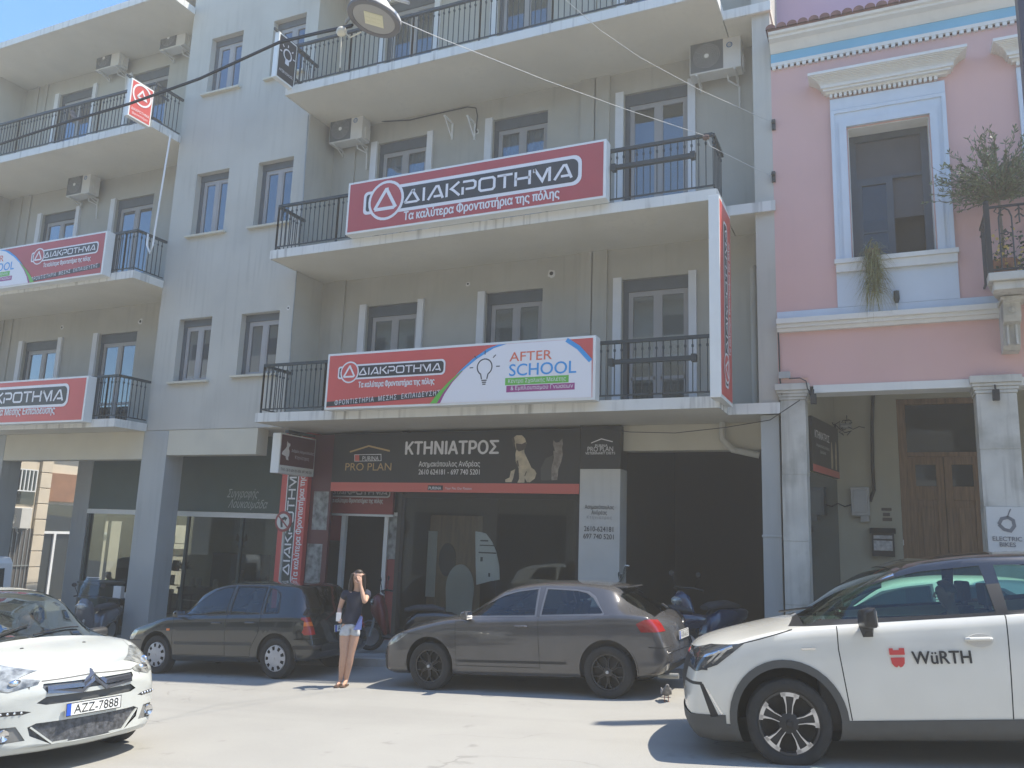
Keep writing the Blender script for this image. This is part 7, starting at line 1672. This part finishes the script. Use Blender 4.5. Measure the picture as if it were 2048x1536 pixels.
# ------------------------------------------------------------ scooters, bin, stand, pigeon, van
def scooter(label, x, y, rz, col, screen=True, shield=None, lamp=True):
    t = thing('scooter', label, 'scooter', (0,0,0), group='scooters parked on the pavement'); m = mat('scooter_'+col[0], col[1], .2, 0, coat=.8); ms = shield or m
    for xx, nm in ((.62,'front_wheel'), (-.62,'rear_wheel')):
        mb = MB(); mb.lathe([(.17,-.05),(.22,-.055),(.255,-.03),(.26,0),(.255,.03),(.22,.055),(.17,.05),(.16,0),(.17,-.05)], (xx,0,.26), 'y', 24); wv = build_raw(nm, mb, M_tyre, t, smooth=True)
        mb = MB(); mb.lathe([(.17,-.04),(.05,-.03),(0,-.03)], (xx,0,.26), 'y', 20); mb.lathe([(.17,.04),(.05,.03),(0,.03)], (xx,0,.26), 'y', 20); build_raw('rim', mb, M_rims, wv)
    def loft(secs, name, mm, par=t):   # sections: (x, z0, z1, halfwidth)
        mb = MB(); n = 14; vs = []; fs = []
        for (x_, z0, z1, w_) in secs:
            for k in range(n): a = 2*math.pi*k/n; c, s_ = math.cos(a), math.sin(a); vs.append((x_, w_*math.copysign(abs(c)**.7, c), (z0+z1)/2+(z1-z0)/2*math.copysign(abs(s_)**.7, s_)))
        for i in range(len(secs)-1):
            for k in range(n): fs.append((i*n+k, i*n+(k+1) % n, (i+1)*n+(k+1) % n, (i+1)*n+k))
        fs += [tuple(range(n))[::-1], tuple((len(secs)-1)*n+k for k in range(n))]; mb.add(vs, fs); return build_raw(name, mb, mm, par, smooth=50)
    loft([(-.95,.62,.70,.06),(-.85,.52,.74,.13),(-.55,.42,.76,.17),(-.25,.36,.74,.17),(-.05,.26,.60,.15),(.02,.24,.34,.14)], 'rear_body', m)
    loft([(-.05,.22,.30,.16),(.15,.22,.29,.17),(.36,.22,.32,.16)], 'footboard', M_trimk)
    loft([(.30,.24,.40,.15),(.36,.28,.75,.20),(.44,.40,.98,.20),(.52,.52,1.02,.15),(.60,.62,.95,.08),(.64,.70,.85,.03)], 'leg_shield', ms)
    loft([(.36,.40,.44,.05),(.5,.48,.54,.08),(.65,.50,.56,.09),(.82,.40,.46,.07),(.9,.30,.34,.04)], 'front_fender', m)
    loft([(-.72,.74,.80,.10),(-.5,.74,.86,.15),(-.2,.73,.84,.15),(0,.71,.78,.10)], 'seat', M_seat)
    mb = MB(); mb.tube([(.62,.07,.26),(.46,.06,.95)], .025, 8); mb.tube([(.62,-.07,.26),(.46,-.06,.95)], .025, 8); build_raw('fork', mb, M_steel, t)
    mb = MB(); mb.tube([(.34,.34,1.04),(.42,.2,1.07),(.44,0,1.06),(.42,-.2,1.07),(.34,-.34,1.04)], .018, 8); build_raw('handlebar', mb, M_trimk, t, smooth=True)
    for sg in (1, -1):
        mb = MB(); mb.tube([(.40,sg*.22,1.07),(.42,sg*.30,1.24)], .007, 6); mb.ball((.42,sg*.32,1.28), .015, .06, .045); build_raw('mirror', mb, M_trimk, t, smooth=True)
    if lamp: mb = MB(); mb.ball((.60,0,.86), .05, .13, .075); build_raw('headlight', mb, M_lampglass, t, smooth=True)
    if screen:
        mb = MB(); vs = []; n = 12
        for i in range(7):
            h = i/6; wd = .22*(1-.35*h*h)
            for k in range(n+1): a = -1+2*k/n; vs.append((.50-.16*h-.10*a*a*.6, wd*a, 1.02+.42*h))
        mb.add(vs, [(i*(n+1)+k, i*(n+1)+k+1, (i+1)*(n+1)+k+1, (i+1)*(n+1)+k) for i in range(6) for k in range(n)]); build_raw('windscreen', mb, glassmat('scooter_screen', (.7,.74,.74), 1.5), t)
        mb = MB(); mb.tube([vs[6*(n+1)+k] for k in range(n+1)], .007, 6); build_raw('screen_edge', mb, M_white, t)
    mb = MB(); mb.tube([(-.1,.1,.26),(-.05,.26,.02)], .012, 6); build_raw('stand', mb, M_steel, t)
    t.location = (x, y, G(x)+.13); t.rotation_euler = (0, 0, rz); return t
def sx(px, Y): return onY(px, 1200, Y).x
scooter('grey scooter with a windscreen between the grey columns at the left', sx(196, 13.0), 13.0, R(-70), ('grey', (.10,.105,.115)))
scooter('blue scooter at the back of the dark garage opening', sx(1408, 14.0), 14.0, R(-125), ('blue', (.008,.03,.085)), screen=False)
scooter('dark blue scooter with a tall clear windscreen behind the grey hatchback', sx(1292, 13.2), 13.2, R(-160), ('dark blue', (.012,.018,.045)))
scooter('black scooter with red trim by the school entrance door', sx(812, 13.3), 13.3, R(200), ('black', (.012,.012,.013)), screen=False, shield=mat('scooter red', (.12,.012,.014), .3))
p = onY(208, 1150, 14.9); t = thing('wheelie_bin', 'dark green wheelie bin standing behind the grey scooter', 'bin', (p.x, 14.9, G(p.x)+.13)); g = G(p.x)+.13
mb = MB(); mb.add([(p.x-.3,14.6,g+.08),(p.x+.3,14.6,g+.08),(p.x+.3,15.1,g+.08),(p.x-.3,15.1,g+.08),(p.x-.38,14.5,g+1.25),(p.x+.38,14.5,g+1.25),(p.x+.38,15.2,g+1.25),(p.x-.38,15.2,g+1.25)],[(0,3,2,1),(4,5,6,7),(0,1,5,4),(1,2,6,5),(2,3,7,6),(3,0,4,7)]); build('bin_body', mb, mat('bin_green', (.035,.055,.045), .6, vary=.1), t, bevel=.03)
mb = MB(); mb.box(p.x-.4,p.x+.4,14.47,15.23,g+1.25,g+1.31); build('lid', mb, mat('bin_lid', (.10,.11,.10), .6), t, bevel=.02)
mb = MB(); [mb.lathe([(.0,-.04),(.1,-.04),(.1,.04),(0,.04)], (p.x+sg*.28, 15.12, g+.1), 'x', 16) for sg in (-1, 1)]; build('wheels', mb, M_tyre, t)
p = onY(237, 1205, 14.3); t = thing('menu_stand', 'small metal stand with white cups and menu cards by the grey column', 'stand', (p.x, 14.3, G(p.x)+.13)); g = G(p.x)+.13
mb = MB()
for a in (-.2, .2):
    for b in (-.14, .14): mb.box(p.x+a-.015, p.x+a+.015, 14.3+b-.015, 14.3+b+.015, g, g+.9)
mb.box(p.x-.24, p.x+.24, 14.12, 14.48, g+.9, g+.93); mb.box(p.x-.22, p.x+.22, 14.14, 14.46, g+.55, g+.57); build('frame', mb, M_iron, t)
mb = MB(); mb.box(p.x-.15, p.x+.05, 14.2, 14.4, g+.575, g+.75); mb.box(p.x-.1, p.x+.15, 14.2, 14.3, g+.935, g+1.2); mb.lathe([(0,.935),(.05,.935),(.06,1.06),(0,1.06)], (p.x+.16, 14.35, g), 'z', 12); build('cards', mb, M_white, t)
def pigeon(x, y, rz, label):
    t = thing('pigeon', label, 'pigeon', (x, y, G(x)), rz, None)
    me = skinmesh([[(-.17,0,.10,(.03,.008)), (-.10,0,.105,.035), (-.03,0,.105,.062), (.05,0,.125,.055), (.085,0,.165,.034), (.10,0,.20,.027), (.118,0,.208,.02)], [(-.01,.02,.08,.02), (.0,.025,.04,.009), (.005,.025,.006,.007), (.035,.03,.004,.005)], [(-.01,-.02,.08,.02), (.0,-.025,.04,.009), (.005,-.025,.006,.007), (.035,-.03,.004,.005)]][:1])
    meshobj('body', me, mat('pigeon_grey', (.17,.165,.16), .7, vary=.6, scale=22), t)
    mb = MB()
    for sg in (-1, 1): mb.tube([(0, sg*.022, .07), (.005, sg*.024, .004)], .005, 6); mb.tube([(.005, sg*.024, .004), (.04, sg*.03, .004)], .004, 5); mb.tube([(.005, sg*.024, .004), (.035, sg*.012, .004)], .004, 5)
    build_raw('legs', mb, mat('pigeon_leg', (.35,.12,.09), .6), t)
    mb = MB(); mb.tube([(.12,0,.207), (.148,0,.198)], .006, 6, .002); build_raw('beak', mb, M_black, t)
    for sg in (-1, 1):
        mb = MB(); mb.ball((-.04, sg*.055, .115), .10, .012, .04, 12, 6); build_raw('wing', mb, mat('pigeon_wing', (.26,.25,.24), .7, vary=.5, scale=18), t, smooth=True)
pigeon(-2.56, 10.35, R(-70), 'pale grey pigeon walking on the road behind the grey hatchback')
def van(label, x, y):
    t = thing('white_van', label, 'van', (0,0,0)); m = mat('van_white', (.62,.63,.61), .3, coat=.6); L = 5.0; mb = MB()
    prof = [(-2.5,.35),(-2.5,1.9),(-2.42,2.02),(-2.25,2.06),(1.2,2.06),(1.45,1.98),(2.05,1.25),(2.4,1.05),(2.5,.85),(2.5,.35)]
    n = len(prof); vs = []; fs = []
    for w_, in_ in ((-.95,.0),(-.90,.05),(.90,.05),(.95,0)): pass
    secs = [(-.95,.06,.3),(-.93,.0,.0),(-.84,-.0,-.03),(.84,0,-.03),(.93,0,0),(.95,.06,.3)]
    for w_, sh, _ in secs:
        for (a, b) in prof: cx, cz = 0, 1.1; vs.append((a+(cx-a)*sh*.3, w_, b+(cz-b)*sh*.5))
    for i in range(len(secs)-1):
        for k in range(n): fs.append((i*n+k, i*n+(k+1) % n, (i+1)*n+(k+1) % n, (i+1)*n+k))
    fs += [tuple(range(n)), tuple((len(secs)-1)*n+k for k in range(n))[::-1]]; mb.add(vs, fs); b = build_raw('body', mb, m, t, smooth=30)
    mb = MB(); mb.box(-2.515,-2.5,-.75,-.05,1.1,1.8); mb.box(-2.515,-2.5,.05,.75,1.1,1.8); build_raw('rear_window', mb, M_cglassd, t)
    mb = MB(); mb.box(-2.53,-2.5,-.92,-.80,.75,1.35); mb.box(-2.53,-2.5,.80,.92,.75,1.35); build_raw('tail_lamp', mb, M_lampred, t)
    mb = MB(); mb.box(-2.52,-2.5,-.01,.01,.5,1.95); mb.box(-2.54,-2.5,.0,.1,.98,1.06); mb.box(-2.53,-2.5,.86,.93,1.5,1.56); build_raw('door_gap', mb, M_seam, t)
    mb = MB(); mb.box(-2.62,-2.5,-.9,.9,.38,.58); build_raw('bumper', mb, M_trimk, t, bevel=.03)
    for sg in (-1, 1):
        for q_ in (-1.5, 1.5): wheel(t, q_, sg*.82, .33, .2, 'hubcap', sg)
        mb = MB(); mb.box(.9, 1.6, sg*.945, sg*.955, 1.15, 1.75); build_raw('side_window', mb, M_cglassd, t)
    place(t, x, y, -1); return t
van('white van cut by the left edge behind the small white car', onY(13, 1100, 11.2).x-3.6, 11.3)
# a white car behind the crossover, seen through its windows
C2, L_, xf_ = car_grey(paint('white_paint_far', (.70,.71,.68), .3, 0, .6), 'white parked car seen through the windows of the white crossover'); place(C2, onY(1890, 1150, 10.5).x+L_/2-2.5, 11.3, -1)
# ------------------------------------------------------------ haze
if GLARE_HAZE:  # volume added to lift the darks, in place of windscreen glare
    mb = MB(); mb.box(-60, 45, -30, 60, -6, 17.2); hz = build('glare_haze', mb, MATS.get('glare_haze') or bpy.data.materials.new('glare_haze')); tag(hz, kind='stuff')
    hm = hz.data.materials[0]; hm.use_nodes = True; tn = hm.node_tree; tn.nodes.clear(); o_ = tn.nodes.new('ShaderNodeOutputMaterial'); v_ = tn.nodes.new('ShaderNodeVolumePrincipled')
    v_.inputs['Color'].default_value = (1, .97, .89, 1); v_.inputs['Density'].default_value = GLARE_HAZE; v_.inputs['Anisotropy'].default_value = .3; tn.links.new(v_.outputs[0], o_.inputs['Volume'])
